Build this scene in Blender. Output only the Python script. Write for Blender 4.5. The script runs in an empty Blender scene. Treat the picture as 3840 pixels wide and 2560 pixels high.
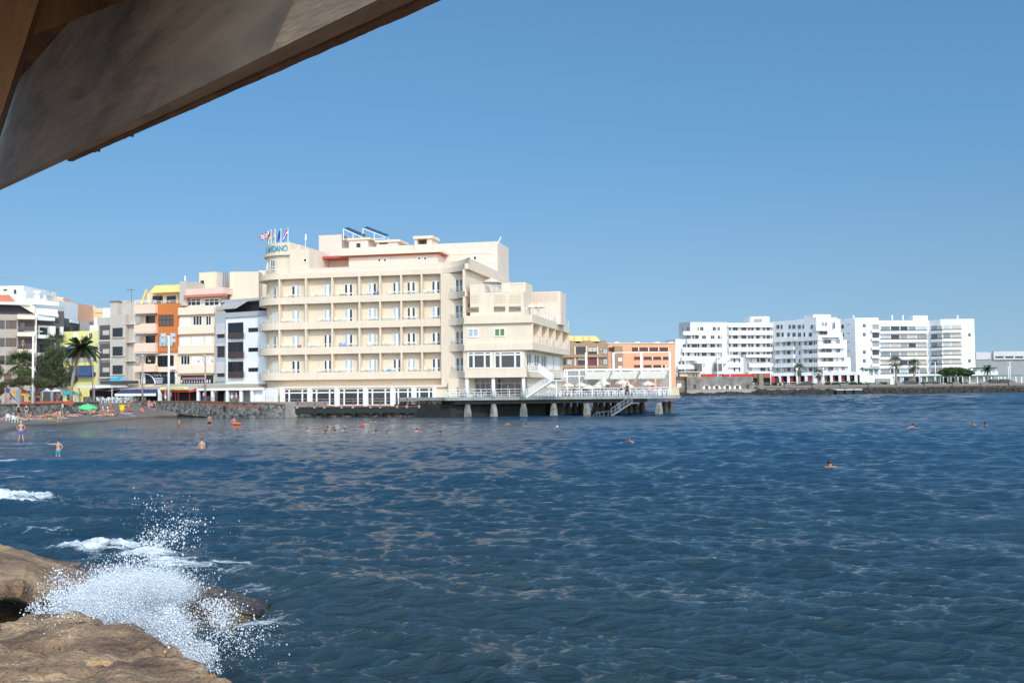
import bpy, math, random
import numpy as np
from mathutils import Vector, Matrix
random.seed(7); rng = np.random.default_rng(11)
C = bpy.context.scene.collection
R = math.radians
# ------------------------------------------------------------------ camera
F, H = 3800.0, 4.3
PITCH, ROLL = math.atan(164 / F), 0.0105
cam_d = bpy.data.cameras.new('camera'); cam = bpy.data.objects.new('camera', cam_d); C.objects.link(cam)
cam_d.sensor_width = 36.0; cam_d.lens = 36.0 * F / 3840; cam_d.clip_start = 0.05; cam_d.clip_end = 30000
CAMR = Matrix.Rotation(math.pi / 2 + PITCH, 3, 'X') @ Matrix.Rotation(-ROLL, 3, 'Z')
cam.matrix_world = Matrix.Translation((0, 0, H)) @ CAMR.to_4x4()
bpy.context.scene.camera = cam
# ------------------------------------------------------------------ world, sun, exposure
SUN_EL, SUN_AZ = R(37), R(18)          # behind the camera, a little to its right
SUNV = Vector((math.sin(SUN_AZ) * math.cos(SUN_EL), -math.cos(SUN_AZ) * math.cos(SUN_EL), math.sin(SUN_EL)))
world = bpy.data.worlds.new('World'); bpy.context.scene.world = world; world.use_nodes = True
wn = world.node_tree.nodes; wl = world.node_tree.links
sky = wn.new('ShaderNodeTexSky'); sky.sky_type = 'NISHITA'; sky.sun_disc = False
sky.sun_elevation = SUN_EL; sky.sun_rotation = R(180) - SUN_AZ
sky.altitude = 0; sky.air_density = 1.0; sky.dust_density = 0.0; sky.ozone_density = 1.0
wn['Background'].inputs[1].default_value = 0.126
tc = wn.new('ShaderNodeTexCoord'); mp = wn.new('ShaderNodeMapping'); mp.inputs['Scale'].default_value = (1, 1, .74); mp.inputs['Location'].default_value = (0, 0, .215)
wl.new(tc.outputs['Generated'], mp.inputs[0]); nz = wn.new('ShaderNodeVectorMath'); nz.operation = 'NORMALIZE'; wl.new(mp.outputs[0], nz.inputs[0]); wl.new(nz.outputs[0], sky.inputs[0])
mu = wn.new('ShaderNodeVectorMath'); mu.operation = 'MULTIPLY'; mu.inputs[1].default_value = (.82, 1.07, 1.15); wl.new(sky.outputs[0], mu.inputs[0]); # extra warm sky glow round the sun, behind the camera, added to lift wall shadows
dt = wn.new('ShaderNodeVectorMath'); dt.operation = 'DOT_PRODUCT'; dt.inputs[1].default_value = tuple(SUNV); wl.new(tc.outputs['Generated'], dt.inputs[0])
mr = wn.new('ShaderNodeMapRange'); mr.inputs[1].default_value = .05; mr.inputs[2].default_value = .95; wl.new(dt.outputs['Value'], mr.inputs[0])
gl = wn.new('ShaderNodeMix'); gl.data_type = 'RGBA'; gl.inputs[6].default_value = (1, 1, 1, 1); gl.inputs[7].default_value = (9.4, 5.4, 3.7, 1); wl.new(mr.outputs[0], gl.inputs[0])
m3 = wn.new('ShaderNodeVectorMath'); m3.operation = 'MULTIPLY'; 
sp = wn.new('ShaderNodeSeparateXYZ'); wl.new(tc.outputs['Generated'], sp.inputs[0]); er = wn.new('ShaderNodeMapRange'); er.inputs[1].default_value = .02; er.inputs[2].default_value = .24; wl.new(sp.outputs['Z'], er.inputs[0])
hz_ = wn.new('ShaderNodeMix'); hz_.data_type = 'RGBA'; hz_.inputs[6].default_value = (1.30, 1.02, .84, 1); hz_.inputs[7].default_value = (.89, 1.03, 1.06, 1); wl.new(er.outputs[0], hz_.inputs[0])
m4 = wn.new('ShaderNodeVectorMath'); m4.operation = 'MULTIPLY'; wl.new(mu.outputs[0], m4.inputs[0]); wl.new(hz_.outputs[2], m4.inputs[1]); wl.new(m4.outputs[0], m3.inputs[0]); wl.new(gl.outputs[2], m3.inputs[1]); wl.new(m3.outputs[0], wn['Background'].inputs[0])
sun_d = bpy.data.lights.new('sun', 'SUN'); sun = bpy.data.objects.new('sun', sun_d); C.objects.link(sun)
sun_d.energy = 2.6; sun_d.angle = R(0.53); sun_d.color = (1.0, 0.91, 0.79)
sun.rotation_euler = SUNV.to_track_quat('Z', 'Y').to_euler()
sun.location = (0, -20, 30)
vs = bpy.context.scene.view_settings
vs.view_transform = 'Standard'; vs.look = 'None'; vs.exposure = 0.0; vs.gamma = 1.0; vs.use_curve_mapping = False
bpy.context.scene.cycles.max_bounces = 8
bpy.context.scene.cycles.transparent_max_bounces = 12
# ------------------------------------------------------------------ pixel rays (source pixels, 3840 x 2560)
def ray(sx, sy):
    return CAMR @ Vector(((sx - 1920) / F, -(sy - 1280) / F, -1.0))
def atY(sx, sy, Y):
    d = ray(sx, sy); t = Y / d.y
    return Vector((d.x * t, Y, H + d.z * t))
def onz(sx, sy, z):
    d = ray(sx, sy); t = (z - H) / d.z
    return Vector((d.x * t, d.y * t, z))
def hor(sx): return 1444 - 0.0105 * (sx - 1920)
def zat(sx, sy, Y): return atY(sx, sy, Y).z
def zoom(x, y, s): return lambda a, b: (x + a * s, y + b * s)
Z1 = zoom(0, 960, .43369); Z2 = zoom(480, 960, .43373); Z3 = zoom(940, 820, .26786); Z4 = zoom(940, 1200, .26786)
Z5 = zoom(1440, 820, .31463); Z6 = zoom(1640, 1120, .30612); Z7 = zoom(2060, 1200, .25513)
Z8 = zoom(2500, 1140, .28912); Z9 = zoom(3100, 1140, .31463)
ZS = lambda a, b: (a, b)
ZB1 = zoom(0, 1440, .11482); ZB2 = zoom(200, 1440, .11482); ZB3 = zoom(400, 1400, .12752); ZT = zoom(0, 1240, .15303)
ZP = zoom(2100, 1370, .10204); ZQ = zoom(2320, 1370, .11054); ZR = zoom(500, 1380, .12755); ZV = zoom(2800, 1360, .17007)
# ------------------------------------------------------------------ materials
MATS = {}
def mat(name, col, rough=0.8, var=0.12, scale=1.5, bump=0.0, bscale=20.0, metal=0.0, spec=0.4, streak=0.0):
    if name in MATS: return MATS[name]
    m = bpy.data.materials.new(name); m.use_nodes = True; MATS[name] = m
    n = m.node_tree.nodes; l = m.node_tree.links; b = n['Principled BSDF']
    b.inputs['Roughness'].default_value = rough; b.inputs['Metallic'].default_value = metal
    b.inputs['Specular IOR Level'].default_value = spec
    tc = n.new('ShaderNodeTexCoord')
    c = (*col, 1)
    if var > 0:
        nz = n.new('ShaderNodeTexNoise'); nz.inputs['Scale'].default_value = scale; nz.inputs['Detail'].default_value = 5
        nz.inputs['Roughness'].default_value = 0.65
        l.new(tc.outputs['Object'], nz.inputs['Vector'])
        rp = n.new('ShaderNodeMapRange'); rp.inputs[1].default_value = .3; rp.inputs[2].default_value = .7
        rp.inputs[3].default_value = 1 - var; rp.inputs[4].default_value = 1 + var * .5
        l.new(nz.outputs['Fac'], rp.inputs[0])
        fac = rp.outputs[0]
        if streak > 0:
            mp = n.new('ShaderNodeMapping'); mp.inputs['Scale'].default_value = (2.2, 2.2, .12)
            l.new(tc.outputs['Object'], mp.inputs[0])
            n2 = n.new('ShaderNodeTexNoise'); n2.inputs['Scale'].default_value = 1.6; n2.inputs['Detail'].default_value = 6
            l.new(mp.outputs[0], n2.inputs['Vector'])
            r2 = n.new('ShaderNodeMapRange'); r2.inputs[1].default_value = .42; r2.inputs[2].default_value = .75
            r2.inputs[3].default_value = 1; r2.inputs[4].default_value = 1 - streak
            l.new(n2.outputs['Fac'], r2.inputs[0])
            mm = n.new('ShaderNodeMath'); mm.operation = 'MULTIPLY'
            l.new(fac, mm.inputs[0]); l.new(r2.outputs[0], mm.inputs[1]); fac = mm.outputs[0]
        mx = n.new('ShaderNodeVectorMath'); mx.operation = 'SCALE'; mx.inputs[0].default_value = col
        l.new(fac, mx.inputs['Scale']); l.new(mx.outputs[0], b.inputs['Base Color'])
    else:
        b.inputs['Base Color'].default_value = c
    if bump > 0:
        nb = n.new('ShaderNodeTexNoise'); nb.inputs['Scale'].default_value = bscale; nb.inputs['Detail'].default_value = 4
        l.new(tc.outputs['Object'], nb.inputs['Vector'])
        bp = n.new('ShaderNodeBump'); bp.inputs['Strength'].default_value = bump; bp.inputs['Distance'].default_value = .05
        l.new(nb.outputs['Fac'], bp.inputs['Height']); l.new(bp.outputs[0], b.inputs['Normal'])
    return m
def ramp_mat(name, stops, scale=1.0, rough=.9, bump=.5, bscale=6.0, bdist=.1, vscale=None, stretch=(1, 1, 1), detail=8, dist=0.0, spec=.3):
    if name in MATS: return MATS[name]
    m = bpy.data.materials.new(name); m.use_nodes = True; MATS[name] = m
    n = m.node_tree.nodes; l = m.node_tree.links; b = n['Principled BSDF']
    b.inputs['Roughness'].default_value = rough; b.inputs['Specular IOR Level'].default_value = spec
    tc = n.new('ShaderNodeTexCoord'); mp = n.new('ShaderNodeMapping'); mp.inputs['Scale'].default_value = stretch
    l.new(tc.outputs['Object'], mp.inputs[0])
    nz = n.new('ShaderNodeTexNoise'); nz.inputs['Scale'].default_value = scale; nz.inputs['Detail'].default_value = detail
    nz.inputs['Roughness'].default_value = .6; nz.inputs['Distortion'].default_value = dist
    l.new(mp.outputs[0], nz.inputs['Vector'])
    src = nz.outputs['Fac']
    if vscale:
        vo = n.new('ShaderNodeTexVoronoi'); vo.inputs['Scale'].default_value = vscale; vo.feature = 'F1'
        l.new(mp.outputs[0], vo.inputs['Vector'])
        ad = n.new('ShaderNodeMix'); ad.data_type = 'FLOAT'; ad.inputs[0].default_value = .5
        l.new(nz.outputs['Fac'], ad.inputs[2]); l.new(vo.outputs['Color'], ad.inputs[3]); src = ad.outputs[0]
    rp = n.new('ShaderNodeValToRGB'); e = rp.color_ramp.elements
    for i, (p, c) in enumerate(stops):
        el = e[i] if i < 2 else e.new(p)
        el.position = p; el.color = (*c, 1)
    l.new(src, rp.inputs[0]); l.new(rp.outputs[0], b.inputs['Base Color'])
    nb = n.new('ShaderNodeTexNoise'); nb.inputs['Scale'].default_value = bscale; nb.inputs['Detail'].default_value = 8
    l.new(mp.outputs[0], nb.inputs['Vector'])
    bp = n.new('ShaderNodeBump'); bp.inputs['Strength'].default_value = bump; bp.inputs['Distance'].default_value = bdist
    l.new(nb.outputs['Fac'], bp.inputs['Height'])
    if vscale:
        b2 = n.new('ShaderNodeBump'); b2.inputs['Strength'].default_value = bump; b2.inputs['Distance'].default_value = bdist; b2.invert = True
        l.new(vo.outputs['Distance'], b2.inputs['Height']); l.new(bp.outputs[0], b2.inputs['Normal']); l.new(b2.outputs[0], b.inputs['Normal'])
    else:
        l.new(bp.outputs[0], b.inputs['Normal'])
    return m
# ------------------------------------------------------------------ mesh builder
class MB:
    def __init__(s): s.v = []; s.f = []; s.mi = []
    def add(s, vs_, fs, mi=0):
        o = len(s.v); s.v += [tuple(p) for p in vs_]
        s.f += [tuple(i + o for i in f) for f in fs]; s.mi += [mi] * len(fs); return s
    def hexa(s, p, mi=0):      # p: 8 pts, bottom 4 ccw, top 4
        return s.add(p, [(3, 2, 1, 0), (4, 5, 6, 7), (0, 1, 5, 4), (1, 2, 6, 5), (2, 3, 7, 6), (3, 0, 4, 7)], mi)
    def box(s, x0, x1, y0, y1, z0, z1, mi=0):
        return s.hexa([(x0, y0, z0), (x1, y0, z0), (x1, y1, z0), (x0, y1, z0), (x0, y0, z1), (x1, y0, z1), (x1, y1, z1), (x0, y1, z1)], mi)
    def prism(s, poly, z0, z1, mi=0):   # poly ccw from above
        n = len(poly); a = sum(poly[i][0] * poly[(i + 1) % n][1] - poly[(i + 1) % n][0] * poly[i][1] for i in range(n))
        if a < 0: poly = poly[::-1]
        vs_ = [(p[0], p[1], z0) for p in poly] + [(p[0], p[1], z1) for p in poly]
        fs = [tuple(range(n - 1, -1, -1)), tuple(range(n, 2 * n))] + [(i, (i + 1) % n, n + (i + 1) % n, n + i) for i in range(n)]
        return s.add(vs_, fs, mi)
    def tube(s, pts, rad, n=8, mi=0, cap=True):
        pts = [Vector(p) for p in pts]; rs = rad if isinstance(rad, (list, tuple)) else [rad] * len(pts)
        vs_ = []; fs = []; k = len(pts)
        up = Vector((0, 0, 1)); prev = None
        for i, p in enumerate(pts):
            d = (pts[min(i + 1, k - 1)] - pts[max(i - 1, 0)]).normalized()
            a = d.cross(up if abs(d.z) < .95 else Vector((1, 0, 0))).normalized() if prev is None else (prev - d * prev.dot(d)).normalized()
            prev = a; b = d.cross(a)
            for j in range(n):
                t = 2 * math.pi * j / n
                vs_.append(p + (a * math.cos(t) + b * math.sin(t)) * rs[i])
        for i in range(k - 1):
            for j in range(n):
                q = (j + 1) % n
                fs.append((i * n + j, i * n + q, (i + 1) * n + q, (i + 1) * n + j)[::-1])
        if cap: fs.append(tuple(range(n))); fs.append(tuple(range((k - 1) * n, k * n))[::-1])
        return s.add(vs_, fs, mi)
    def ball(s, c, r, nu=10, nv=6, mi=0, zlo=-1.0):
        c = Vector(c); r = r if isinstance(r, (tuple, list)) else (r, r, r)
        vs_ = []; fs = []
        for i in range(nv + 1):
            t = math.pi * i / nv; z = max(math.cos(t), zlo)
            for j in range(nu):
                p = 2 * math.pi * j / nu
                vs_.append((c.x + r[0] * math.sin(t) * math.cos(p), c.y + r[1] * math.sin(t) * math.sin(p), c.z + r[2] * z))
        for i in range(nv):
            for j in range(nu):
                q = (j + 1) % nu
                fs.append((i * nu + j, (i + 1) * nu + j, (i + 1) * nu + q, i * nu + q))
        return s.add(vs_, fs, mi)
    def bar(s, a, b, w, h=None, mi=0):
        a, b = Vector(a), Vector(b); h = h or w; d = (b - a).normalized()
        x = d.cross(Vector((0, 0, 1)) if abs(d.z) < .98 else Vector((0, 1, 0))).normalized() * w / 2; y = x.cross(d).normalized() * h / 2
        return s.hexa([a - x - y, a + x - y, a + x + y, a - x + y, b - x - y, b + x - y, b + x + y, b - x + y][0:8] if False else
                      [a - x - y, b - x - y, b + x - y, a + x - y, a - x + y, b - x + y, b + x + y, a + x + y], mi)
def obj_from(mb, name, mats, parent=None, base=None, smooth=False, matrix=None):
    me = bpy.data.meshes.new(name); b = Vector(base) if base is not None else Vector((0, 0, 0))
    v = np.array(mb.v, dtype=np.float64).reshape(-1, 3) - np.array(b)
    me.from_pydata(v.tolist(), [], mb.f)
    mats = mats if isinstance(mats, (list, tuple)) else [mats]
    for m in mats: me.materials.append(m)
    if len(mats) > 1: me.polygons.foreach_set('material_index', mb.mi)
    if smooth: me.polygons.foreach_set('use_smooth', [True] * len(me.polygons))
    me.update()
    o = bpy.data.objects.new(name, me); C.objects.link(o)
    if parent is not None: o.parent = parent
    else: o.location = b
    return o
BASE = {}
def thing(name, label, cat, loc, group=None, kind=None):
    o = bpy.data.objects.new(name, None); C.objects.link(o); o.location = loc; o.empty_display_size = .3
    o['label'] = label; o['category'] = cat
    if group: o['group'] = group
    BASE[o.name] = Vector(loc)
    return o
def tag(o, label, cat, group=None, kind=None):
    o['label'] = label; o['category'] = cat
    if group: o['group'] = group
    if kind: o['kind'] = kind
    return o
def part(mb, name, m, parent, smooth=False, base=None, label=None):
    root = parent
    while root.parent: root = root.parent
    o = obj_from(mb, name, m, parent, base if base is not None else BASE[root.name], smooth)
    if label: o['label'] = label
    return o
def single(mb, name, m, label, cat, group=None, base=None, smooth=False, kind=None):
    if base is None:
        a = np.array(mb.v); base = (a[:, 0].mean(), a[:, 1].mean(), a[:, 2].min())
    return tag(obj_from(mb, name, m, None, base, smooth), label, cat, group, kind)
def struct(mb, name, m, smooth=False):
    o = obj_from(mb, name, m, None, (0, 0, 0), smooth); o['kind'] = 'structure'; return o
def dup(root, loc=None, rotz=0, scale=1, label=None, group=None, mats=None):
    def cp(o, par):
        c = o.copy(); C.objects.link(c)
        if par is not None: c.parent = par
        for ch in list(o.children): cp(ch, c)
        return c
    r = cp(root, None)
    if loc is not None: r.location = loc
    r.rotation_euler = (0, 0, rotz); r.scale = (scale,) * 3 if not isinstance(scale, tuple) else scale
    if label: r['label'] = label
    if group: r['group'] = group
    return r
def setmat(o, m, slot=0):
    o.material_slots[slot].link = 'OBJECT'; o.material_slots[slot].material = m
# ------------------------------------------------------------------ facade frame: u along the wall, w out of it, z up
class Frame:
    def __init__(s, P, u):
        s.P = Vector((P[0], P[1], 0)); s.u = Vector((u[0], u[1], 0)).normalized(); s.n = Vector((s.u.y, -s.u.x, 0))
    def pt(s, u, w, z): return s.P + s.u * u + s.n * w + Vector((0, 0, z))
    def uz(s, sx, sy, w=0.0):
        d = ray(sx, sy); o = Vector((0, 0, H)) - s.P
        t = (w - o.dot(s.n)) / d.dot(s.n); q = o + d * t
        return q.dot(s.u), q.z
    def U(s, sx, sy=1400, w=0.0): return s.uz(sx, sy, w)[0]
    def Zz(s, sx, sy, w=0.0): return s.uz(sx, sy, w)[1]
    def wz(s, sx, sy, u):
        d = ray(sx, sy); o = Vector((0, 0, H)) - s.P
        t = (u - o.dot(s.u)) / d.dot(s.u); q = o + d * t
        return q.dot(s.n), q.z
    def box(s, mb, u0, u1, z0, z1, w0, w1, mi=0):
        if u0 > u1: u0, u1 = u1, u0
        if z0 > z1: z0, z1 = z1, z0
        if w0 > w1: w0, w1 = w1, w0
        p = [s.pt(u0, w1, z0), s.pt(u1, w1, z0), s.pt(u1, w0, z0), s.pt(u0, w0, z0)]
        return mb.hexa(p + [q + Vector((0, 0, z1 - z0)) for q in p], mi)
    def rect(s, Z, x0, y0, x1, y1, w=0.0):
        a0, b0 = Z(x0, y0); a1, b1 = Z(x1, y1); am, bm = (a0 + a1) / 2, (b0 + b1) / 2
        return s.U(a0, bm, w), s.U(a1, bm, w), s.Zz(am, b1, w), s.Zz(am, b0, w)   # u0,u1,z0,z1
    def pbox(s, mb, Z, x0, y0, x1, y1, w1, w0=None, mi=0):
        u0, u1, z0, z1 = s.rect(Z, x0, y0, x1, y1, w1)
        return s.box(mb, u0, u1, z0, z1, w1 - .3 if w0 is None else w0, w1, mi)
def seg(sx0, Y0, sx1, Y1, sy=1440):
    a = atY(sx0, sy, Y0); b = atY(sx1, sy, Y1)
    fr = Frame((a.x, a.y), (b.x - a.x, b.y - a.y)); fr.L = math.hypot(b.x - a.x, b.y - a.y); return fr
glass = mat('dark_glass', (.018, .022, .026), .12, 0, spec=.6)
glass2 = mat('curtained_glass', (.42, .47, .48), .3, .25, 3)
white = mat('white_paint', (.80, .79, .77), .6, .06, 2)
darkf = mat('dark_frame', (.04, .035, .035), .5, 0)
rail_m = mat('white_rail_paint', (.8, .8, .8), .5, 0)
def window(fr, u0, u1, z0, z1, w, root, fm=None, gm=None, ft=.07, bars=1, name='window', hbar=0, out=.06):
    """frame part with the glazing as its own sub-part"""
    fm = fm or white; gm = gm or glass
    m = MB(); a = w + .005; b = w + out
    fr.box(m, u0, u1, z0, z0 + ft, a, b); fr.box(m, u0, u1, z1 - ft, z1, a, b)
    fr.box(m, u0, u0 + ft, z0 + ft, z1 - ft, a, b); fr.box(m, u1 - ft, u1, z0 + ft, z1 - ft, a, b)
    for k in range(bars):
        c = u0 + (u1 - u0) * (k + 1) / (bars + 1); fr.box(m, c - ft / 2, c + ft / 2, z0 + ft, z1 - ft, a, b - .004)
    if hbar:
        c = z0 + (z1 - z0) * hbar; fr.box(m, u0 + ft, u1 - ft, c - ft / 2, c + ft / 2, a, b - .008)
    f = part(m, name, fm, root)
    g = MB(); fr.box(g, u0 + ft, u1 - ft, z0 + ft, z1 - ft, a, w + out * .35); part(g, 'pane', gm, f)
    return f
def pwindow(fr, Z, x0, y0, x1, y1, w, root, **k):
    u0, u1, z0, z1 = fr.rect(Z, x0, y0, x1, y1, w); return window(fr, u0, u1, z0, z1, w, root, **k)
def railing(mb, pts, h=1.0, rails=3, r=.03, post=1.8, r2=None):
    first = True
    for a, b in zip(pts[:-1], pts[1:]):
        a, b = Vector(a), Vector(b); L = (b - a).length; n = max(1, round(L / post))
        for k in range(rails):
            z = Vector((0, 0, h * (k + 1) / rails)); mb.bar(a + z, b + z, r * (2 if k == rails - 1 else 1.5))
        for i in range(0 if first else 1, n + 1):
            p = a.lerp(b, i / n); mb.bar(p, p + Vector((0, 0, h)), (r2 or r) * 2)
        first = False
# ------------------------------------------------------------------ numpy value noise
def vnoise(x, y, seed=0):
    xi = np.floor(x).astype(np.int64); yi = np.floor(y).astype(np.int64); fx = x - xi; fy = y - yi
    fx = fx * fx * (3 - 2 * fx); fy = fy * fy * (3 - 2 * fy)
    def h(a, b):
        n = (a * 374761393 + b * 668265263 + seed * 982451653) & 0x7fffffff
        n = ((n ^ (n >> 13)) * 1274126177) & 0x7fffffff
        return ((n ^ (n >> 16)) & 0xffff) / 65535.0
    return (h(xi, yi) * (1 - fx) + h(xi + 1, yi) * fx) * (1 - fy) + (h(xi, yi + 1) * (1 - fx) + h(xi + 1, yi + 1) * fx) * fy
def fbm(x, y, oct=5, seed=0, gain=.5):
    s = 0; a = 1; t = 0
    for i in range(oct):
        s = s + a * vnoise(x * 2 ** i + 17.3 * i, y * 2 ** i - 9.1 * i, seed + i); t += a; a *= gain
    return s / t
def grid_obj(name, V, nr, nc, m, smooth=True, attrs=None, wrap=False):
    me = bpy.data.meshes.new(name)
    i = np.arange(nr - 1)[:, None] * nc + np.arange(nc - 1)[None, :]
    q = np.stack([i, i + 1, i + nc + 1, i + nc], -1).reshape(-1, 4)
    me.vertices.add(len(V)); me.vertices.foreach_set('co', V.astype(np.float32).ravel())
    me.loops.add(q.size); me.loops.foreach_set('vertex_index', q.astype(np.int32).ravel())
    me.polygons.add(len(q)); me.polygons.foreach_set('loop_start', np.arange(0, q.size, 4, dtype=np.int32))
    me.polygons.foreach_set('use_smooth', np.full(len(q), smooth))
    for k, a in (attrs or {}).items():
        at = me.attributes.new(k, 'FLOAT', 'POINT'); at.data.foreach_set('value', a.astype(np.float32).ravel())
    me.update(calc_edges=True); me.materials.append(m)
    o = bpy.data.objects.new(name, me); C.objects.link(o); return o
# ------------------------------------------------------------------ sea
def sea_material():
    m = bpy.data.materials.new('sea_water'); m.use_nodes = True; n = m.node_tree.nodes; l = m.node_tree.links; b = n['Principled BSDF']
    b.inputs['Base Color'].default_value = (.006, .030, .048, 1); b.inputs['Roughness'].default_value = .05; b.inputs['IOR'].default_value = 1.42
    tc = n.new('ShaderNodeTexCoord'); mp = n.new('ShaderNodeMapping'); mp.inputs['Scale'].default_value = (.5, 1.5, 1)
    l.new(tc.outputs['Object'], mp.inputs[0])
    cd = n.new('ShaderNodeVectorMath'); cd.operation = 'LENGTH'; l.new(tc.outputs['Object'], cd.inputs[0])   # distance from the shore rock: chop is larger out in the bay
    def noise(sc, det, rough=.55, dist=0):
        z = n.new('ShaderNodeTexNoise'); z.inputs['Scale'].default_value = sc; z.inputs['Detail'].default_value = det
        z.inputs['Roughness'].default_value = rough; z.inputs['Distortion'].default_value = dist; l.new(mp.outputs[0], z.inputs['Vector']); return z
    b1 = n.new('ShaderNodeBump'); b1.inputs['Distance'].default_value = .16; b1.inputs['Strength'].default_value = .8
    z1 = noise(3.4, 8, .62, .5); l.new(z1.outputs['Fac'], b1.inputs['Height']); le = n.new('ShaderNodeAttribute'); le.attribute_name = 'lee'; lr = n.new('ShaderNodeMapRange'); lr.inputs[3].default_value = .85; lr.inputs[4].default_value = .12; l.new(le.outputs['Fac'], lr.inputs[0]); l.new(lr.outputs[0], b1.inputs['Strength'])
    b2 = n.new('ShaderNodeBump'); b2.inputs['Distance'].default_value = 1.3; b2.inputs['Strength'].default_value = .55
    z2 = noise(.8, 5, .6, .3); l.new(z2.outputs['Fac'], b2.inputs['Height']); l.new(b1.outputs[0], b2.inputs['Normal'])
    rp = n.new('ShaderNodeMapRange'); ac = n.new('ShaderNodeAttribute'); ac.attribute_name = 'chop'; rp.inputs[3].default_value = .15; rp.inputs[4].default_value = 1.0
    l.new(ac.outputs['Fac'], rp.inputs[0]); l.new(rp.outputs[0], b2.inputs['Strength'])
    l.new(b2.outputs[0], b.inputs['Normal'])
    # teal shallows and browner, sandy water by the beach: colour follows the depth stored per vertex
    at = n.new('ShaderNodeAttribute'); at.attribute_name = 'shallow'
    mx = n.new('ShaderNodeMix'); mx.data_type = 'RGBA'; dp_ = n.new('ShaderNodeAttribute'); dp_.attribute_name = 'deep'; dm = n.new('ShaderNodeMix'); dm.data_type = 'RGBA'; dm.inputs[6].default_value = (.012, .032, .042, 1); dm.inputs[7].default_value = (.008, .050, .100, 1); l.new(dp_.outputs['Fac'], dm.inputs[0]); l.new(dm.outputs[2], mx.inputs[6]); mx.inputs[7].default_value = (.055, .075, .085, 1)
    l.new(at.outputs['Fac'], mx.inputs[0])
    # foam
    af = n.new('ShaderNodeAttribute'); af.attribute_name = 'foam'
    zf = noise(2.2, 10, .78, 1.4)
    ma = n.new('ShaderNodeMath'); ma.operation = 'ADD'; l.new(af.outputs['Fac'], ma.inputs[0]); l.new(zf.outputs['Fac'], ma.inputs[1])
    fr = n.new('ShaderNodeMapRange'); fr.inputs[1].default_value = .93; fr.inputs[2].default_value = 1.10; l.new(ma.outputs[0], fr.inputs[0])
    m2 = n.new('ShaderNodeMix'); m2.data_type = 'RGBA'; m2.inputs[7].default_value = (.72, .75, .76, 1)
    l.new(fr.outputs[0], m2.inputs[0]); l.new(mx.outputs[2], m2.inputs[6]); l.new(m2.outputs[2], b.inputs['Base Color'])
    r2 = n.new('ShaderNodeMapRange'); r2.inputs[3].default_value = .05; r2.inputs[4].default_value = .8; l.new(fr.outputs[0], r2.inputs[0]); r3 = n.new('ShaderNodeMapRange'); r3.inputs[3].default_value = 0; r3.inputs[4].default_value = .13; sb = n.new('ShaderNodeMath'); sb.operation = 'SUBTRACT'; sb.use_clamp = True; l.new(dp_.outputs['Fac'], sb.inputs[0]); l.new(le.outputs['Fac'], sb.inputs[1]); l.new(sb.outputs[0], r3.inputs[0]); ra = n.new('ShaderNodeMath'); ra.operation = 'ADD'; l.new(r2.outputs[0], ra.inputs[0]); l.new(r3.outputs[0], ra.inputs[1]); l.new(ra.outputs[0], b.inputs['Roughness'])
    return m
# foam patches: pixel centre at water level, half sizes in metres, turn, strength, crest height
FOAM = []
def foam(sx, sy, ax, ay, rot=0, st=.6, up=0.0):
    p = onz(sx, sy, 0); FOAM.append((p.x, p.y, ax, ay, R(rot), st, up))
foam(365, 2056, 1.9, .85, -4, .66, .34); foam(300, 2040, 1.4, .7, 0, .5); foam(180, 2000, 2.0, 1.0, -10, .42); foam(60, 1985, 2.0, .7, 0, .38)
foam(15, 1905, 3.4, 2.1, -18, .66, .48); foam(0, 1880, 1.6, 1.4, 0, .55, .2); foam(120, 1950, 2.0, .6, -5, .3)
foam(975, 2352, 1.2, .34, 33, .56, .10); foam(1040, 2322, .6, .2, 35, .5, .08); foam(900, 2120, 2.6, .5, -12, .46); foam(830, 2160, 1.8, .9, -5, .42); foam(1010, 2180, 2.4, .6, -20, .40); foam(980, 2240, 1.6, .7, -25, .44); foam(1060, 2300, 1.2, .7, -30, .40)
foam(1090, 2240, 2.0, .45, -25, .38); foam(700, 2105, 2.2, .9, -5, .56); foam(860, 2095, 1.6, .2, -8, .55); foam(560, 2090, 1.2, .7, 0, .65, .25)
foam(170, 1620, 3.0, 1.6, 5, .45, .15); foam(55, 1680, 5.5, 1.4, 4, .45); foam(60, 1735, 4.6, 1.5, -8, .62, .1); foam(110, 1640, 5, 1.6, 4, .38); foam(60, 1760, 4.5, 1.2, -5, .5); foam(20, 1712, 2.2, .8, 0, .5); foam(470, 1612, 2.2, .8, 0, .35, .2)
foam(100, 1790, 3.6, 1.2, 0, .42); foam(40, 1830, 3, 1.0, 0, .42); foam(300, 1870, 2.5, .5, -5, .36); foam(420, 1905, 2.6, .4, -5, .36); foam(20, 1783, 3, .5, -5, .45)
foam(120, 1668, 5.5, .9, 6, .50, .08); foam(250, 1640, 6, .8, 8, .46, .06); foam(360, 1612, 6, .7, 8, .42); foam(40, 1650, 4, .6, 4, .48); foam(250, 1850, 3.0, .5, -6, .42); foam(150, 1900, 3.2, .7, -8, .44); foam(1250, 1575, 14, 1.2, 0, .26); foam(1800, 1570, 10, 1.0, 0, .22); foam(2180, 1568, 6, .8, 0, .2); foam(760, 1572, 8, 1.5, 0, .22); foam(1900, 2545, .6, .35, 0, .45, .12)
foam(2740, 1489, 12, 3, 0, .42); foam(2900, 1486, 10, 2, 0, .4); foam(3500, 1482, 40, 4, 0, .22)
foam(600, 2420, 1.2, 1.2, 0, .5); foam(760, 2470, .9, .9, 0, .32)
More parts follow.
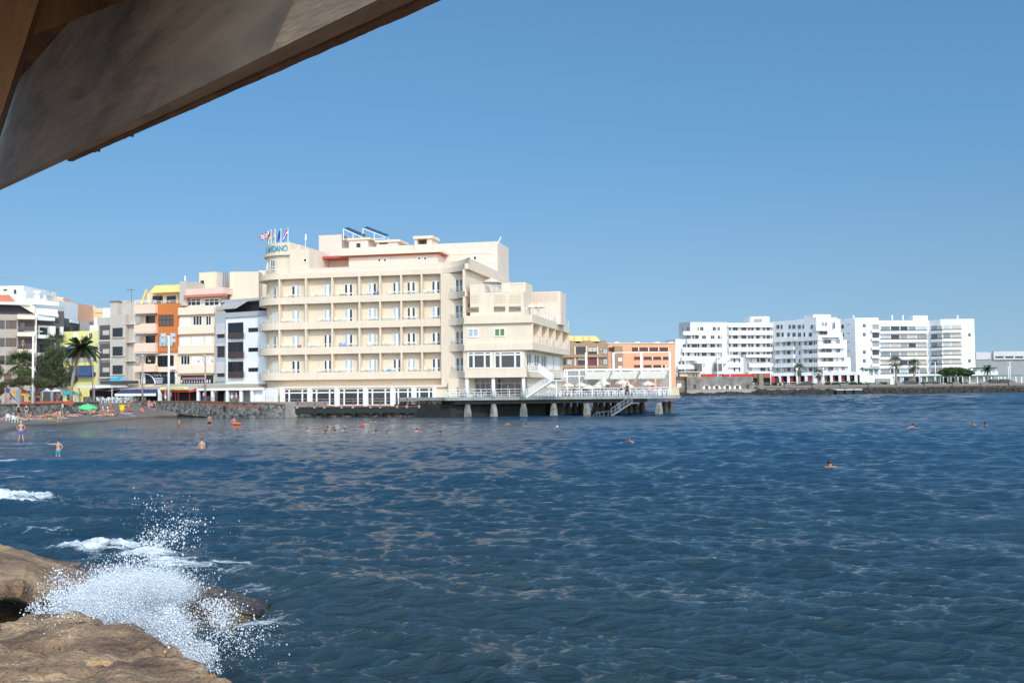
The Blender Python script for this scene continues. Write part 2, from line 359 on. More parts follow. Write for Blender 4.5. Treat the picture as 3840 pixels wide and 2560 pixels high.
def build_sea():
    nr, r0, r1 = 1850, 5.0, 460.0
    rr = r0 * (r1 / r0) ** (np.arange(nr) / (nr - 1))
    rr = np.concatenate([rr, [600, 900, 1500, 3000, 9000]]); nr = len(rr)
    th = np.concatenate([np.linspace(-178, -60, 24)[:-1], np.linspace(-60, -32, 60)[:-1], np.linspace(-32, 32, 780), np.linspace(32, 60, 60)[1:], np.linspace(60, 178, 24)[1:]])
    th = np.radians(th)
    RR, TH = np.meshgrid(rr, th, indexing='ij'); X = RR * np.sin(TH); Y = RR * np.cos(TH)
    cell = np.maximum(np.gradient(rr)[:, None], .0014 * RR)
    Zh = np.zeros_like(X); DX = np.zeros_like(X); DY = np.zeros_like(X)
    g = np.random.default_rng(5)
    lam = np.concatenate([g.uniform(9, 17, 5), g.uniform(3.2, 7, 12), g.uniform(1.2, 3.2, 24), g.uniform(.5, 1.2, 46), g.uniform(.22, .5, 30)])
    lee = np.clip((RR - 60) / 60, 0, 1) * np.clip((8 - X) / 22, 0, 1); far = np.clip((RR - 110) / 130, 0, 1) * (1 - lee)
    damp = (1 - .66 * lee) * (1 - .7 * np.clip((Y - 60) / 50, 0, 1) * np.clip((-X - 18) / 22, 0, 1))
    wrp = 1.8 * (fbm(X / 9, Y / 9, 3, 40) - .5)                       # bends the crests so that no row repeats
    amp_mod = .45 + 1.1 * fbm(X / 22, Y / 14, 3, 77)
    for i, L in enumerate(lam):
        spread = 16 if L > 8 else 20 if L > 3 else 25
        a = R(200 + g.normal(0, spread)) if L > 3 else R(187 + g.normal(0, spread))       # travelling towards the beach and the rocks
        dx, dy = math.sin(a), math.cos(a); k = 2 * math.pi / L
        A = .0018 * L if L > 8 else .0020 * L if L > 3 else .0028 * L if L > 1.2 else .0060 * L
        fade = np.clip((L / cell - 2.5) / 3, 0, 1) * A * amp_mod * damp * (1 + (1.9 * far if L > 1.2 else 0))
        ph = k * (X * dx + Y * dy + wrp * min(1.0, L / 3)) + g.uniform(0, 6.283)
        c = np.cos(ph); Zh += fade * c; s = np.sin(ph); DX -= fade * dx * s * .9; DY -= fade * dy * s * .9
    calm = np.clip((RR - 5) / 6, 0, 1)
    fo = np.zeros_like(X)
    for (fx, fy, ax, ay, rt, st, up) in FOAM:
        ux, uy = X - fx, Y - fy; c, s = math.cos(rt), math.sin(rt)
        e = ((ux * c + uy * s) / ax) ** 2 + ((-ux * s + uy * c) / ay) ** 2
        gss = np.exp(-e * .9)
        fo = np.maximum(fo, st * gss)
        if up: Zh += up * gss * (.45 + 1.1 * fbm(X * 2.2 + fx, Y * 2.2, 4, 3, .65)) + up * .55 * np.maximum(0, fbm(X * 7, Y * 5, 3, 9) - .5) * (gss > .15) * gss
    # the swell that runs in diagonally past the reef
    a = onz(1000, 2130, 0); b2 = onz(2050, 2560, 0); d = (b2 - a).normalized(); nn = Vector((-d.y, d.x, 0))
    q = (X - a.x) * nn.x + (Y - a.y) * nn.y; along = (X - a.x) * d.x + (Y - a.y) * d.y
    Zh += .16 * np.exp(-(q / 1.3) ** 2) * np.clip(along / 3 + .4, 0, 1) * np.exp(-(along / 14) ** 2)
    for (sx, sy, hh, ww) in ((300, 1985, .34, 1.1), (480, 1650, .2, 1.4), (250, 1940, .3, .9), (600, 1665, .22, 1.5), (700, 1740, .2, 1.2), (150, 1860, .26, 1.0), (200, 1740, .2, 1.2), (1500, 2230, .16, 1.2), (2300, 2050, .14, 1.5), (3000, 2300, .15, 1.3), (3400, 1950, .14, 1.6), (1900, 1890, .12, 1.6)):
        p = onz(sx, sy, 0); Zh += hh * np.exp(-((Y - p.y + .15 * (X - p.x)) / ww) ** 2) * np.exp(-((X - p.x) / (7 * ww)) ** 2)
    dist = np.clip((X + 10) / -20, 0, 1) * np.clip((Y - 60) / 60, 0, 1)
    sh = np.clip(dist * 1.0 + .25 * np.exp(-((X + 4) / 7) ** 2 - ((Y - 20) / 6) ** 2), 0, 1) * .9
    V = np.stack([X + DX * calm, Y + DY * calm, Zh * calm], -1).reshape(-1, 3)
    o = grid_obj('sea', V, nr, len(th), sea_material(), True, {'foam': fo, 'shallow': sh, 'chop': np.clip((RR - 35) / 130, 0, 1) * (1 - .9 * lee), 'lee': lee, 'deep': np.clip((RR - 16) / 60, 0, 1) * (1 - .3 * lee)}); o['kind'] = 'structure'
    # grid_obj winds clockwise here; make the faces look up
    if o.data.polygons[0].normal.z < 0: o.data.flip_normals()
build_sea()
# ------------------------------------------------------------------ foreground rocks
rock_m = ramp_mat('volcanic_rock', [(.30, (.11, .066, .042)), (.42, (.21, .128, .078)), (.52, (.30, .19, .112)), (.60, (.44, .29, .165)), (.66, (.46, .19, .06))], scale=1.1, rough=.9, bump=1.0, bscale=16, bdist=.06, detail=12, dist=.6)
def rock_color_extra(m):
    n = m.node_tree.nodes; l = m.node_tree.links; b = n['Principled BSDF']
    nb = n.new('ShaderNodeTexNoise'); nb.inputs['Scale'].default_value = 34; nb.inputs['Detail'].default_value = 8; nb.inputs['Roughness'].default_value = .75
    tc = n.new('ShaderNodeTexCoord'); l.new(tc.outputs['Object'], nb.inputs['Vector'])
    old = b.inputs['Base Color'].links[0].from_socket
    mx = n.new('ShaderNodeMix'); mx.data_type = 'RGBA'; mx.blend_type = 'OVERLAY'; mx.inputs[0].default_value = 1.0
    l.new(old, mx.inputs[6]); l.new(nb.outputs['Color'], mx.inputs[7])
    hs = n.new('ShaderNodeSeparateColor'); l.new(mx.outputs[2], b.inputs['Base Color'])
    cmb = n.new('ShaderNodeCombineColor')
    for i in range(3): l.new(nb.outputs['Fac'], cmb.inputs[i])
    l.new(cmb.outputs[0], mx.inputs[7])
rock_color_extra(rock_m)
wet_shade_m = ramp_mat('wet_and_shaded_rock', [(.3, (.018, .012, .010)), (.5, (.05, .03, .02)), (.62, (.10, .065, .025)), (.75, (.16, .11, .03))], scale=1.5, rough=.35, bump=1, bscale=7, bdist=.12, spec=.6, detail=10)
def poly_sd(X, Y, P):
    n = len(P); d = np.full(X.shape, 1e9); ins = np.zeros(X.shape, bool)
    for i in range(n):
        (x0, y0), (x1, y1) = P[i], P[(i + 1) % n]; ex, ey = x1 - x0, y1 - y0
        t = np.clip(((X - x0) * ex + (Y - y0) * ey) / (ex * ex + ey * ey + 1e-9), 0, 1)
        d = np.minimum(d, np.hypot(X - x0 - t * ex, Y - y0 - t * ey))
        c = ((y0 > Y) != (y1 > Y)) & (X < (x1 - x0) * (Y - y0) / (y1 - y0 + 1e-12) + x0); ins ^= c
    return np.where(ins, d, -d)
def front_rock():
    z0 = 1.5
    px = [(-500, 2330), (-200, 2330), (0, 2323), (60, 2300), (102, 2290), (219, 2290), (332, 2308), (408, 2331), (505, 2328), (561, 2357), (612, 2387), (679, 2397), (714, 2433), (745, 2461), (811, 2502), (837, 2533), (867, 2560), (960, 2700), (1000, 2900)]
    P = [(onz(a, b, z0).x, onz(a, b, z0).y) for a, b in px] + [(.6, 3.0), (1.6, .5), (1.8, -4), (-9, -4), (-9, 6)]
    xs = np.arange(-9.5, 2.4, .042); ys = np.arange(-4, 13.2, .042)
    Y, X = np.meshgrid(ys, xs, indexing='ij')
    wx = X + .22 * (fbm(X * 1.7, Y * 1.7, 4, 1) - .5); wy = Y + .22 * (fbm(X * 1.7 + 9, Y * 1.7, 4, 2) - .5)
    sd = poly_sd(wx, wy, P)
    edge = 1 - np.exp(-np.clip(sd, 0, 9) / .10)
    Z = z0 - .05 + .07 * edge + .20 * (fbm(X * .8, Y * .8, 4, 5) - .5) + .17 * (fbm(X * 2.6, Y * 3.4, 5, 6, .6) - .5) + .05 * (fbm(X * 12, Y * 12, 3, 8, .6) - .5)
    pit = fbm(X * 2.4 + 4, Y * 2.4, 4, 12); Z -= .16 * np.clip((pit - .63) / .1, 0, 1)
    crack = np.abs(fbm(X * 1.1, Y * 2.2 + 3, 4, 21) - .5); Z -= .07 * np.clip(1 - crack / .012, 0, 1)
    Z -= np.clip(-sd, 0, 9) * 7 ** 1.0 * .9 + np.where(sd < .06, (.06 - sd) * .8, 0)
    Z = np.maximum(Z, -.6)
    return grid_obj('rock', np.stack([X, Y, Z], -1).reshape(-1, 3), len(ys), len(xs), rock_m, True)
o = front_rock()
if o.data.polygons[0].normal.z < 0: o.data.flip_normals()
tag(o, 'brown sunlit pitted rock filling the near bottom left corner', 'rock')
def ridge_rock():
    """slab of rock with an overhanging lip and a wet undercut darkened by colour for shade, running out to a low reef tip"""
    n = 230; st = []
    # station: u, far top (px at z), lip (px at z), foot of the undercut
    keys = [(-420, 2010, 2165, 1.45), (0, 2035, 2182, 1.40), (90, 2050, 2192, 1.36), (200, 2082, 2196, 1.15), (370, 2120, 2200, .90), (560, 2150, 2235, .62), (700, 2178, 2270, .48), (850, 2215, 2290, .38), (950, 2250, 2300, .22), (1000, 2283, 2296, .04), (1030, 2296, 2300, -.2)]
    K = np.array(keys, float); t = np.linspace(0, len(K) - 1, n); kk = np.arange(len(K))
    S = np.stack([np.interp(t, kk, K[:, j]) for j in range(4)], -1)
    m = 46; V = np.zeros((n, m, 3))
    for i, (sx, ya, yb, z) in enumerate(S):
        far = onz(sx, ya, z); lip = onz(sx, yb, z * .93)
        under = max(.0, min(1.0, (620 - sx) / 500))
        foot = Vector((lip.x, lip.y + 2.3 * under - .9 * (1 - under), -.45)); back = Vector((far.x, far.y + 1.6, -.5))
        lipl = lip + Vector((0, .05, -.16 * (.3 + z)))
        prof = [back, far + Vector((0, .35, -.25 * z)), far, far.lerp(lip, .5) + Vector((0, 0, .05)), lip, lipl, lip.lerp(foot, .45) + Vector((0, .25 * under, 0)), foot]
        pa = np.array(prof); s = np.linspace(0, len(prof) - 1, m); 
        for j in range(3): V[i, :, j] = np.interp(s, np.arange(len(prof)), pa[:, j])
    X, Y, Z = V[..., 0], V[..., 1], V[..., 2]
    for _ in range(1): V[:, 1:-1] = (V[:, :-2] + V[:, 1:-1] * 2 + V[:, 2:]) / 4
    nz = lambda s, q: fbm(X * s + Z * s * 1.3 + q, Y * s - Z * s * .8, 5, int(q)) - .5
    V[..., 2] += .28 * nz(1.2, 3) + .10 * nz(4, 8); V[..., 1] += .35 * nz(1.3, 5) + .1 * nz(5, 6); V[..., 0] += .2 * nz(1.7, 15)
    o = grid_obj('rock', V.reshape(-1, 3), n, m, rock_m, True)
    o.data.materials.append(wet_shade_m)
    co = V.reshape(-1, 3); mi = []
    for p in o.data.polygons:
        c = co[list(p.vertices)].mean(0); mi.append(1 if (c[2] < .34 + .62 * min(1, max(0, (-c[0] - 6.6) / 1.4)) + .07 * math.sin(c[0] * 2.3) + .05 * math.sin(c[0] * 9) or c[0] > -6.7 + .4 * math.sin(c[1] * 3)) else 0)  # dark material carried up the undercut as painted shade, besides the wet reef
    o.data.polygons.foreach_set('material_index', mi)
    return o
tag(ridge_rock(), 'low flat topped rock with wet shade-coloured overhang running out to a reef in the surf', 'rock')
def splash():
    drop = bpy.data.materials.new('spray_water'); drop.use_nodes = True; b = drop.node_tree.nodes['Principled BSDF']
    b.inputs['Base Color'].default_value = (.80, .83, .87, 1); b.inputs['Roughness'].default_value = .4; b.inputs['Subsurface Weight'].default_value = .0
    g = np.random.default_rng(3)
    blobs = [(410, 2290, 85, 50, .34, 1), (320, 2345, 60, 38, .17, 1), (440, 2215, 75, 45, .11, 1), (570, 2200, 95, 42, .10, 1), (520, 2345, 100, 50, .17, 1), (640, 2330, 80, 55, .012, 0), (660, 2410, 70, 45, .016, 0), (740, 2480, 60, 55, .012, 0), (620, 2070, 110, 60, .003, 0), (680, 1970, 130, 80, .002, 0), (560, 2120, 150, 55, .006, 0), (250, 2240, 80, 55, .010, 0), (820, 2280, 90, 50, .005, 0), (880, 2400, 130, 80, .003, 0), (180, 2320, 60, 50, .005, 0)]
    N = 320000; P = []; Rr = []
    dirs = [(g.normal(0, 1), g.normal(0, 1)) for _ in range(60)]
    for (cx, cy, sx, sy, w, dense) in blobs:
        k = int(N * w); x = g.normal(cx, sx, k); y = g.normal(cy, sy, k)
        # tear the cloud into jets and clumps
        kn = max(6, k // 260); ji = g.integers(0, kn, k); jx = g.normal(cx, sx * .8, kn); jy = g.normal(cy, sy * .8, kn)
        pull = g.uniform(.35, .9, k) if not dense else g.uniform(0, .75, k)
        x = x * (1 - pull) + (jx[ji] + g.normal(0, 9, k)) * pull; y = y * (1 - pull) + (jy[ji] + g.normal(0, 9, k)) * pull
        base = 2420 if cx < 620 else 2560
        keep = (y < base) & (x > -60); x, y = x[keep], y[keep]; k = len(x)
        Yd = g.normal(14.6, .75, k) if dense else g.normal(14.2, 1.1, k)
        for a, b_, d in zip(x, y, Yd):
            p = atY(a, b_, d)
            if p.z > .02: P.append(p); Rr.append(float(min(.013, .0034 * math.exp(g.normal(.30 if not dense else .0, .5)))))
    P = np.array(P); Rr = np.array(Rr); n = len(P)
    o6 = np.array([(1, 0, 0), (-1, 0, 0), (0, 1, 0), (0, -1, 0), (0, 0, 1), (0, 0, -1)], float)
    st = 1 + g.uniform(-.3, .8, (n, 1, 1)) * np.array([.3, .3, 1.2])
    V = (P[:, None, :] + o6[None] * Rr[:, None, None] * st).reshape(-1, 3)
    f = np.array([(0, 2, 4), (2, 1, 4), (1, 3, 4), (3, 0, 4), (2, 0, 5), (1, 2, 5), (3, 1, 5), (0, 3, 5)])
    Fc = (f[None] + (np.arange(n) * 6)[:, None, None]).reshape(-1, 3)
    me = bpy.data.meshes.new('spray'); me.vertices.add(len(V)); me.vertices.foreach_set('co', V.astype(np.float32).ravel())
    me.loops.add(Fc.size); me.loops.foreach_set('vertex_index', Fc.astype(np.int32).ravel())
    me.polygons.add(len(Fc)); me.polygons.foreach_set('loop_start', np.arange(0, Fc.size, 3, dtype=np.int32)); me.polygons.foreach_set('use_smooth', np.ones(len(Fc), bool))
    me.update(calc_edges=True); me.materials.append(drop)
    o = bpy.data.objects.new('spray', me); C.objects.link(o)
    tag(o, 'white spray of a wave bursting between the two rocks', 'spray', kind='stuff')
splash()
def mist(sx, sy, Y, rx, ry, rz, dens, label):
    p = atY(sx, sy, Y); m = MB(); m.ball((0, 0, 0), 1.0, 20, 12)
    mt = bpy.data.materials.new('mist_volume'); mt.use_nodes = True; n = mt.node_tree.nodes; l = mt.node_tree.links; n.remove(n['Principled BSDF'])
    pv = n.new('ShaderNodeVolumePrincipled'); pv.inputs['Color'].default_value = (.97, .98, 1, 1); pv.inputs['Anisotropy'].default_value = .1; l.new(pv.outputs[0], n['Material Output'].inputs['Volume'])
    tc = n.new('ShaderNodeTexCoord'); ln = n.new('ShaderNodeVectorMath'); ln.operation = 'LENGTH'; l.new(tc.outputs['Object'], ln.inputs[0])
    f = n.new('ShaderNodeMapRange'); f.inputs[1].default_value = 1.0; f.inputs[2].default_value = .35; l.new(ln.outputs['Value'], f.inputs[0])
    nz = n.new('ShaderNodeTexNoise'); nz.inputs['Scale'].default_value = 3.2; nz.inputs['Detail'].default_value = 6; nz.inputs['Roughness'].default_value = .65; l.new(tc.outputs['Object'], nz.inputs['Vector'])
    r = n.new('ShaderNodeMapRange'); r.inputs[1].default_value = .42; r.inputs[2].default_value = .62; l.new(nz.outputs['Fac'], r.inputs[0])
    mm = n.new('ShaderNodeMath'); mm.operation = 'MULTIPLY'; l.new(f.outputs[0], mm.inputs[0]); l.new(r.outputs[0], mm.inputs[1])
    m2 = n.new('ShaderNodeMath'); m2.operation = 'MULTIPLY'; m2.inputs[1].default_value = dens; l.new(mm.outputs[0], m2.inputs[0]); l.new(m2.outputs[0], pv.inputs['Density'])
    o = obj_from(m, 'spray_mist', mt, None, (0, 0, 0)); o.location = p; o.scale = (rx, ry, rz); tag(o, label, 'spray', kind='stuff')
mist(425, 2290, 14.7, .95, .7, .46, 13, 'dense white heart of the wave burst behind the near rock')
mist(570, 2215, 15.4, .8, .6, .34, 9, 'thinner mist drifting right of the wave burst')
bpy.context.scene.cycles.volume_bounces = 2; bpy.context.scene.cycles.volume_step_rate = 1.0
# ------------------------------------------------------------------ beach and land
def beach():
    cols = [(-900, 2000, 110, 1590, 1.5), (-420, 1850, 125, 1580, 1.2), (-160, 1745, 134, 1572, 1), (-60, 1668, 136, 1566, 1), (0, 1637, 138, 1562, 1), (92, 1604, 141, 1557, 1), (214, 1599, 147, 1552, 1), (300, 1594, 151, 1549, 1), (367, 1587, 155, 1543, 1),
            (400, 1585, 157, 1522, 1), (430, 1581, 158, 1511, 1), (500, 1574, 160, 1511, 1), (560, 1569, 160, 1524, 1), (620, 1564, 158, 1537, 1), (700, 1561, 154, 1556, 1), (780, 1562, 151, 1562, 1)]
    K = np.array(cols, float); n = 130; t = np.linspace(0, len(K) - 1, n); S = np.stack([np.interp(t, np.arange(len(K)), K[:, j]) for j in range(4)], -1)
    V = []; m = 60
    for sx, sy, Yu, syu in S:
        a = onz(sx, sy, 0); b = atY(sx, syu, Yu); b.z = min(max(b.z, .0), 2.18)
        dirv = (a - b); dirv.z = 0
        dl = max(dirv.length, .5); low = a + dirv / dl * 16; low.z = -1.0
        for j in range(m):
            s = j / (m - 1)
            if s < .35: p = low.lerp(a, s / .35)
            else:
                q = (s - .35) / .65; p = a.lerp(b, q); p.z = .10 * min(1, q * 8) + (b.z - .10) * (q ** 1.0)
            p.z += .05 * (float(fbm(np.array(p.x * .6), np.array(p.y * .6), 3, 2)) - .5)
            V.append(tuple(p))
    m_ = ramp_mat('dark_volcanic_sand', [(.35, (.125, .10, .085)), (.65, (.21, .175, .15))], scale=3, rough=.95, bump=.5, bscale=5, bdist=.04)
    nn = m_.node_tree.nodes; l = m_.node_tree.links; b = nn['Principled BSDF']
    g = nn.new('ShaderNodeNewGeometry'); s = nn.new('ShaderNodeSeparateXYZ'); l.new(g.outputs['Position'], s.inputs[0])
    r = nn.new('ShaderNodeMapRange'); r.inputs[1].default_value = .16; r.inputs[2].default_value = .32; r.inputs[3].default_value = .42; r.inputs[4].default_value = 1; l.new(s.outputs['Z'], r.inputs[0])
    old = b.inputs['Base Color'].links[0].from_socket; v = nn.new('ShaderNodeVectorMath'); v.operation = 'SCALE'; l.new(old, v.inputs[0]); l.new(r.outputs[0], v.inputs['Scale']); l.new(v.outputs[0], b.inputs['Base Color'])
    r2 = nn.new('ShaderNodeMapRange'); r2.inputs[1].default_value = .1; r2.inputs[2].default_value = .3; r2.inputs[3].default_value = .3; r2.inputs[4].default_value = .95; l.new(s.outputs['Z'], r2.inputs[0]); l.new(r2.outputs[0], b.inputs['Roughness'])
    o = grid_obj('beach', np.array(V), n, m, m_, True); o['kind'] = 'structure'
    if o.data.polygons[len(o.data.polygons) // 2].normal.z < 0: o.data.flip_normals()
    return o
BEACH = beach()
WALLP = [(-900, 108), (-420, 122), (-160, 131), (60, 140), (200, 147), (372, 156)]                 # (px, distance) of the sea wall, left piece
WALLR = [(500, 161.5), (560, 160.6), (640, 158), (750, 154.5), (860, 151), (1010, 148.3), (1062, 147.8)]   # right piece up to the hotel
pave = ramp_mat('promenade_paving', [(.35, (.19, .165, .15)), (.65, (.27, .24, .215))], scale=.8, rough=.9, bump=.2, bscale=8, bdist=.02)
PZ = 2.2
def land():
    m = MB(); P = [atY(a, 1500, b) for a, b in WALLP] + [atY(a, 1500, b) for a, b in WALLR]
    poly = [(p.x, p.y) for p in P] + [(-20.5, 150), (-5, 150), (2.5, 158), (7, 178), (9, 230)]
    q = atY(2440, 1440, 330); poly += [(q.x, q.y)]
    q = atY(2562, 1440, 349); poly += [(q.x, q.y)]
    poly += [(330, 349), (2600, 349), (2600, 3200), (-2600, 3200), (-2600, 60), (P[0].x, 60)]
    me = MB(); me.prism(poly, -2, PZ); return struct(me, 'promenade', pave)
land()
# ------------------------------------------------------------------ wooden shelter over the camera
def shelter():
    wood = ramp_mat('weathered_wood', [(.3, (.24, .185, .145)), (.5, (.36, .285, .22)), (.7, (.46, .36, .26))], scale=2.2, rough=.8, bump=.5, bscale=14, bdist=.01, stretch=(.9, 5, 5), detail=8, dist=.9)
    wood2 = ramp_mat('stained_wood', [(.3, (.10, .048, .022)), (.55, (.19, .095, .042)), (.75, (.27, .15, .07))], scale=2.0, rough=.8, bump=.6, bscale=16, bdist=.01, stretch=(5, 1, 1), detail=8, dist=.5)
    O = Vector((0, 0, H))
    d = ray(-494, 940).normalized()                       # the beam runs away to the left, rising a little
    A = O + ray(1417, 0) * (1.05 / ray(1417, 0).y)
    e = (Vector((0, 0, 1)) - d * d.z).normalized(); n = d.cross(e)
    if (A - O).dot(n) < 0: n = -n
    def hit(sx, sy, P, nn): r = ray(sx, sy); return O + r * ((P - O).dot(nn) / r.dot(nn))
    hgt = .47; wid = (hit(1634, 0, A, e) - A).dot(n)
    root = thing('wooden_shelter', 'dark weathered timber shelter roof close overhead at the top left', 'shelter', (-2.0, -.3, 2.4))
    def bx(a0, a1, n0, n1, e0, e1, mb):
        p = [A + d * a0 + n * n0 + e * e0, A + d * a1 + n * n0 + e * e0, A + d * a1 + n * n1 + e * e0, A + d * a0 + n * n1 + e * e0]
        return mb.hexa(p + [q + e * (e1 - e0) for q in p])
    mb = MB(); tl = n * (hgt * math.tan(R(10))); p = [A + d * -1.2, A + d * 4.2, A + d * 4.2 + n * .03, A + d * -1.2 + n * .03]
    mb.hexa(p + [q + e * hgt + tl for q in p]); bo = part(mb, 'beam', wood, root); RM = Matrix((d, n, e)).transposed().to_4x4(); bo.data.transform(RM.inverted()); bo.matrix_local = RM
    s0 = (hit(262, 600, A, e) - A).dot(d); N = 420; mb = MB(); g = random.Random(4); vs_ = []; prev = 0
    for i in range(N + 1):
        s = -1.2 + (s0 + 1.2) * i / N
        prev = prev * .85 + g.uniform(-.0004, .0004); sp = prev
        if g.random() < .008: sp += g.uniform(.003, .009)
        w_ = wid + sp
        for (a, b) in ((.031, -.004), (w_ * .97, -.004 - abs(sp) * .3), (w_, 0), (w_ - .002, .05), (.031, .05)): vs_.append(A + d * s + n * a + e * b)
    fs = []
    for i in range(N):
        for j in range(5): fs.append((i * 5 + j, i * 5 + (j + 1) % 5, (i + 1) * 5 + (j + 1) % 5, (i + 1) * 5 + j))
    fs += [(0, 1, 2, 3, 4)[::-1], tuple(N * 5 + j for j in range(5))]
    mb.add(vs_, fs); part(mb, 'plank', wood2, root)
    for k in range(10):
        b0 = .42 - k * .34
        part(bx(ROOF_END + .004 * (k % 3), 3.9, b0 - .336, b0, hgt + .002, hgt + .03, MB()), 'roof_board', wood2, root)
    mb = MB(); pts = [(-500, -400), (900, -400), (470, 2), (130, 132), (-20, 190)]
    for Y0 in (0,):
        a_ = [atY(x, y, 2.2) for x, y in pts]; b_ = [p + Vector((-.02, .05, .02)) for p in a_]; k = len(pts)
        mb.add(a_ + b_, [tuple(range(k)), tuple(range(2 * k - 1, k - 1, -1))] + [(i, k + i, k + (i + 1) % k, (i + 1) % k) for i in range(k)])
    part(mb, 'board', wood2, root)
    mb = MB(); pts = [(-420, -60), (165, -60), (-2, 452), (-330, 1500)]
    a_ = [atY(x, y, 1.8) for x, y in pts]; b_ = [p + Vector((-.03, .07, 0)) for p in a_]
    mb.hexa([b_[3], b_[2], b_[1], b_[0], a_[3], a_[2], a_[1], a_[0]]); part(mb, 'brace', wood2, root)
    pm = MB(); pm.box(-2.2, -2.08, -.4, -.28, 2.1, 4.9); part(pm, 'post', wood, root)
ROOF_END = -0.14
shelter()
# ------------------------------------------------------------------ the hotel
cream = mat('cream_render', (.735, .60, .45), .85, .05, .35, .15, 6, streak=.08)
cream2 = mat('pale_pink_render', (.735, .585, .475), .85, .05, .4, .12, 6, streak=.08)
redline = mat('red_soffit_paint', (.38, .09, .06), .7, .1)
teal = mat('teal_sign_letters', (.05, .30, .40), .4, 0)
black_beam = mat('black_painted_steel', (.018, .02, .022), .6, .3, 2)
brownp = mat('rust_brown_paint', (.25, .085, .05), .6, .25, 4)
conc = ramp_mat('stained_concrete', [(.3, (.10, .09, .075)), (.5, (.26, .25, .22)), (.7, (.40, .385, .34))], scale=.9, rough=.9, bump=.4, bscale=5, bdist=.05)
conc_l = mat('grey_deck_concrete', (.30, .31, .285), .9, .25, .8, .2, 5, streak=.25)
HX = atY(1660, 1440, 145.5)
hf = Frame((HX.x, HX.y), (.976, -.2173))
hotel = thing('hotel', 'large cream seafront hotel with stacked balconies and rounded left end', 'hotel', hf.pt(-14, -6, 2.2))
def fprism(mb, uw, z0, z1, fr=None, mi=0):
    fr = fr or hf; return mb.prism([(fr.pt(u, w, 0).x, fr.pt(u, w, 0).y) for u, w in uw], z0, z1, mi)
def arc(cu, cw, r, a0, a1, n=18): return [(cu + r * math.cos(R(a0 + (a1 - a0) * i / n)), cw + r * math.sin(R(a0 + (a1 - a0) * i / n))) for i in range(n + 1)]
cu = hf.U(1047, 1200); cw = -5.25; RO, RI = 5.25, 4.15
uA = hf.U(1745, 1300, 4.0); uB = hf.U(1998, 1300, 4.3)
BANDS = [tuple(hf.Zz(1480, y) for y in b) for b in ((1103, 1128.6), (1198.5, 1226), (1295, 1322.5), (1392.3, 1420))]     # (top, bottom)
ROOFB = (hf.Zz(1480, 1012), hf.Zz(1480, 1031.6)); ROOFT = hf.Zz(1480, 994, -.45)
PART = [1047, 1146, 1245, 1347, 1425, 1504.5, 1581.6, 1660]
PU = [hf.U(x, 1250) for x in PART]; PU[-1] = 0.0
zg = 2.0
# main wall: rounded left end, long recessed front
m = MB(); fprism(m, arc(cu, cw, RI, 180, 90) + [(-.1, cw + RI), (-.1, -15.5), (cu - RI, -15.5)], zg, ROOFB[1] + .1); part(m, 'wall', cream, hotel)
def band(zt, zb, name='balcony_parapet', mt=cream, t=.16, slab=.22):
    m = MB(); out = arc(cu, cw, RO, 215, 90) + [(0, cw + RO)]; inn = arc(cu, cw, RO - t, 215, 90) + [(0, cw + RO - t)]
    fprism_ring(m, out, inn, zb, zt)
    fprism(m, inn + [(0, -1.2), (cu, -1.2)] + arc(cu, cw, RI - .05, 90, 215)[1:], zb, zt - .3)
    return part(m, name, mt, hotel)
def fprism_ring(m, out, inn, z0, z1, fr=None):
    fr = fr or hf; n = len(out); v = []
    for (a, b) in ((out, z0), (inn, z0), (out, z1), (inn, z1)): v += [fr.pt(u, w, b) for u, w in a]
    fs = []
    for i in range(n - 1):
        o0, i0, o1, i1 = i, n + i, 2 * n + i, 3 * n + i
        fs += [(o0, o0 + 1, o1 + 1, o1), (i0 + 1, i0, i1, i1 + 1), (o1, o1 + 1, i1 + 1, i1), (o0 + 1, o0, i0, i0 + 1)]
    fs += [(0, 2 * n, 3 * n, n), (n - 1, 2 * n - 1, 4 * n - 1, 3 * n - 1)]
    m.add(v, fs)
for zt, zb in BANDS: band(zt, zb)
m = MB(); fprism(m, arc(cu, cw, RO, 215, 90) + [(0, 0), (0, -1.4), (cu, -1.4)] + arc(cu, cw, RI - .2, 90, 215)[1:], ROOFB[1], ROOFB[0]); part(m, 'roof_edge', cream, hotel)
m = MB(); fprism_ring(m, [(hf.U(1086), -.45), (.0, -.45)], [(hf.U(1086), -.65), (.0, -.65)], ROOFB[0], ROOFT); part(m, 'roof_parapet', cream2, hotel)
m = MB(); fprism(m, [(cu, -.66), (uA - .2, -.66), (uA - .2, -24), (cu, -24)], ROOFB[1] + .12, ROOFB[0] + .02); part(m, 'roof_terrace', cream2, hotel)
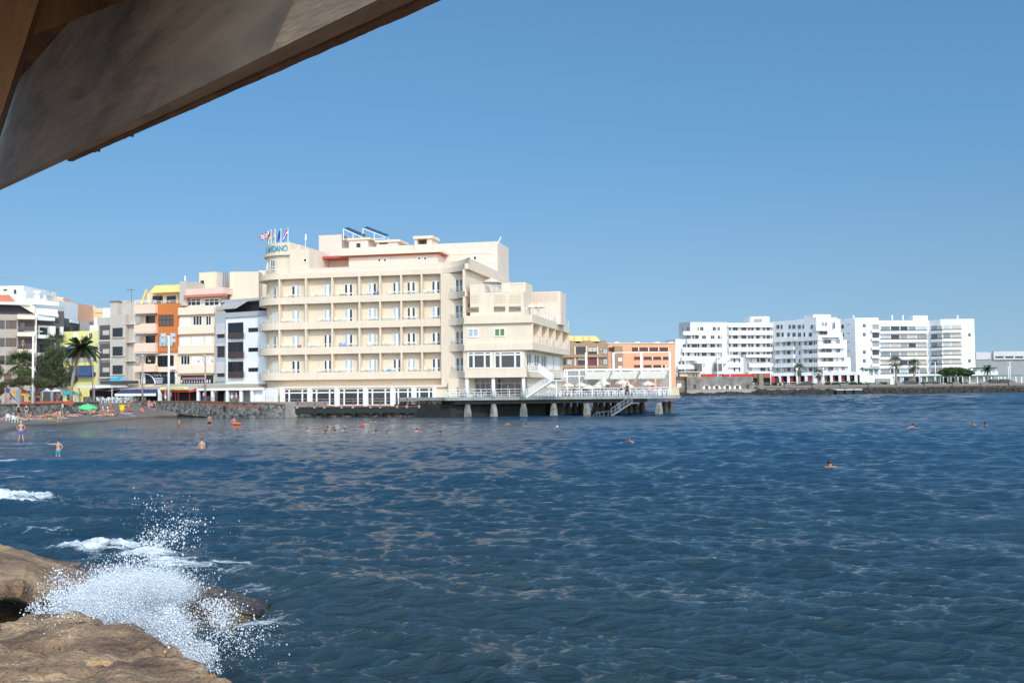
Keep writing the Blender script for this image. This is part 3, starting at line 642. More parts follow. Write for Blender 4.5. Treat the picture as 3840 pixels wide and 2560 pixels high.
# partitions, one per bay and floor
levels = [(BANDS[0][0] - .3, ROOFB[1])] + [(BANDS[i + 1][0] - .3, BANDS[i][1]) for i in range(3)]     # (floor, ceiling)
for fl, ce in levels:
    for k, u in enumerate(PU[:-1]):
        m = MB(); hf.box(m, u - .1, u + .1, fl, ce, -1.15, -.18); hf.box(m, u - .12, u + .12, fl + .30, ce, -.18, -.01); part(m, 'partition', cream, hotel)
DOORS = [(1095, 1125), (1216, 1243), (1293, 1323), (1382, 1413), (1475, 1503), (1528, 1558), (1621, 1651)]
dr = random.Random(3)
dark_set = {(0, 2), (1, 5), (0, 5), (2, 6), (2, 5), (2, 1), (3, 0), (3, 1), (3, 6), (3, 4)}
for li, (fl, ce) in enumerate(levels):
    for k, (a, b) in enumerate(DOORS):
        u0, u1 = hf.U(a, 1250, -1.1), hf.U(b, 1250, -1.1); mid = (u0 + u1) / 2
        for s, (p, q) in enumerate(((u0, mid - .12), (mid + .12, u1))):
            g = glass if (li, k) in dark_set or dr.random() < .28 else glass2
            window(hf, p, q, fl + .02, fl + 2.12, -1.1, hotel, gm=g, ft=.07, bars=0, name='balcony_door', hbar=.36)
        m = MB(); hf.box(m, mid - .12, mid + .12, fl, fl + 2.14, -1.098, -1.03); part(m, 'door_post', white, hotel)
    a = R(108); m = MB()
    # the door on the curved end
    c = hf.pt(cu + (RI + .0) * math.cos(R(108)), cw + RI * math.sin(R(108)), 0); fr2 = Frame((c.x, c.y), hf.u * math.cos(R(28)) - hf.n * math.sin(R(28)) * -1 if False else (hf.u * math.sin(R(108)) - hf.n * math.cos(R(108))))
    window(fr2, -.35, .35, fl + .02, fl + 2.1, -.02, hotel, gm=glass2 if li % 2 else glass, bars=1, name='balcony_door', hbar=.36, out=.12)
# white rails on the rounded balconies
for zt, zb in BANDS:
    m = MB(); pts = arc(cu, cw, RO - .08, 205, 112, 12)
    for dz in (.16, .33, .5):
        for p, q in zip(pts[:-1], pts[1:]): m.bar(hf.pt(p[0], p[1], zt + dz), hf.pt(q[0], q[1], zt + dz), .05)
    for p in pts[::3]: m.bar(hf.pt(p[0], p[1], zt), hf.pt(p[0], p[1], zt + .52), .05)
    part(m, 'railing', rail_m, hotel)
    m = MB(); a, b = hf.pt(cu, -.08, zt + .3), hf.pt(-.1, -.08, zt + .3); m.bar(a, b, .035)
    for k in range(29):
        p = a.lerp(b, k / 28); m.bar(p - Vector((0, 0, .3)), p, .03)
    part(m, 'railing', mat('cream_rail_paint', (.72, .64, .5), .6, 0), hotel)
# corner tower with the sign drum
wT = -1.1; zr0 = hf.Zz(1040, 958.5, wT); zr1 = hf.Zz(1040, 949, wT); zdt = hf.Zz(1060, 909, wT); ztt = hf.Zz(1120, 934, -.8)
uT0, uT1 = hf.U(1088, 950, wT), hf.U(1158.5, 950, -.8)
m = MB(); fprism(m, arc(cu, cw, RI, 200, 90) + [(uT0, wT), (uT0, -5.2), (cu - RI, -5.2)], ROOFB[0], zdt); part(m, 'tower', cream, hotel)
m = MB(); hf.box(m, uT0 + .01, uT1, ROOFB[0], ztt, -3.9, -.8); part(m, 'stair_house', cream, hotel)
m = MB(); hf.box(m, uT1 + .002, uT1 + .05, ROOFB[0], ztt, -3.9, -.9); 
m = MB(); fprism(m, arc(cu, cw, RI + .42, 200, 90) + [(uT0 + .15, wT + .42), (uT0 + .15, -5.2), (cu - RI - .3, -5.2)], zr0, zr1); part(m, 'canopy_ring', cream, hotel)
for (a0, a1, y0, y1) in ((283, 345, 575, 715),):
    pwindow(hf, Z3, a0, y0, a1, y1, -1.12, hotel, bars=1, hbar=.3, out=.1)
c = hf.pt(cu + RI * math.cos(R(140)), cw + RI * math.sin(R(140)), 0); fr2 = Frame((c.x, c.y), hf.u * math.sin(R(140)) - hf.n * math.cos(R(140)))
window(fr2, -.4, .4, hf.Zz(1000, 1010, wT), hf.Zz(1000, 975, wT), 0, hotel, bars=1, out=.1)
pwindow(hf, Z3, 735, 552, 790, 610, -.8, hotel, bars=0, ft=.12)
m = MB(); pts = arc(cu, cw, RI + .25, 165, 95, 10)
for dz in (.25, .5, .75):
    for p, q in zip(pts[:-1], pts[1:]): m.bar(hf.pt(p[0], p[1], ROOFB[0] + dz), hf.pt(q[0], q[1], ROOFB[0] + dz), .05)
part(m, 'railing', rail_m, hotel)
def letter(ch, size, depth, mt, parent, origin, xdir, ndir, name='letter', ext=.04, xs=1.0):
    cd = bpy.data.curves.new('t', 'FONT'); cd.body = ch; cd.size = size; cd.extrude = ext; cd.align_x = 'CENTER'; cd.offset = .012 * size
    to = bpy.data.objects.new('t', cd); C.objects.link(to); bpy.context.view_layer.update()
    me = bpy.data.meshes.new_from_object(to.evaluated_get(bpy.context.evaluated_depsgraph_get())); bpy.data.objects.remove(to); bpy.data.curves.remove(cd)
    x = Vector(xdir).normalized(); n = Vector(ndir).normalized(); z = Vector((0, 0, 1))
    mb = MB(); mb.add([Vector(origin) + x * v.co.x * xs + z * v.co.y + n * (v.co.z + depth) for v in me.vertices], [tuple(p.vertices) for p in me.polygons]); bpy.data.meshes.remove(me)
    return mb
zl = hf.Zz(1040, 943, wT)
for ch, s in (('O', .52), ('N', -.20), ('A', -.84), ('D', -1.44), ('E', -1.98), ('M', -2.66), ('L', -3.8), ('E', -4.4)):
    if s >= 0: o = hf.pt(cu + s, wT, zl); xd, nd = hf.u, hf.n
    else:
        t = math.pi / 2 - s / RI; nd = hf.u * math.cos(t) + hf.n * math.sin(t); xd = hf.u * math.sin(t) - hf.n * math.cos(t); o = hf.pt(cu + RI * math.cos(t), cw + RI * math.sin(t), zl)
    part(letter(ch, 1.32, .05, teal, hotel, o, xd, nd, xs=.70), 'sign_letter', teal, hotel)
# wall running back from the tower and the set-back upper block
w1 = -16.0; uS = hf.U(1236, 950, w1)
zM = hf.Zz(1750, 910, w1); zM2 = hf.Zz(1350, 928, w1)
m = MB(); fprism(m, [(uT0 + .02, -3.95), (uT0 + .25, -3.95), (uS, w1 - .2), (uS - .3, w1 - .2)], ROOFB[0] + .03, zdt - .02); part(m, 'side_wall', cream2, hotel)
m = MB(); hf.box(m, hf.U(1410, 920, w1), uA, ROOFB[0] + .02, zM, -24, w1); part(m, 'upper_storey', cream2, hotel)
m = MB(); hf.box(m, uS, hf.U(1410, 920, w1) - .01, ROOFB[0] + .02, zM2, -24, w1); part(m, 'upper_storey', cream2, hotel)
# penthouse strip with the red soffit
w2 = -12.6; up0, up1 = hf.U(1308, 960, w2), hf.U(1641, 960, w2)
zs = hf.Zz(1480, 955, w2); m = MB(); hf.box(m, up0, up1, ROOFB[0] + .03, zs - .18, w1 + .01, w2); part(m, 'penthouse_wall', cream2, hotel)
m = MB(); hf.box(m, up0 - 1.2, up1 + .9, zs + .05, zs + .38, w1 + .02, w2 + .9); part(m, 'penthouse_roof', cream, hotel)
m = MB(); hf.box(m, up0 - 1.25, up1 + .5, zs - .17, zs + .048, w1 + .02, w2 + .5); part(m, 'red_soffit', redline, hotel)
m = MB(); hf.box(m, hf.U(1190, 960, -14), up0 - 1.26, zs - .12, zs + .25, w1 + .03, -12.9); part(m, 'red_soffit', redline, hotel)
for (a, b) in ((1780, 1825), (1860, 1905)): pwindow(hf, Z3, a, 555, b, 605, w2, hotel, bars=0, ft=.1)
for (a, b) in ((400, 440), (472, 512)): pwindow(hf, Z5, a, 455, b, 495, w2, hotel, bars=0, ft=.1)
pwindow(hf, Z5, 1065, 447, 1105, 490, w1, hotel, bars=0); pwindow(hf, Z5, 1262, 470, 1330, 530, w1, hotel, bars=0, gm=white)
m = MB(); hf.pbox(m, Z5, 700, 412, 1295, 424, w1 + .06, w1 + .002); part(m, 'ledge', cream, hotel)
# roof blocks
w3 = -17.5
def block(Z, x0, y0, x1, y1, w, d, mt=cream2, name='roof_block', par=hotel):
    u0, u1, z0, z1 = hf.rect(Z, x0, y0, x1, y1, w); m = MB(); hf.box(m, u0, u1, z0, z1, w - d, w); part(m, name, mt, par); return u0, u1, z0, z1
block(Z3, 955, 228, 1277, 570, -19, 5.0); a = block(Z3, 1377, 298, 1640, 430, w3, 4.2)
m = MB(); hf.box(m, a[0] - .2, a[1] + .5, a[3], a[3] + .3, w3 - 4.4, w3 + .25); part(m, 'roof_slab', cream, hotel)
pwindow(hf, Z3, 1483, 345, 1537, 403, w3, hotel, bars=0, fm=darkf)
a = block(Z3, 1762, 330, 2060, 420, w3, 4); m = MB(); hf.box(m, a[0] - .2, a[1] + .4, a[3], a[3] + .35, w3 - 4.4, w3 + .3); part(m, 'roof_slab', cream, hotel)
m = MB(); hf.pbox(m, Z3, 1800, 338, 1918, 358, w3 + .02, w3 - .05); part(m, 'vent_slot', darkf, hotel)
u0, u1, z0, z1 = hf.rect(Z5, 387, 250, 590, 400, -16.5)
m = MB(); hf.box(m, u0, u1, z0, z1 - .9, -19.2, -15.4); hf.box(m, u0, u0 + .45, z1 - .9, z1, -19, -15.5); hf.box(m, u1 - .8, u1, z1 - .9, z1, -19, -15.5); hf.box(m, u0 + .46, u1 - .81, z1 - .9, z1, -18.8, -18.4); part(m, 'lift_house', cream2, hotel)
m = MB(); hf.box(m, u0 - .15, u1 + .25, z1, z1 + .45, -19.3, -15.2); part(m, 'roof_slab', cream, hotel)
# solar collectors, each a thing on the roof
sol = mat('solar_glass', (.03, .06, .11), .15, .2, 3, spec=.7); galv = mat('white_steel_frame', (.72, .72, .7), .5, 0)
def solar(x0, ytop, x1, ybot, w, lbl):
    u0, z1 = hf.uz(*Z3(x0, ytop), w); u1, z0 = hf.uz(*Z3(x1, ybot), w)
    r = thing('solar_collector', lbl, 'solar panel', hf.pt(u0, w, z0 - .2), 'solar collectors on the hotel roof')
    for k in range(2):
        wa = w - 1.9 * k; m = MB(); a_, b_ = hf.pt(u0, wa, z1), hf.pt(u1, wa, z0)
        m.bar(a_, b_, .12); m.bar(a_, hf.pt(u0, wa, z0 - .3), .12); m.bar(hf.pt(u0, wa, z0 - .2), b_ - Vector((0, 0, .2)), .1); m.bar(hf.pt((u0 + u1) / 2, wa, z0 - .2), hf.pt((u0 + u1) / 2, wa, (z0 + z1) / 2), .1); part(m, 'frame', galv, r)
    m = MB(); N_ = 4
    for i in range(N_):
        p, q = i / N_ + .02, (i + 1) / N_ - .02
        A_, B_ = hf.pt(u0 + (u1 - u0) * p, w, z1 + (z0 - z1) * p), hf.pt(u0 + (u1 - u0) * q, w, z1 + (z0 - z1) * q); t = Vector((0, 0, .1)); bk = hf.n * -1.9 + Vector((0, 0, .45))
        m.hexa([A_ + t, B_ + t, B_ + bk + t, A_ + bk + t, A_ + t * 1.8, B_ + t * 1.8, B_ + bk + t * 1.8, A_ + bk + t * 1.8])
    part(m, 'panel', sol, r)
solar(1300, 145, 1570, 262, -18.0, 'tilted dark solar collector on white frame, left of the pair on the hotel roof')
solar(1572, 135, 1890, 258, -20.0, 'tilted dark solar collector on white frame, right of the pair on the hotel roof')
# ------------------------------------------------------------------ corner loggia between main front and right wing
def bez(off=0.0, n=14):
    pts = []
    for i in range(n + 1):
        t = i / n; x = 2 * t * (1 - t) * (uA * .62) + t * t * uA; y = 2 * t * (1 - t) * .35 + t * t * 4.0
        dx = 2 * (1 - 2 * t) * uA * .62 + 2 * t * uA; dy = 2 * (1 - 2 * t) * .35 + 2 * t * 4.0; L = math.hypot(dx, dy)
        pts.append((x + dy / L * off, y - dx / L * off))
    return pts
for zt, zb in BANDS:
    m = MB(); fprism_ring(m, bez(0), bez(.16), zb, zt); fprism(m, bez(.16) + [(uA, -1), (0, -1)], zb, zt - .3); part(m, 'balcony_parapet', cream, hotel)
    m = MB(); pp = bez(.08)
    for dz in (.24, .44, .64):
        for p, q in zip(pp[1:-1], pp[2:]): m.bar(hf.pt(p[0], p[1], zt + dz), hf.pt(q[0], q[1], zt + dz), .055)
    for p in pp[1::4]: m.bar(hf.pt(p[0], p[1], zt), hf.pt(p[0], p[1], zt + .66), .06)
    part(m, 'railing', rail_m, hotel)
m = MB(); fprism(m, bez(0) + [(uA + .55, 4), (uA + .55, -24.2), (uA, -24.2), (uA, -1), (0, -1)], ROOFB[1] + .05, ROOFB[0] + .06); part(m, 'roof_edge', cream, hotel)
ins = bez(.5)
m = MB(); fprism_ring(m, [(0, -.45)] + ins[3:] + [(uA + .45, 3.3), (uA + .45, -16)], [(0, -.65)] + bez(.7)[3:] + [(uA + .25, 3.1), (uA + .25, -16)], ROOFB[0] + .061, ROOFT + .15); part(m, 'roof_parapet', cream2, hotel)
m = MB(); hf.box(m, -.1, uA - .01, zg, ROOFB[1], -14, .25); part(m, 'loggia_wall', cream, hotel)
for fl, ce in levels:
    m = MB(); hf.box(m, -.12, .1, fl, ce, .252, -.02); part(m, 'partition', cream, hotel); m = MB(); hf.box(m, uA - .32, uA, fl, ce, .26, 3.95); part(m, 'partition', cream, hotel)
    u0, u1 = hf.U(1710, 1250, .25), hf.U(1738, 1250, .25)
    for p, q in ((u0, (u0 + u1) / 2 - .05), ((u0 + u1) / 2 + .05, u1)): window(hf, p, q, fl + .02, fl + 2.15, .25, hotel, bars=0, name='balcony_door', gm=glass)
# side wall of the main block (faces right)
m = MB(); hf.box(m, uA - .5, uA + .001, zg, ROOFB[1] + .04, -24, .2); part(m, 'end_wall', cream2, hotel)
# ------------------------------------------------------------------ right wing
zTb, zTt = hf.Zz(1860, Z5(0, 1246)[1], 4.4), hf.Zz(1860, Z5(0, 1147)[1], 4.4)          # terrace parapet
z2b, z2t = hf.Zz(1860, Z6(0, 630)[1], 4.4), hf.Zz(1860, Z6(0, 545)[1], 4.4)
z1b, z1t = hf.Zz(1860, Z6(0, 964)[1], 4.25), hf.Zz(1860, Z6(0, 856)[1], 4.25)
ug = hf.U(1975, 1400, 4.2); wBk = -27.0
m = MB(); hf.box(m, uA + .002, uB - 1.9, z2t, zTb, wBk, 4.0); hf.box(m, uB - 1.901, uB - .02, z2t, zTb, 3.7, 4.0); part(m, 'wing_wall', cream, hotel)
m = MB(); hf.box(m, uA + .002, ug - .3, z1t, z2b, wBk, 4.0); part(m, 'wing_wall', cream, hotel)
m = MB(); hf.box(m, uA - .05, uB, zTb, zTt, wBk, 4.42); part(m, 'terrace_parapet', cream, hotel)
m = MB(); hf.box(m, uA - .05, uB, z2b, z2t, wBk, 4.40); part(m, 'storey_band', cream, hotel)
m = MB(); hf.box(m, uA - .05, ug, z1b, z1t, wBk, 4.25); part(m, 'storey_band', cream, hotel)
pwindow(hf, Z6, 374, 366, 507, 472, 4.0, hotel, ft=.13, gm=glass2, out=.1); pwindow(hf, Z6, 698, 360, 834, 464, 4.0, hotel, ft=.13, gm=mat('green_curtain', (.14, .2, .07), .6), out=.1)
for a, b, c, d in ((380, 658, 448, 583), (705, 1030, 776, 955)):
    u0, u1, z0, z1 = hf.rect(Z6, a, 652, b, 850, 4.0); m = MB()
    us = [u0, hf.U(Z6(c, 0)[0], 1350, 4), hf.U(Z6(d, 0)[0], 1350, 4), u1]; zt = hf.Zz(Z6(a, 0)[0], Z6(0, 688)[1], 4)
    for k, u in enumerate(us): hf.box(m, u - .12, u + .12, z0, z1, 4.003, 4.14)
    for p, q in zip(us[:-1], us[1:]): hf.box(m, p + .12, q - .12, z0, z0 + .12, 4.003, 4.13); hf.box(m, p + .12, q - .12, zt - .1, zt + .1, 4.003, 4.13); hf.box(m, p + .12, q - .12, z1 - .1, z1, 4.003, 4.13)
    f = part(m, 'picture_window', white, hotel); g = MB(); hf.box(g, u0 + .1, u1 - .1, z0 + .1, z1 - .08, 4.002, 4.05); part(g, 'pane', glass, f)
# side of the wing: open balconies, then windows
ws = [hf.wz(*Z6(x, 420), uB)[0] for x in (1180, 1280, 1367, 1450, 1533, 1615)]; ws[-1] = wBk + .1
for w in ws[1:]:
    m = MB(); hf.box(m, uB - 1.89, uB - .02, z2t, zTb, w - .12, w + .12); part(m, 'partition', cream, hotel)
for a, b in zip(ws[:-1], ws[1:]):
    m = MB(); railing(m, [hf.pt(uB - .1, a - .2, z2t - .15), hf.pt(uB - .1, b + .2, z2t - .15)], 1.15, 4, .028, 2.2); part(m, 'railing', rail_m, hotel)
sf = Frame((hf.pt(ug - .3, 4.0, 0).x, hf.pt(ug - .3, 4.0, 0).y), -hf.n)          # frame along the wing's right side
class _S: pass
for i, x in enumerate((1085, 1180, 1265, 1350, 1435)):
    wa = hf.wz(*Z6(x, 750), ug - .3)[0]; wb = hf.wz(*Z6(x + (62 if i < 3 else 55), 750), ug - .3)[0]
    window(sf, 4.0 - wa, 4.0 - wb, z1t + .05 if i > 2 else z1t + .3, z2b - .35, 0, hotel, gm=glass if i < 3 else white, bars=1, ft=.12, out=.08)
# ground floor under the wing
m = MB(); hf.box(m, uA - 3.2, ug - .6, 2.7, z1b, wBk, 1.6); part(m, 'ground_floor_wall', cream, hotel)
for a, b in ((460, 665), (700, 1035), (1080, 1290)):
    u0, u1, z0, z1 = hf.rect(Z6, a, 970, b, 1195, 1.6); n = 3 if b - a > 250 else 2
    if u1 > ug - .65: u1 = ug - .65
    window(hf, u0, u1, 2.75, z1, 1.6, hotel, fm=mat('salmon_frame', (.45, .33, .29), .6, 0), ft=.16, bars=n, hbar=.72, out=.1)
for x in (362, 685, 1056):
    u, z = hf.uz(*Z6(x, 1100), 3.8); m = MB(); m.tube([hf.pt(u, 3.75, 2.7), hf.pt(u, 3.75, z1b)], .26, 14); part(m, 'column', white, hotel, True)
# roof structures of the wing terrace
def screen(u0, u1, z0, z1, w, par=hotel, nx=8, nz=6):
    m = MB(); sx, sz = (u1 - u0) / nx, (z1 - z0) / nz
    for i in range(nx):
        for j in range(nz): hf.box(m, u0 + sx * (i + .28), u0 + sx * (i + .72), z0 + sz * (j + .28), z0 + sz * (j + .72), w + .002, w + .02)
    part(m, 'screen_holes', mat('shaded_block_opening', (.42, .30, .21), .9, 0), par)
u0, u1, _, z1 = hf.rect(Z5, 965, 782, 1190, 1140, 3.5); m = MB(); hf.box(m, uA + .6, u1, zTt - .3, z1, -2, 3.5); part(m, 'terrace_wall', cream, hotel)
u2, u3, _, z3 = hf.rect(Z5, 1190, 872, 1668, 1140, 3.5)
m = MB(); hf.box(m, u2 + .01, u3, zTt - .31, z3, -1.0, 3.5); part(m, 'terrace_wall', cream, hotel)
for a, b in ((995, 1130), (1310, 1445), (1490, 1632)):
    p, q, r, s = hf.rect(Z5, a, 905, b, 1012, 3.5); screen(p, q, r, s, 3.5, nx=7)
    p, q, r, s = hf.rect(Z5, a, 1045 if a > 1000 else 1055, b, 1118 if a < 1000 else 1108, 3.5); m = MB(); hf.box(m, p, q, r, s, 3.502, 3.52); f = part(m, 'slot_window', darkf, hotel)
    m = MB()
    for k in range(4): hf.box(m, p, q, r + (s - r) * (k + .3) / 4, r + (s - r) * (k + .55) / 4, 3.521, 3.58)
    part(m, 'slats', cream, f)
for (a, b, t, w, mt) in ((1400, 1690, 762, -7, cream), (1692, 2105, 870, -15, cream2)):
    p, q, r, s = hf.rect(Z5, a, t, b, 1130, w); m = MB(); hf.box(m, p, q, zTt - .32, s, w - 5, w); part(m, 'terrace_wall', mt, hotel)
    if a > 1600:
        p, q, r, s = hf.rect(Z5, 1695, 882, 2070, 995, w); screen(p, q, r, s, w, nx=20, nz=8)
    else:
        p, q, r, s = hf.rect(Z5, 1500, 772, 1665, 800, w); screen(p, q, r, s, w, nx=9, nz=2)
m = MB(); railing(m, [hf.pt(u3 + .1, 4.25, zTt), hf.pt(uB - .15, 4.25, zTt), hf.pt(uB - .15, wBk + .3, zTt)], .95, 4, .03, 2.4); part(m, 'railing', rail_m, hotel)
u0, u1, z0, z1 = hf.rect(Z5, 1192, 800, 1420, 868, 3.3); m = MB(); railing(m, [hf.pt(u2, 3.3, z3), hf.pt(u3 - 2, 3.3, z3)], .9, 3, .03, 2); part(m, 'railing', rail_m, hotel)
# ------------------------------------------------------------------ restaurant storey under the balconies
zR1 = hf.Zz(1300, 1446, .5); zR0 = hf.Zz(1300, 1519, .4); zW = zR0 - .12
m = MB(); fprism(m, [(cu + .6, .3), (uA - 3.4, .3), (uA - 3.4, -12), (cu + .6, -12)], zW, zR1 - .35); part(m, 'restaurant_wall', cream, hotel)
m = MB(); hf.box(m, cu + .3, uA - 3.5, zR1 - .34, zR1, -1.15, .62); part(m, 'ledge', cream, hotel)
piers = [1060, 1163, 1265, 1372, 1474, 1553, 1632]
for i, (a, b) in enumerate(zip(piers[:-1], piers[1:])):
    u0, u1 = hf.U(a + 7, 1480, .35), hf.U(b - 8, 1480, .35); zt = zR1 - .42; m = MB()
    us = [u0, u0 + (u1 - u0) * .21, u0 + (u1 - u0) * .77, u1]
    for u in us: hf.box(m, u - .1, u + .1, zR0, zt, .302, .46)
    for p, q in zip(us[:-1], us[1:]):
        hf.box(m, p + .1, q - .1, zt - .12, zt, .302, .45); hf.box(m, p + .1, q - .1, zt - .62, zt - .46, .302, .45); hf.box(m, p + .1, q - .1, zR0, zR0 + .1, .302, .45)
    f = part(m, 'restaurant_window', white, hotel); g = MB(); hf.box(g, u0 + .05, u1 - .05, zR0 + .05, zt - .05, .301, .36); part(g, 'pane', glass, f)
for a in piers:
    u = hf.U(a, 1480, .6); m = MB(); hf.box(m, u - .36, u + .2, zW, zR1 - .36, .303, .72); part(m, 'pier', white, hotel)
# gate of white bars at the left end
m = MB(); a_ = hf.pt(cu - 2.6, -.9, zW); b_ = hf.pt(cu + .25, 1.2, zW); n = 17
for k in range(n): p = a_.lerp(b_, k / (n - 1)); m.bar(p, p + Vector((0, 0, 2.75)), .07)
for dz in (.15, 1.3, 2.6): m.bar(a_ + Vector((0, 0, dz)), b_ + Vector((0, 0, dz)), .07)
m.bar(a_ + Vector((0, 0, 2.5)), b_ + Vector((0, 0, .3)), .06); part(m, 'bar_gate', white, hotel)
# walkway, its posts, brackets and the quay below
uW0, uW1 = cu - .6, uA - 3.0
m = MB(); hf.box(m, uW0, uW1, zW - .12, zW, .31, 2.3); part(m, 'walkway', brownp, hotel)
m = MB(); hf.box(m, uW0 + 1.6, uW1, zW - 1.0, zW - .13, 1.6, 2.2); part(m, 'walkway_beam', black_beam, hotel)
for i, x in enumerate((1072, 1115, 1180, 1217, 1282, 1324, 1390, 1426, 1490, 1526, 1572, 1605)):
    u = hf.U(x, 1520, 2.25); m = MB(); hf.box(m, u - .07, u + .07, zW, zW + 1.15, 2.1, 2.24)
    pst = part(m, 'walkway_post', brownp, hotel); m = MB(); hf.box(m, u - .16, u + .16, zW - .28, zW + .12, 2.241, 2.36); part(m, 'bracket', conc_l, pst)
    m = MB(); p0 = [(u - .3, 2.15), (u + .3, 2.15), (u + .3, 1.2), (u - .3, 1.2)]; fprism(m, p0, zW - 1.25, zW - 1.01); fprism(m, [(u - .15, 2.0), (u + .15, 2.0), (u + .15, 1.2), (u - .15, 1.2)], zW - 1.6, zW - 1.26); part(m, 'corbel', black_beam, hotel)
for dz in (.72, 1.08):
    m = MB(); m.bar(hf.pt(uW0 + 1.8, 2.18, zW + dz), hf.pt(uW1, 2.18, zW + dz), .045); part(m, 'walkway_rail', mat('grey_rail', (.45, .42, .4), .5, 0), hotel)
quay = ramp_mat('algae_stained_quay', [(.3, (.05, .04, .025)), (.5, (.17, .15, .10)), (.7, (.38, .36, .29))], scale=.8, rough=.9, bump=.6, bscale=4, bdist=.1)
m = MB(); hf.box(m, uW0 + 1.4, uW1 + 1.2, -1.5, zW - 1.12, -6, 1.35)
o = single(m, 'quay', quay, 'stained concrete quay carrying the hotel walkway above the water', 'quay')
m = MB(); g = random.Random(8)
for k in range(90):
    u = g.uniform(uW0 + 1.3, uW1 + 1.4); m.ball(hf.pt(u, 1.4 + g.uniform(-.2, .35), g.uniform(-.2, .12)), (g.uniform(.3, .9), g.uniform(.25, .5), g.uniform(.15, .4)), 7, 5)
single(m, 'rock', wet_shade_m, 'dark wet boulders along the foot of the hotel quay', 'rocks', kind='stuff')
# ------------------------------------------------------------------ pier deck in front of and beside the hotel
DZ = 2.7
def dp(sx, Y=140.0, z=DZ): p = atY(sx, 1440, Y); return Vector((p.x, Y, z))
pier = thing('pier', 'long concrete terrace pier standing on tapered pillars beside the hotel', 'pier', dp(2100, 146, 0))
L0, R0 = dp(1672).x, dp(2552).x
df = Frame((L0, 140.0), (1, 0))
poly = [(L0 + 1.2 * math.cos(R(a)) + .6, 141.2 + 1.2 * math.sin(R(a))) for a in range(180, 271, 15)] + [(R0 - .3, 140), (R0, 140.3), (R0 + .4, 150), (22, 166), (uB and 8.5, 172), (-14, 152), (-16.2, 146)]
m = MB(); m.prism(poly, DZ - .42, DZ); part(m, 'deck', conc_l, pier)
inp = [(L0 + 1.2, 140.8), (R0 - 4.5, 140.8), (R0 - 4.2, 149), (21, 163), (8.5, 168), (-13, 151)]
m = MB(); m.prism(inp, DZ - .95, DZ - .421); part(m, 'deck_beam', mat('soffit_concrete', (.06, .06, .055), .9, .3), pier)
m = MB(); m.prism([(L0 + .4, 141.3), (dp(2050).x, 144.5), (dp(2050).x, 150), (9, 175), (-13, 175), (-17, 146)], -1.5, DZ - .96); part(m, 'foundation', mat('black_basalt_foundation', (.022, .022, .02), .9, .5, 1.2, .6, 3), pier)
def pillar(x, Y, mt, s=1.0):
    m = MB(); n = 4; z1 = DZ - .96; m.tube([(x, Y, -1.3), (x, Y, -.1), (x, Y, .9), (x, Y, z1 - .35), (x, Y, z1)], [.62 * s, .55 * s, .48 * s, .36 * s, .32 * s], 4)
    return part(m, 'pillar', mt, pier)
for x in (365, 688, 1055): p = dp(Z6(x, 0)[0]); pillar(p.x, 140.9, conc)
for x in (65, 555, 1620): p = dp(Z7(x, 0)[0]); pillar(p.x, 140.9, conc)
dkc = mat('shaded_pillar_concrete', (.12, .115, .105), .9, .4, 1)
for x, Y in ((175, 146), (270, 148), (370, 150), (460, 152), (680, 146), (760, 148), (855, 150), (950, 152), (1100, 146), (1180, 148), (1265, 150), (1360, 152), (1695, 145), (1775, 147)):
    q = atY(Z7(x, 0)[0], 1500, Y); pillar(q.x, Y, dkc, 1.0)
# railings in three runs with a gap for the water stair
rw = MB(); railing(rw, [dp(1672, 140.25), dp(1752, 140.15)], 1.05, 3, .03, 1.6); part(rw, 'railing', rail_m, pier)
for a, b in ((1758, 1850), (1858, 1962), (1972, 2100), (2104, 2220), (2222, 2337), (2362, 2470), (2474, 2506)):
    rw = MB(); railing(rw, [dp(a, 140.15), dp(b, 140.15)], 1.08, 3, .03, 1.7); part(rw, 'railing', rail_m, pier)
# cream balustrade of close bars at the right corner
bm = mat('pale_orange_paint', (.72, .56, .36), .7, .05)
rw = MB(); a, b, c = dp(2506, 140.15), Vector((R0 - .1, 140.3, DZ)), Vector((R0 + .25, 149.5, DZ))
for p, q, n in ((a, b, 14), (b, c, 16)):
    rw.bar(p + Vector((0, 0, 1.05)), q + Vector((0, 0, 1.05)), .12); rw.bar(p + Vector((0, 0, .1)), q + Vector((0, 0, .1)), .08)
    for k in range(n + 1): t = p.lerp(q, k / n); rw.bar(t, t + Vector((0, 0, 1.05)), .05)
part(rw, 'balustrade', bm, pier)
# water stair from the gap down to the left
st = thing('water_stair', 'grey steel stair with handrails running down from the pier into the water', 'stairs', dp(2345, 139.2, 0))
galv2 = mat('galvanised_steel', (.17, .18, .19), .5, .2, 3)
pt = lambda x, y, Y: atY(*Z7(x, y), Y)
m = MB(); a, b = pt(1210, 1205, 139.3), pt(905, 1400, 139.3); dv = Vector((0, -1.1, 0))
for s in (0, 1): m.bar(a + dv * s, b + dv * s, .07, .18)
part(m, 'stringer', galv2, st); m = MB()
for k in range(12): p = a.lerp(b, (k + .5) / 12); m.box(p.x - .18, p.x + .18, 138.2, 139.3, p.z - .02, p.z + .03)
part(m, 'step', galv2, st, label=None)
for s in (0, 1):
    m = MB(); u = Vector((0, 0, .95)); m.bar(a + dv * s + u, b + dv * s + u, .05); m.bar(a + dv * s + u * .5, b + dv * s + u * .5, .04)
    for k in range(6): p = a.lerp(b, k / 5) + dv * s; m.bar(p, p + u, .05)
    a2, b2 = pt(900, 1335, 139.3 - 1.1 * s), pt(620, 1420, 139.3 - 1.1 * s); c2 = pt(700, 1355, 139.3 - 1.1 * s)
    m.bar(a2, c2, .05); m.bar(c2, b2, .05)
    for x in (700, 740, 800, 865): p = pt(x, 1350, 139.3 - 1.1 * s); m.bar(p, Vector((p.x, p.y, -.4)), .05)
    part(m, 'handrail', galv2, st)
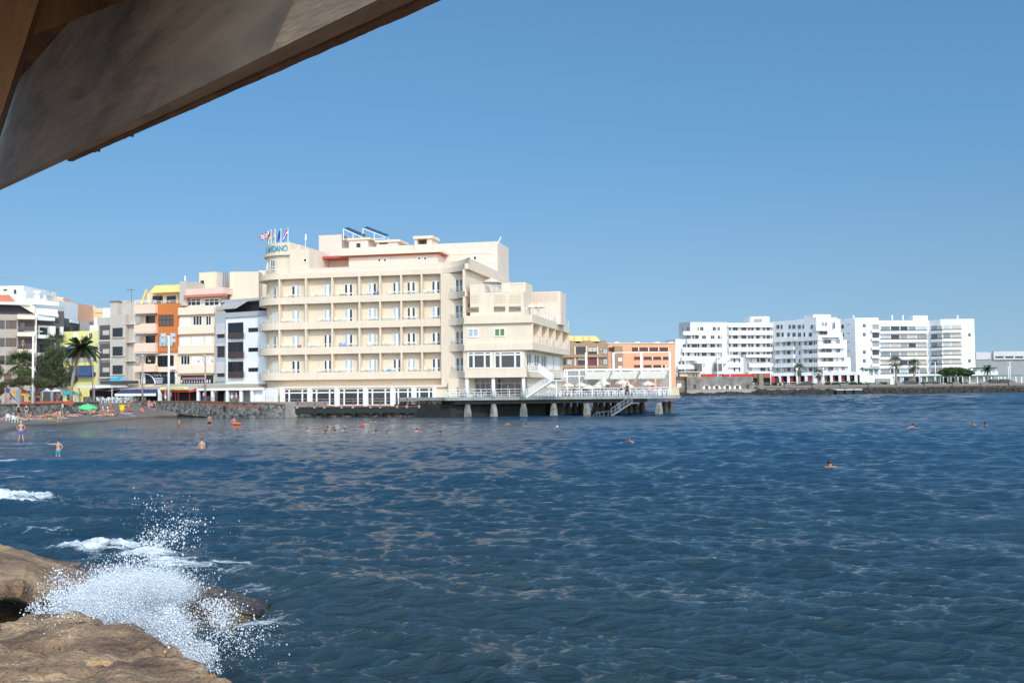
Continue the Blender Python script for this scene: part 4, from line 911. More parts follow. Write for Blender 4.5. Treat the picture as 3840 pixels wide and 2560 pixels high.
m = MB(); m.box(a.x - .1, a.x + .9, 138.2, 139.9, DZ - .46 - .6, DZ - .36 - .6); part(m, 'landing', galv2, st)
# white external stair at the corner of the wing
es = thing('outside_stair', 'white steel stair in two flights at the corner of the hotel wing', 'stairs', hf.pt(uB - 3, 5, DZ))
P6 = lambda x, y, w: (lambda q: hf.pt(q[0], w, q[1]))(hf.uz(*Z6(x, y), w))
def flight(p, q, wdt, n):
    m = MB(); d = hf.n * -wdt
    for s in (0, 1): m.bar(p + d * s, q + d * s, .07, .2)
    part(m, 'stringer', white, es); m = MB()
    for k in range(n): c = p.lerp(q, (k + .5) / n); m.hexa([c + hf.u * a_ + hf.n * b_ + Vector((0, 0, z_)) for z_ in (-.02, .03) for a_, b_ in ((-.16, 0), (.16, 0), (.16, -wdt), (-.16, -wdt))])
    part(m, 'step', white, es)
    for s in (0, 1):
        m = MB()
        for h in (.35, .65, .95): m.bar(p + d * s + Vector((0, 0, h)), q + d * s + Vector((0, 0, h)), .038)
        k_ = 9
        for k in range(k_ + 1): c = p.lerp(q, k / k_) + d * s; m.bar(c, c + Vector((0, 0, .95)), .035)
        part(m, 'handrail', white, es)
f1a, f1b = P6(1235, 885, 4.4), P6(1400, 1000, 4.4); f2a, f2b = P6(1395, 1005, 5.9), P6(1090, 1205, 5.9)
flight(f1a, f1b, 1.3, 9); flight(f2a, f2b, 1.3, 15)
def landing(x0, x1, y, w0, w1, rails):
    a, b = P6(x0, y, w1), P6(x1, y, w1); m = MB(); d = hf.n * (w0 - w1)
    m.hexa([a, b, b + d, a + d] + [p + Vector((0, 0, .12)) for p in (a, b, b + d, a + d)]); part(m, 'landing', white, es)
    m = MB(); railing(m, [p + Vector((0, 0, .12)) for p in rails(a, b, d)], 1.0, 3, .028, 1.3); part(m, 'handrail', white, es)
landing(1118, 1240, 892, 3.1, 4.5, lambda a, b, d: [a + d, a, b])
landing(1395, 1525, 1005, 3.1, 6.0, lambda a, b, d: [a, b, b + d])
m = MB(); p = P6(1455, 1015, 6.0); m.tube([(p.x, p.y, DZ), p], .09, 8); part(m, 'post', white, es)
# ------------------------------------------------------------------ glazed wind screen with pergola posts and awnings
gsm = bpy.data.materials.new('screen_glass'); gsm.use_nodes = True
_n = gsm.node_tree.nodes; _l = gsm.node_tree.links; _b = _n['Principled BSDF']; _b.inputs['Base Color'].default_value = (.5, .56, .58, 1); _b.inputs['Roughness'].default_value = .15
_t = _n.new('ShaderNodeBsdfTransparent'); _t.inputs[0].default_value = (.75, .8, .82, 1); _m = _n.new('ShaderNodeMixShader'); _m.inputs[0].default_value = .28; _l.new(_t.outputs[0], _m.inputs[1]); _l.new(_b.outputs[0], _m.inputs[2]); _l.new(_m.outputs[0], _n['Material Output'].inputs[0])
SY = 151.0
sf2 = Frame((0, SY), (1, 0))
ws_ = thing('glass_screen', 'tall white framed glass wind screen along the back of the pier terrace', 'glass screen', (sf2.U(Z7(1000, 0)[0]), SY, DZ))
def zz(x, y, w=0): return sf2.Zz(*Z7(x, y), w)
def zu(x, w=0): return sf2.U(Z7(x, 0)[0], 1440, w)
m = MB(); sf2.box(m, zu(220), zu(1790), zz(1000, 738), zz(1000, 712), -.1, .12); part(m, 'top_beam', white, ws_)
m = MB(); sf2.box(m, zu(220), zu(520), zz(300, 832), zz(300, 818), -.06, .06); part(m, 'top_beam', white, ws_)
for x, yt in ((228, 735), (262, 735), (440, 735), (545, 478), (947, 478), (1357, 478), (1775, 470)):
    m = MB(); wd = .10 if yt > 600 else .15
    if x == 228: sf2.box(m, zu(x) - .08, zu(x) + .08, zz(300, 832), zz(300, 738), -.08, .08)
    else: sf2.box(m, zu(x) - wd, zu(x) + wd, DZ, zz(x, yt), -.12, .121)
    part(m, 'post', white, ws_)
m = MB(); sf2.box(m, zu(947), zu(1775), zz(1300, 478), zz(1300, 468), -.05, .05); part(m, 'top_rail', white, ws_)
for x in (645, 845, 1050, 1255, 1460, 1667):
    m = MB(); sf2.box(m, zu(x) - .16, zu(x) + .16, zz(x, 756), zz(x, 738), -.07, .125); part(m, 'bracket', white, ws_)
xs = [262, 440, 545, 745, 947, 1150, 1357, 1560, 1775]
for a, b in zip(xs[:-1], xs[1:]):
    m = MB(); sf2.box(m, zu(a) + .15, zu(b) - .15, DZ + .5, zz(1000, 742), -.02, .02); part(m, 'glass_pane', gsm, ws_)
m = MB(); sf2.box(m, zu(262), zu(1775), DZ, DZ + .45, -.09, .09); part(m, 'plinth', mat('sill_brown', (.2, .15, .11), .8), ws_)
awn = mat('beige_awning_cloth', (.62, .56, .46), .9, .08, 3)
for k, (a, b, nm) in enumerate(((515, 915, 'left'), (893, 1320, 'middle'), (1310, 1745, 'right'))):
    r = thing('awning', 'beige sloping sun awning, %s of the three on the glass screen' % nm, 'awning', (zu(a), SY - 1, DZ + 3), 'awnings on the pier glass screen')
    w0, w1 = .2, 3.4; zt, zb = zz(1000, 762, w0), zz(1000, 862, w1); u0, u1 = zu(a + 60), zu(b - 15); v0, v1 = sf2.U(Z7(a, 0)[0], 1440, w1), sf2.U(Z7(b - 50, 0)[0], 1440, w1)
    A_, B_, C_, D_ = sf2.pt(u0, w0, zt), sf2.pt(u1, w0, zt), sf2.pt(v1, w1, zb), sf2.pt(v0, w1, zb); t = Vector((0, 0, .05)); m = MB(); m.hexa([D_, C_, B_, A_, D_ + t, C_ + t, B_ + t, A_ + t]); part(m, 'canopy', awn, r)
    for s in (.0, .1, .9, 1.0):
        m = MB(); p, q = A_.lerp(B_, s), D_.lerp(C_, s); m.bar(p + t * 2, q + t * 2, .09); part(m, 'arm', mat('pale_arm', (.7, .67, .6), .6, 0), r)
    m = MB(); m.bar(D_, C_, .12); part(m, 'front_bar', mat('grey_rail', (.45, .42, .4)), r)
# ------------------------------------------------------------------ parasols, chairs, tables
pcloth = mat('sand_parasol_cloth', (.66, .57, .46), .9, .06, 4)
def parasol_proto(r=1.15, h=2.25, cm=pcloth):
    o = thing('parasol', 'x', 'parasol', (0, 0, 0)); m = MB(); m.tube([(0, 0, 0), (0, 0, h + .12)], .03, 8); part(m, 'pole', white, o)
    m = MB(); n = 8; vs_ = [(0, 0, h)]; fs = []
    for ring, (rr, zz_) in enumerate(((.5, h - .2), (1.0, h - .52), (1.0, h - .70))):
        for k in range(n * 2):
            a = math.pi * k / n; q = r * rr * (1.0 if k % 2 == 0 else .93); vs_.append((q * math.cos(a), q * math.sin(a), zz_ + (.0 if k % 2 == 0 else .02)))
    for k in range(2 * n): fs.append((0, 1 + k, 1 + (k + 1) % (2 * n)))
    for r_ in range(2):
        for k in range(2 * n): a = 1 + r_ * 2 * n; fs.append((a + k, a + 2 * n + k, a + 2 * n + (k + 1) % (2 * n), a + (k + 1) % (2 * n)))
    m.add(vs_, fs); part(m, 'canopy', cm, o); return o
para = parasol_proto(); first_par = [True]
PG = 'beige parasols on the pier terrace'
def place(proto, flag, loc, rz=0, sc=1, label=None, group=None):
    if flag[0]:
        flag[0] = False; proto.location = loc; proto.rotation_euler = (0, 0, rz); proto.scale = (sc,) * 3
        if label: proto['label'] = label
        if group: proto['group'] = group
        return proto
    return dup(proto, loc, rz, sc, label, group)
for i, (x, y, Y, nm) in enumerate(((30, 930, 143.5, 'partly hidden behind the foot of the white outside stair'), (270, 915, 143, 'second from the left, just right of the white stair'), (465, 910, 146, 'third from the left, behind the railing'), (578, 945, 142, 'lower and nearest of the left cluster'), (712, 930, 146, 'low, half behind the higher parasol in the middle'), (785, 875, 147.5, 'high one left of the white folded cloth'), (1072, 868, 147.5, 'high one under the middle awning'), (1143, 922, 143.5, 'low one beside the dark figure at the stair gap'), (1450, 890, 146, 'rightmost, alone under the right awning'))):
    z = pt(x, y, Y).z; s = max(.85, (z - DZ) / 2.3); place(para, first_par, (pt(x, y, Y).x, Y, z - 2.28 * s), .3 * i, s, 'beige parasol, ' + nm, PG)
def chair_proto(mt, name='plastic_chair', label='x'):
    o = thing(name, label, 'chair', (0, 0, 0))
    m = MB(); m.box(-.24, .24, -.22, .22, .42, .46); part(m, 'seat', mt, o)
    m = MB(); m.hexa([(-.24, .2, .46), (.24, .2, .46), (.24, .25, .46), (-.24, .25, .46), (-.22, .30, .9), (.22, .30, .9), (.22, .34, .9), (-.22, .34, .9)]); part(m, 'backrest', mt, o)
    for sx in (-.22, .22):
        m = MB(); m.bar((sx, -.22, .64), (sx, .27, .66), .05); m.bar((sx, -.2, .44), (sx, -.22, .64), .04); part(m, 'armrest', mt, o)
        for sy in (-.2, .2): m = MB(); m.bar((sx * 1.08, sy * 1.15, 0), (sx, sy, .42), .045); part(m, 'leg', mt, o)
    return o
wchair = chair_proto(mat('white_plastic', (.8, .8, .8), .4, 0)); ch_first = [True]
def table_proto():
    o = thing('round_table', 'x', 'table', (0, 0, 0)); m = MB(); m.tube([(0, 0, .70), (0, 0, .74)], .42, 14); part(m, 'table_top', mat('white_plastic', (.8, .8, .8)), o)
    for k in range(4): a = math.pi / 4 + k * math.pi / 2; m = MB(); m.bar((.3 * math.cos(a), .3 * math.sin(a), 0), (.2 * math.cos(a), .2 * math.sin(a), .70), .05); part(m, 'leg', mat('white_plastic', (.8, .8, .8)), o)
    return o
wtable = table_proto(); tb_first = [True]
FLN = ['top', 'second highest', 'third highest', 'lowest']; ORD = ['first', 'second', 'third', 'fourth', 'fifth', 'sixth', 'seventh', 'eighth']
cr = random.Random(12)
for li, (fl, ce) in enumerate(levels):
    for k in range(7):
        a, b = PU[k] + .5, PU[k + 1] - .5; base = a + (b - a) * cr.choice([.2, .35, .7])
        place(wtable, tb_first, hf.pt(base, -.5, fl), 0, .9, 'small white table, %s balcony row, %s bay from the left' % (FLN[li], ORD[k]), 'white tables on the hotel balconies')
        for s, side in ((-1, 'left'), (1, 'right')):
            u = min(max(base + s * .62, a), b)
            place(wchair, ch_first, hf.pt(u, -.55, fl), -.2174 + s * -1.2 + cr.uniform(-.4, .4), 1.0, 'white chair %s of its table, %s balcony row, %s bay' % (side, FLN[li], ORD[k]), 'white plastic chairs on the hotel balconies')
# terrace tables
cnt = 0
spots = [(1700, 142.2), (1722, 144), (1800, 142.5), (1820, 144.3), (1880, 142.3), (1912, 144.5), (1948, 142.4), (2035, 142), (2062, 144), (2092, 142.2), (2128, 144.5), (2150, 142.2), (2178, 144), (2205, 142), (2238, 143.6), (2262, 142), (2292, 144), (2318, 142), (2385, 142.2), (2408, 144), (2432, 142), (2455, 143.8), (2482, 142.1), (2500, 144)]
LM = ['by the left end railing of the pier', 'behind the left end railing, near the wall', 'between the left and middle columns, front', 'between the left and middle columns, rear', 'between the middle and right columns, front', 'between the middle and right columns, rear', 'just left of the right column', 'under the slope of the white stair', 'behind the slope of the white stair', 'right of the white stair foot', 'behind the first full beige parasol', 'before the first full beige parasol', 'behind the second beige parasol pole', 'below the low parasol of the left cluster', 'left of the folded white cloth, rear', 'at the folded white cloth', 'right of the folded white cloth, rear', 'left of the stair gap', 'right of the stair gap', 'right of the stair gap, rear', 'below the left edge of the rightmost parasol', 'behind the rightmost parasol pole', 'below the right edge of the rightmost parasol', 'next to the cream balustrade']
for i, (x, Y) in enumerate(spots):
    p = dp(x, Y)
    place(wtable, tb_first, p, 0, 1, 'white pier table ' + LM[i], 'white tables on the pier terrace')
    for s, side in ((-1, 'left'), (1, 'right')):
        place(wchair, ch_first, p + Vector((s * .62, cr.uniform(-.15, .15), 0)), s * -1.5 + cr.uniform(-.3, .3), 1.0, 'white chair %s of the table %s' % (side, LM[i]), 'white plastic chairs on the pier terrace')
# ------------------------------------------------------------------ sea walls of the beach
stonew = ramp_mat('basalt_rubble_wall', [(.25, (.045, .043, .042)), (.45, (.12, .113, .105)), (.6, (.20, .19, .175)), (.8, (.27, .255, .23))], scale=2.2, rough=.95, bump=.7, bscale=4, bdist=.08, vscale=2.6)
capm = mat('brown_coping', (.20, .105, .05), .8, .2, 2)
def wall_strip(name, pts, zb, th, label, capz=.12, capw=.12, cap=capm, zt=None):
    Q = [atY(a, 1440, b) for a, b in pts]; Q = [Vector((p.x, p.y, 0)) for p in Q]; tops = zt or [PZ + .12] * len(Q)
    root = thing(name, label, 'wall', (Q[0].x, Q[0].y, 0)); m = MB(); c = MB()
    for i in range(len(Q) - 1):
        a, b = Q[i], Q[i + 1]; d = (b - a).normalized(); n = Vector((-d.y, d.x, 0)) * th
        if n.y < 0: n = -n
        m.hexa([a + Vector((0, 0, zb)), b + Vector((0, 0, zb)), b + n + Vector((0, 0, zb)), a + n + Vector((0, 0, zb)), a + Vector((0, 0, tops[i])), b + Vector((0, 0, tops[i + 1])), b + n + Vector((0, 0, tops[i + 1])), a + n + Vector((0, 0, tops[i]))])
        o = n.normalized() * capw; z0, z1 = tops[i] + .003, tops[i + 1] + .003
        c.hexa([a - o + Vector((0, 0, z0)), b - o + Vector((0, 0, z1)), b + n + o + Vector((0, 0, z1)), a + n + o + Vector((0, 0, z0)), a - o + Vector((0, 0, z0 + capz)), b - o + Vector((0, 0, z1 + capz)), b + n + o + Vector((0, 0, z1 + capz)), a + n + o + Vector((0, 0, z0 + capz))])
    part(m, 'stonework', stonew, root); part(c, 'coping', cap, root); return root
sw2 = wall_strip('sea_wall', [(a, b - .6) for a, b in WALLR], -1.5, .5, 'grey rubble stone sea wall left of the hotel with brown coping', zt=[PZ + .12] * 4 + [2.15, 1.95, 1.8])
sw1 = wall_strip('sea_wall', [(a, b - .6) for a, b in WALLP], -.5, .5, 'dark stone beach wall behind the sunbathers below the playground', cap=mat('dark_coping', (.10, .075, .055), .8), zt=[PZ + .1] * 6)
rustm = mat('rust_painted_rail', (.30, .075, .035), .7, .2, 4)
for a, b, y in ((748, 815, 1512.5), (808, 868, 1518), (870, 992, 1523.5)):
    m = MB(); p, q = atY(a, y, 148.2 if a > 800 else 151.5), atY(b, y, 146.8 if a > 800 else 149.8); m.bar(p, q, .22, .2); part(m, 'rust_board', rustm, sw2)
m = MB(); p = atY(843, 1530, 149.4); m.tube([p + Vector((0, 0, -.5)), p + Vector((0, -.1, .3))], [.16, .3], 8); part(m, 'drain_pipe', darkf, sw2)
# ------------------------------------------------------------------ generic house helpers
def colr(name, c, **k): return mat(name, c, k.pop('rough', .88), k.pop('var', .06), k.pop('scale', .5), .15, 5, streak=k.pop('streak', .03), **k)
def house(name, label, fr, Z, outline, depth, m_, w=0, cat='building', group=None, zb=2.0):
    """outline: (x0, y0, x1) pixel columns with their top; wall reaches down to the promenade"""
    u = fr.U(*Z(outline[0][0], outline[0][1]), w); r = thing(name, label, cat, fr.pt(u, w - 1, zb), group)
    for k, (x0, y0, x1) in enumerate(outline):
        u0, u1, z0, z1 = fr.rect(Z, x0, y0, x1, y0 + 10, w); m = MB(); fr.box(m, u0, u1 - .004, zb, z1, w - depth, w - .003 * k); part(m, 'wall', m_, r)
    return r
def marks(fr, u0, u1, z, h, w, mt, par, seed=1, slant=0.0):
    # blurred sign lettering: strokes of unreadable characters
    g = random.Random(seed); m = MB(); u = u0; s = h * .16
    while u < u1 - h * .6:
        cw_ = h * g.uniform(.45, .7)
        for k in range(g.choice((2, 3, 3))):
            t = g.random(); a = fr.pt(u + cw_ * g.choice((0, .5, 1)), w, z + h * g.choice((0, .5))); b = a + Vector((0, 0, h * .5)) + fr.u * slant if t < .55 else fr.pt(u + cw_ * g.choice((0, 1)), w, z + h * g.choice((0, .5, 1)))
            if (b - a).length > .02: m.bar(a, b, s, .02)
        m.bar(fr.pt(u, w, z + h * .5), fr.pt(u + cw_, w, z + h * .5), s, .02); u += cw_ + h * (.25 if g.random() < .8 else .7)
    return part(m, 'sign_lettering', mt, par)
def pb(fr, Z, x0, y0, x1, y1, w1, w0, name, mt, root, label=None):
    m = MB(); fr.pbox(m, Z, x0, y0, x1, y1, w1, w0); return part(m, name, mt, root, label=label)
# white modern house next to the hotel (805-1000)
wm = colr('white_house_render', (.80, .79, .77)); grm = colr('light_grey_and_shade_render', (.40, .41, .42)); beigr = colr('beige_grey_render', (.50, .445, .38))
f1 = seg(805, 163, 1000, 157.5)
r = house('white_house', 'white modern house with tall dark windows between the peach house and the hotel', f1, Z2, [(762, 490, 1210)], 12, wm)
pb(f1, Z2, 750, 480, 838, 1085, .25, .003, 'grey_bay', grm, r); pb(f1, Z2, 838, 480, 1215, 522, .26, .003, 'grey_parapet', grm, r)
for y0, y1 in ((575, 712), (742, 882), (912, 1052)):
    pwindow(f1, Z2, 866, y0, 998, y1, .0, r, fm=darkf, bars=2, ft=.12, gm=glass); pb(f1, Z2, 866, y0 + 85, 998, y1, .5, .42, 'balustrade', mat('brown_glass', (.07, .05, .045), .3, 0), r)
for y0, y1 in ((620, 655), (792, 825), (965, 998)): pwindow(f1, Z2, 1043, y0, 1125, y1, 0, r, fm=darkf, bars=0, ft=.05)
for (y0, ys, y1) in ((580, 675, 708), (755, 778, 875), (915, 1012, 1045)):
    pb(f1, Z2, 772, ys, 836, y1, .256, .252, 'opening', darkf, r); u0, u1, z0, z1 = f1.rect(Z2, 765, y0, 838, ys, .3)
    m = MB(); m.hexa([f1.pt(u0, .3, z0), f1.pt(u1, .3, z0), f1.pt(u1, .3, z0 + .05), f1.pt(u0, .3, z0 + .05), f1.pt(u0, 1.0, z0), f1.pt(u1, 1.0, z0), f1.pt(u1, .34, z1), f1.pt(u0, .34, z1)]) if False else f1.box(m, u0, u1, z0, z1, .3, .42); part(m, 'roller_blind', mat('pale_blind', (.55, .52, .5), .8), r)
u0, u1, z0, z1 = f1.rect(Z2, 790, 385, 1135, 488, -2.5); m = MB(); f1.box(m, u0, u1, z0, z1 - .3, -9, -2.5); part(m, 'attic_wall', mat('dark_interior', (.03, .03, .035), .6), r)
u0, u1, z0, z1 = f1.rect(Z2, 805, 370, 1140, 392, -1.2); m = MB(); f1.box(m, u0, u1 + 4, z0, z1, -10, -1.2); part(m, 'attic_roof', grm, r)
m = MB(); u0, u1, z0, z1 = f1.rect(Z2, 758, 395, 945, 460, .2); m.hexa([f1.pt(u0, .5, z0), f1.pt(u1, .5, z0), f1.pt(u1 + .8, -1.2, z1), f1.pt(u0 + .8, -1.2, z1)] + [p + Vector((0, 0, .06)) for p in (f1.pt(u0, .5, z0), f1.pt(u1, .5, z0), f1.pt(u1 + .8, -1.2, z1), f1.pt(u0 + .8, -1.2, z1))]); part(m, 'awning', mat('grey_awning', (.38, .36, .34), .9), r)
# peach flat front (665-805)
pe = colr('peach_render', (.80, .615, .44)); pe2 = colr('pale_peach_render', (.80, .655, .51)); org = colr('burnt_orange_render', (.56, .17, .045)); pink = colr('pink_render', (.80, .55, .46))
f2 = seg(660, 166, 806, 163.2)
r = house('peach_house', 'narrow flat fronted peach house with white shutters, second left of the hotel', f2, Z2, [(425, 438, 760)], 12, pe)
for y0, y1 in ((440, 500), (605, 668), (778, 838), (945, 1008)):
    pb(f2, Z2, 432, y0, 745, y1, .30, .003, 'storey_band', pe2, r); pb(f2, Z2, 428, y1, 750, y1 + 8, .42, .002, 'cornice', colr('ochre_trim', (.55, .37, .2)), r)
for (x0, y0, x1, y1, g, b) in ((452, 525, 538, 606, 1, 1), (563, 515, 642, 600, 0, 2), (674, 515, 722, 600, 0, 1), (452, 700, 538, 775, 1, 1), (556, 692, 648, 773, 1, 2), (672, 690, 725, 770, 1, 1), (458, 858, 538, 940, 0, 2), (556, 860, 648, 942, 1, 2), (672, 857, 725, 938, 1, 1)):
    pwindow(f2, Z2, x0, y0, x1, y1, 0, r, gm=white if g else glass, bars=b, ft=.1)
u0, u1, z0, z1 = f2.rect(Z2, 500, 365, 800, 438, -1.5); m = MB(); f2.box(m, u0, u1, z0 - .4, z1 + .4, -9, -1.5); part(m, 'attic_wall', pe2, r)
for a, b in ((508, 630), (662, 790)): pwindow(f2, Z2, a, 368, b, 432, -1.5, r, bars=2, hbar=.62, ft=.12)
m = MB(); u0, u1, z0, z1 = f2.rect(Z2, 482, 330, 822, 352, -.4); f2.box(m, u0, u1, z0, z1, -1.6, -.4); part(m, 'tiled_eave', colr('terracotta_tile', (.55, .2, .12)), r)
pb(f2, Z2, 498, 278, 825, 332, -.9, -9, 'roof_parapet', pink, r)
u0, u1, z0, z1 = f2.rect(Z2, 615, 140, 757, 290, -6); m = MB(); f2.box(m, u0, u1, z0 - 1, z1, -11, -6); part(m, 'roof_tower', pe, r)
u0, u1, z0, z1 = f2.rect(Z2, 758, 142, 826, 290, -6.3); m = MB(); f2.box(m, u0 + .01, u1, z0 - 1, z1 - .05, -11, -6.3); part(m, 'roof_tower', beigr, r); pwindow(f2, Z2, 628, 212, 658, 245, -6, r, bars=0, fm=darkf)
for x in (832, 848): u, z = f2.uz(*Z2(x, 140), -5); m = MB(); m.tube([f2.pt(u, -5, z - 5.5), f2.pt(u, -5, z)], .22, 8); part(m, 'flue', mat('dull_steel', (.3, .3, .3), .4, .2, 3, metal=.6), r)
pb(f2, Z2, 455, 1030, 738, 1105, .05, .004, 'shopfront', mat('dark_interior', (.03, .03, .035)), r); pb(f2, Z2, 470, 1048, 662, 1068, .5, .06, 'bar_canopy', mat('mauve_cloth', (.35, .16, .2), .9), r)
for x in range(460, 720, 22): pb(f2, Z2, x, 1068, x + 8, 1095, .12, .051, 'shop_shelf', white, r)
# orange and peach balcony house (500-665)
f3 = seg(498, 169, 664, 166.4)
r = house('balcony_house', 'peach balcony house with burnt orange window bay', f3, Z2, [(50, 420, 236), (236, 408, 430)], 12, pe)
pb(f3, Z2, 238, 408, 425, 825, .9, .003, 'orange_bay', org, r); pb(f3, Z2, 240, 826, 428, 1000, .5, .002, 'storey_band', pe, r)
for y0, y1, o in ((420, 492, 1.5), (592, 657, 1.5), (752, 828, 1.5), (948, 1000, 1.3)): pb(f3, Z2, 52, y0, 236, y1, o, .003, 'balcony_parapet', colr('rosy_peach_render', (.8, .56, .42)), r)
for y0, y1 in ((515, 580), (688, 755), (860, 930)):
    pwindow(f3, Z2, 155, y0, 234, y1, 0, r, fm=darkf, bars=1); pb(f3, Z2, 68, y0 - 15, 100, y1, 1.2, 1.14, 'side_blind', mat('grey_awning', (.38, .36, .34)), r); pb(f3, Z2, 62, y0 - 30, 236, y0 - 18, 1.6, .8, 'awning_valance', mat('pale_blind', (.55, .52, .5)), r)
for y0, y1, b, g in ((508, 605, 3, mat('brown_blind', (.13, .09, .075), .6)), (685, 782, 3, glass2)): pwindow(f3, Z2, 266, y0, 394, y1, .9, r, fm=darkf, bars=b, hbar=.55, gm=g)
pwindow(f3, Z2, 257, 858, 396, 955, .5, r, fm=darkf, bars=2); pb(f3, Z2, 362, 950, 400, 980, .9, .51, 'air_conditioner', white, r)
u0, u1, z0, z1 = f3.rect(Z2, 165, 310, 440, 412, -2.2); m = MB(); f3.box(m, u0, u1, z0 - .3, z1, -10, -2.2); part(m, 'attic_wall', pe, r)
for a, b in ((215, 300), (335, 415)): pwindow(f3, Z2, a, 345, b, 412, -2.2, r, fm=darkf, bars=2)
m = MB(); u0, u1, z0, z1 = f3.rect(Z2, 183, 245, 450, 315, -.6); m.hexa([f3.pt(u0, -.4, z0), f3.pt(u1, -.4, z0), f3.pt(u1, -9, z0), f3.pt(u0, -9, z0), f3.pt(u0 + .5, -1.6, z1), f3.pt(u1, -1.6, z1), f3.pt(u1, -9, z1), f3.pt(u0 + .5, -9, z1)]); part(m, 'yellow_roof', colr('yellow_roof_render', (.8, .56, .2)), r)
u0, u1, z0, z1 = f3.rect(Z2, 445, 220, 512, 430, -.5); m = MB(); f3.box(m, u0, u1 - .05, z0, z1, -9, -.5); part(m, 'chimney_wall', beigr, r)
pb(f3, Z2, 512, 225, 590, 280, -4, -8, 'roof_block', beigr, r)
m = MB()
a_, b_ = f3.uz(*Z2(118, 415), 0), f3.uz(*Z2(165, 290), 0); m.bar(f3.pt(a_[0], 0, a_[1]), f3.pt(b_[0], 0, b_[1]), .35); part(m, 'yellow_brace', colr('yellow_roof_render', (.8, .56, .2)), r)
for x0, x1 in ((55, 236), (215, 420)): m = MB(); u0, u1, z0, z1 = f3.rect(Z2, x0, 385, x1, 412, .4); railing(m, [f3.pt(u0, 0.2, z0), f3.pt(u1, .2, z0)], z1 - z0, 2, .03, 1.6); part(m, 'railing', rail_m, r)
pb(f3, Z2, 105, 1000, 405, 1105, .02, .003, 'bar_front', mat('dark_interior', (.03, .03, .035)), r); pb(f3, Z2, 405, 1000, 430, 1105, .2, .003, 'white_pier', white, r); pb(f3, Z2, 112, 1010, 145, 1105, .22, .022, 'white_pier', white, r)
m = MB(); a_ = [f3.uz(*Z2(145 + 90 * math.sin(t), 1105 - 88 * math.cos(t)), .3) for t in np.linspace(0, math.pi / 2, 12)]
for p, q in zip(a_[:-1], a_[1:]): m.bar(f3.pt(p[0], .3, p[1]), f3.pt(q[0], .3, q[1]), .16)
part(m, 'white_arch', white, r)
u, z = f3.uz(*Z2(268, 1036), .1)
sg = pb(f3, Z2, 195, 1010, 330, 1048, .16, .024, 'sign_board', mat('black_sign', (.02, .02, .025), .5, 0), r)
marks(f3, u - 2.2, u + 2.0, z - .1, .5, .19, mat('grey_lettering', (.5, .5, .5), .6, 0), sg, 3)
sg = pb(f3, Z2, 222, 1050, 312, 1098, .3, .024, 'poster', mat('navy_poster', (.05, .06, .12), .6, .1), r)
for y in (1054, 1073, 1090): pb(f3, Z2, 228, y, 300, y + 6, .32, .301, 'poster_text_line', white, sg)
# grey beige block (365-505)
f4 = seg(365, 171.5, 500, 169)
r = house('grey_apartment_house', 'plain grey beige apartment house with square dark windows', f4, Z1, [(848, 530, 952), (952, 505, 1086), (1086, 505, 1180)], 13, beigr)
pb(f4, Z1, 952, 505, 1086, 1110, .7, .003, 'bay', beigr, r)
for y in (600, 756, 918): pb(f4, Z1, 954, y - 10, 1180, y - 6, .74, .004, 'string_course', colr('pale_string', (.55, .5, .44)), r)
for y0, y1 in ((620, 697), (782, 860), (944, 1020)):
    pwindow(f4, Z1, 975, y0, 1061, y1, .7, r, fm=darkf, bars=1, ft=.1); pb(f4, Z1, 962, y1 + 2, 1072, y1 + 9, .95, .701, 'sill', colr('pale_string', (.55, .5, .44)), r)
for y0, y1 in ((597, 725), (758, 885), (918, 1045)):
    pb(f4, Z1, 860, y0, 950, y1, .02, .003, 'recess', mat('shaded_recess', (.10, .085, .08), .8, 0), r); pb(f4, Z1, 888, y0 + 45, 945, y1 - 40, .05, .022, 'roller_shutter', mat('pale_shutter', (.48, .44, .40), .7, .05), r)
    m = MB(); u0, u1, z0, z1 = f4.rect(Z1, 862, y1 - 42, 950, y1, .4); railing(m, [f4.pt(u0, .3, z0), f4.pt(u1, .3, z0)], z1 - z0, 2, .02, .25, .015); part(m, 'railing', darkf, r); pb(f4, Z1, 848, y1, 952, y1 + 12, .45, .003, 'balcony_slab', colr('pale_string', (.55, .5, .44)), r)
u0, u1, z0, z1 = f4.rect(Z1, 952, 400, 1016, 520, -3); m = MB(); f4.box(m, u0, u1, z0, z1, -5, -3); part(m, 'chimney', beigr, r); m = MB(); f4.box(m, u0 - .12, u1 + .12, z1, z1 + .25, -5.1, -2.9); part(m, 'chimney_cap', mat('brown_cap', (.2, .16, .13), .8), r)
u0, u1, z0, z1 = f4.rect(Z1, 1040, 380, 1150, 520, -4); m = MB(); f4.box(m, u0, u1 + 3, z0, z1, -10, -4); part(m, 'roof_room', beigr, r)
sg = pb(f4, Z1, 950, 1045, 1070, 1078, .95, .72, 'shop_sign', mat('sky_blue_sign', (.12, .50, .68), .5, .1), r)
u, z = f4.uz(*Z1(1008, 1070), .96); marks(f4, u - 1.7, u + 1.3, z + .05, .42, .98, mat('navy_lettering', (.04, .12, .30), .5, 0), sg, 5, .1)
pb(f4, Z1, 865, 1078, 1180, 1105, 1.2, .705, 'canopy', mat('dark_canopy', (.06, .055, .05), .8), r)
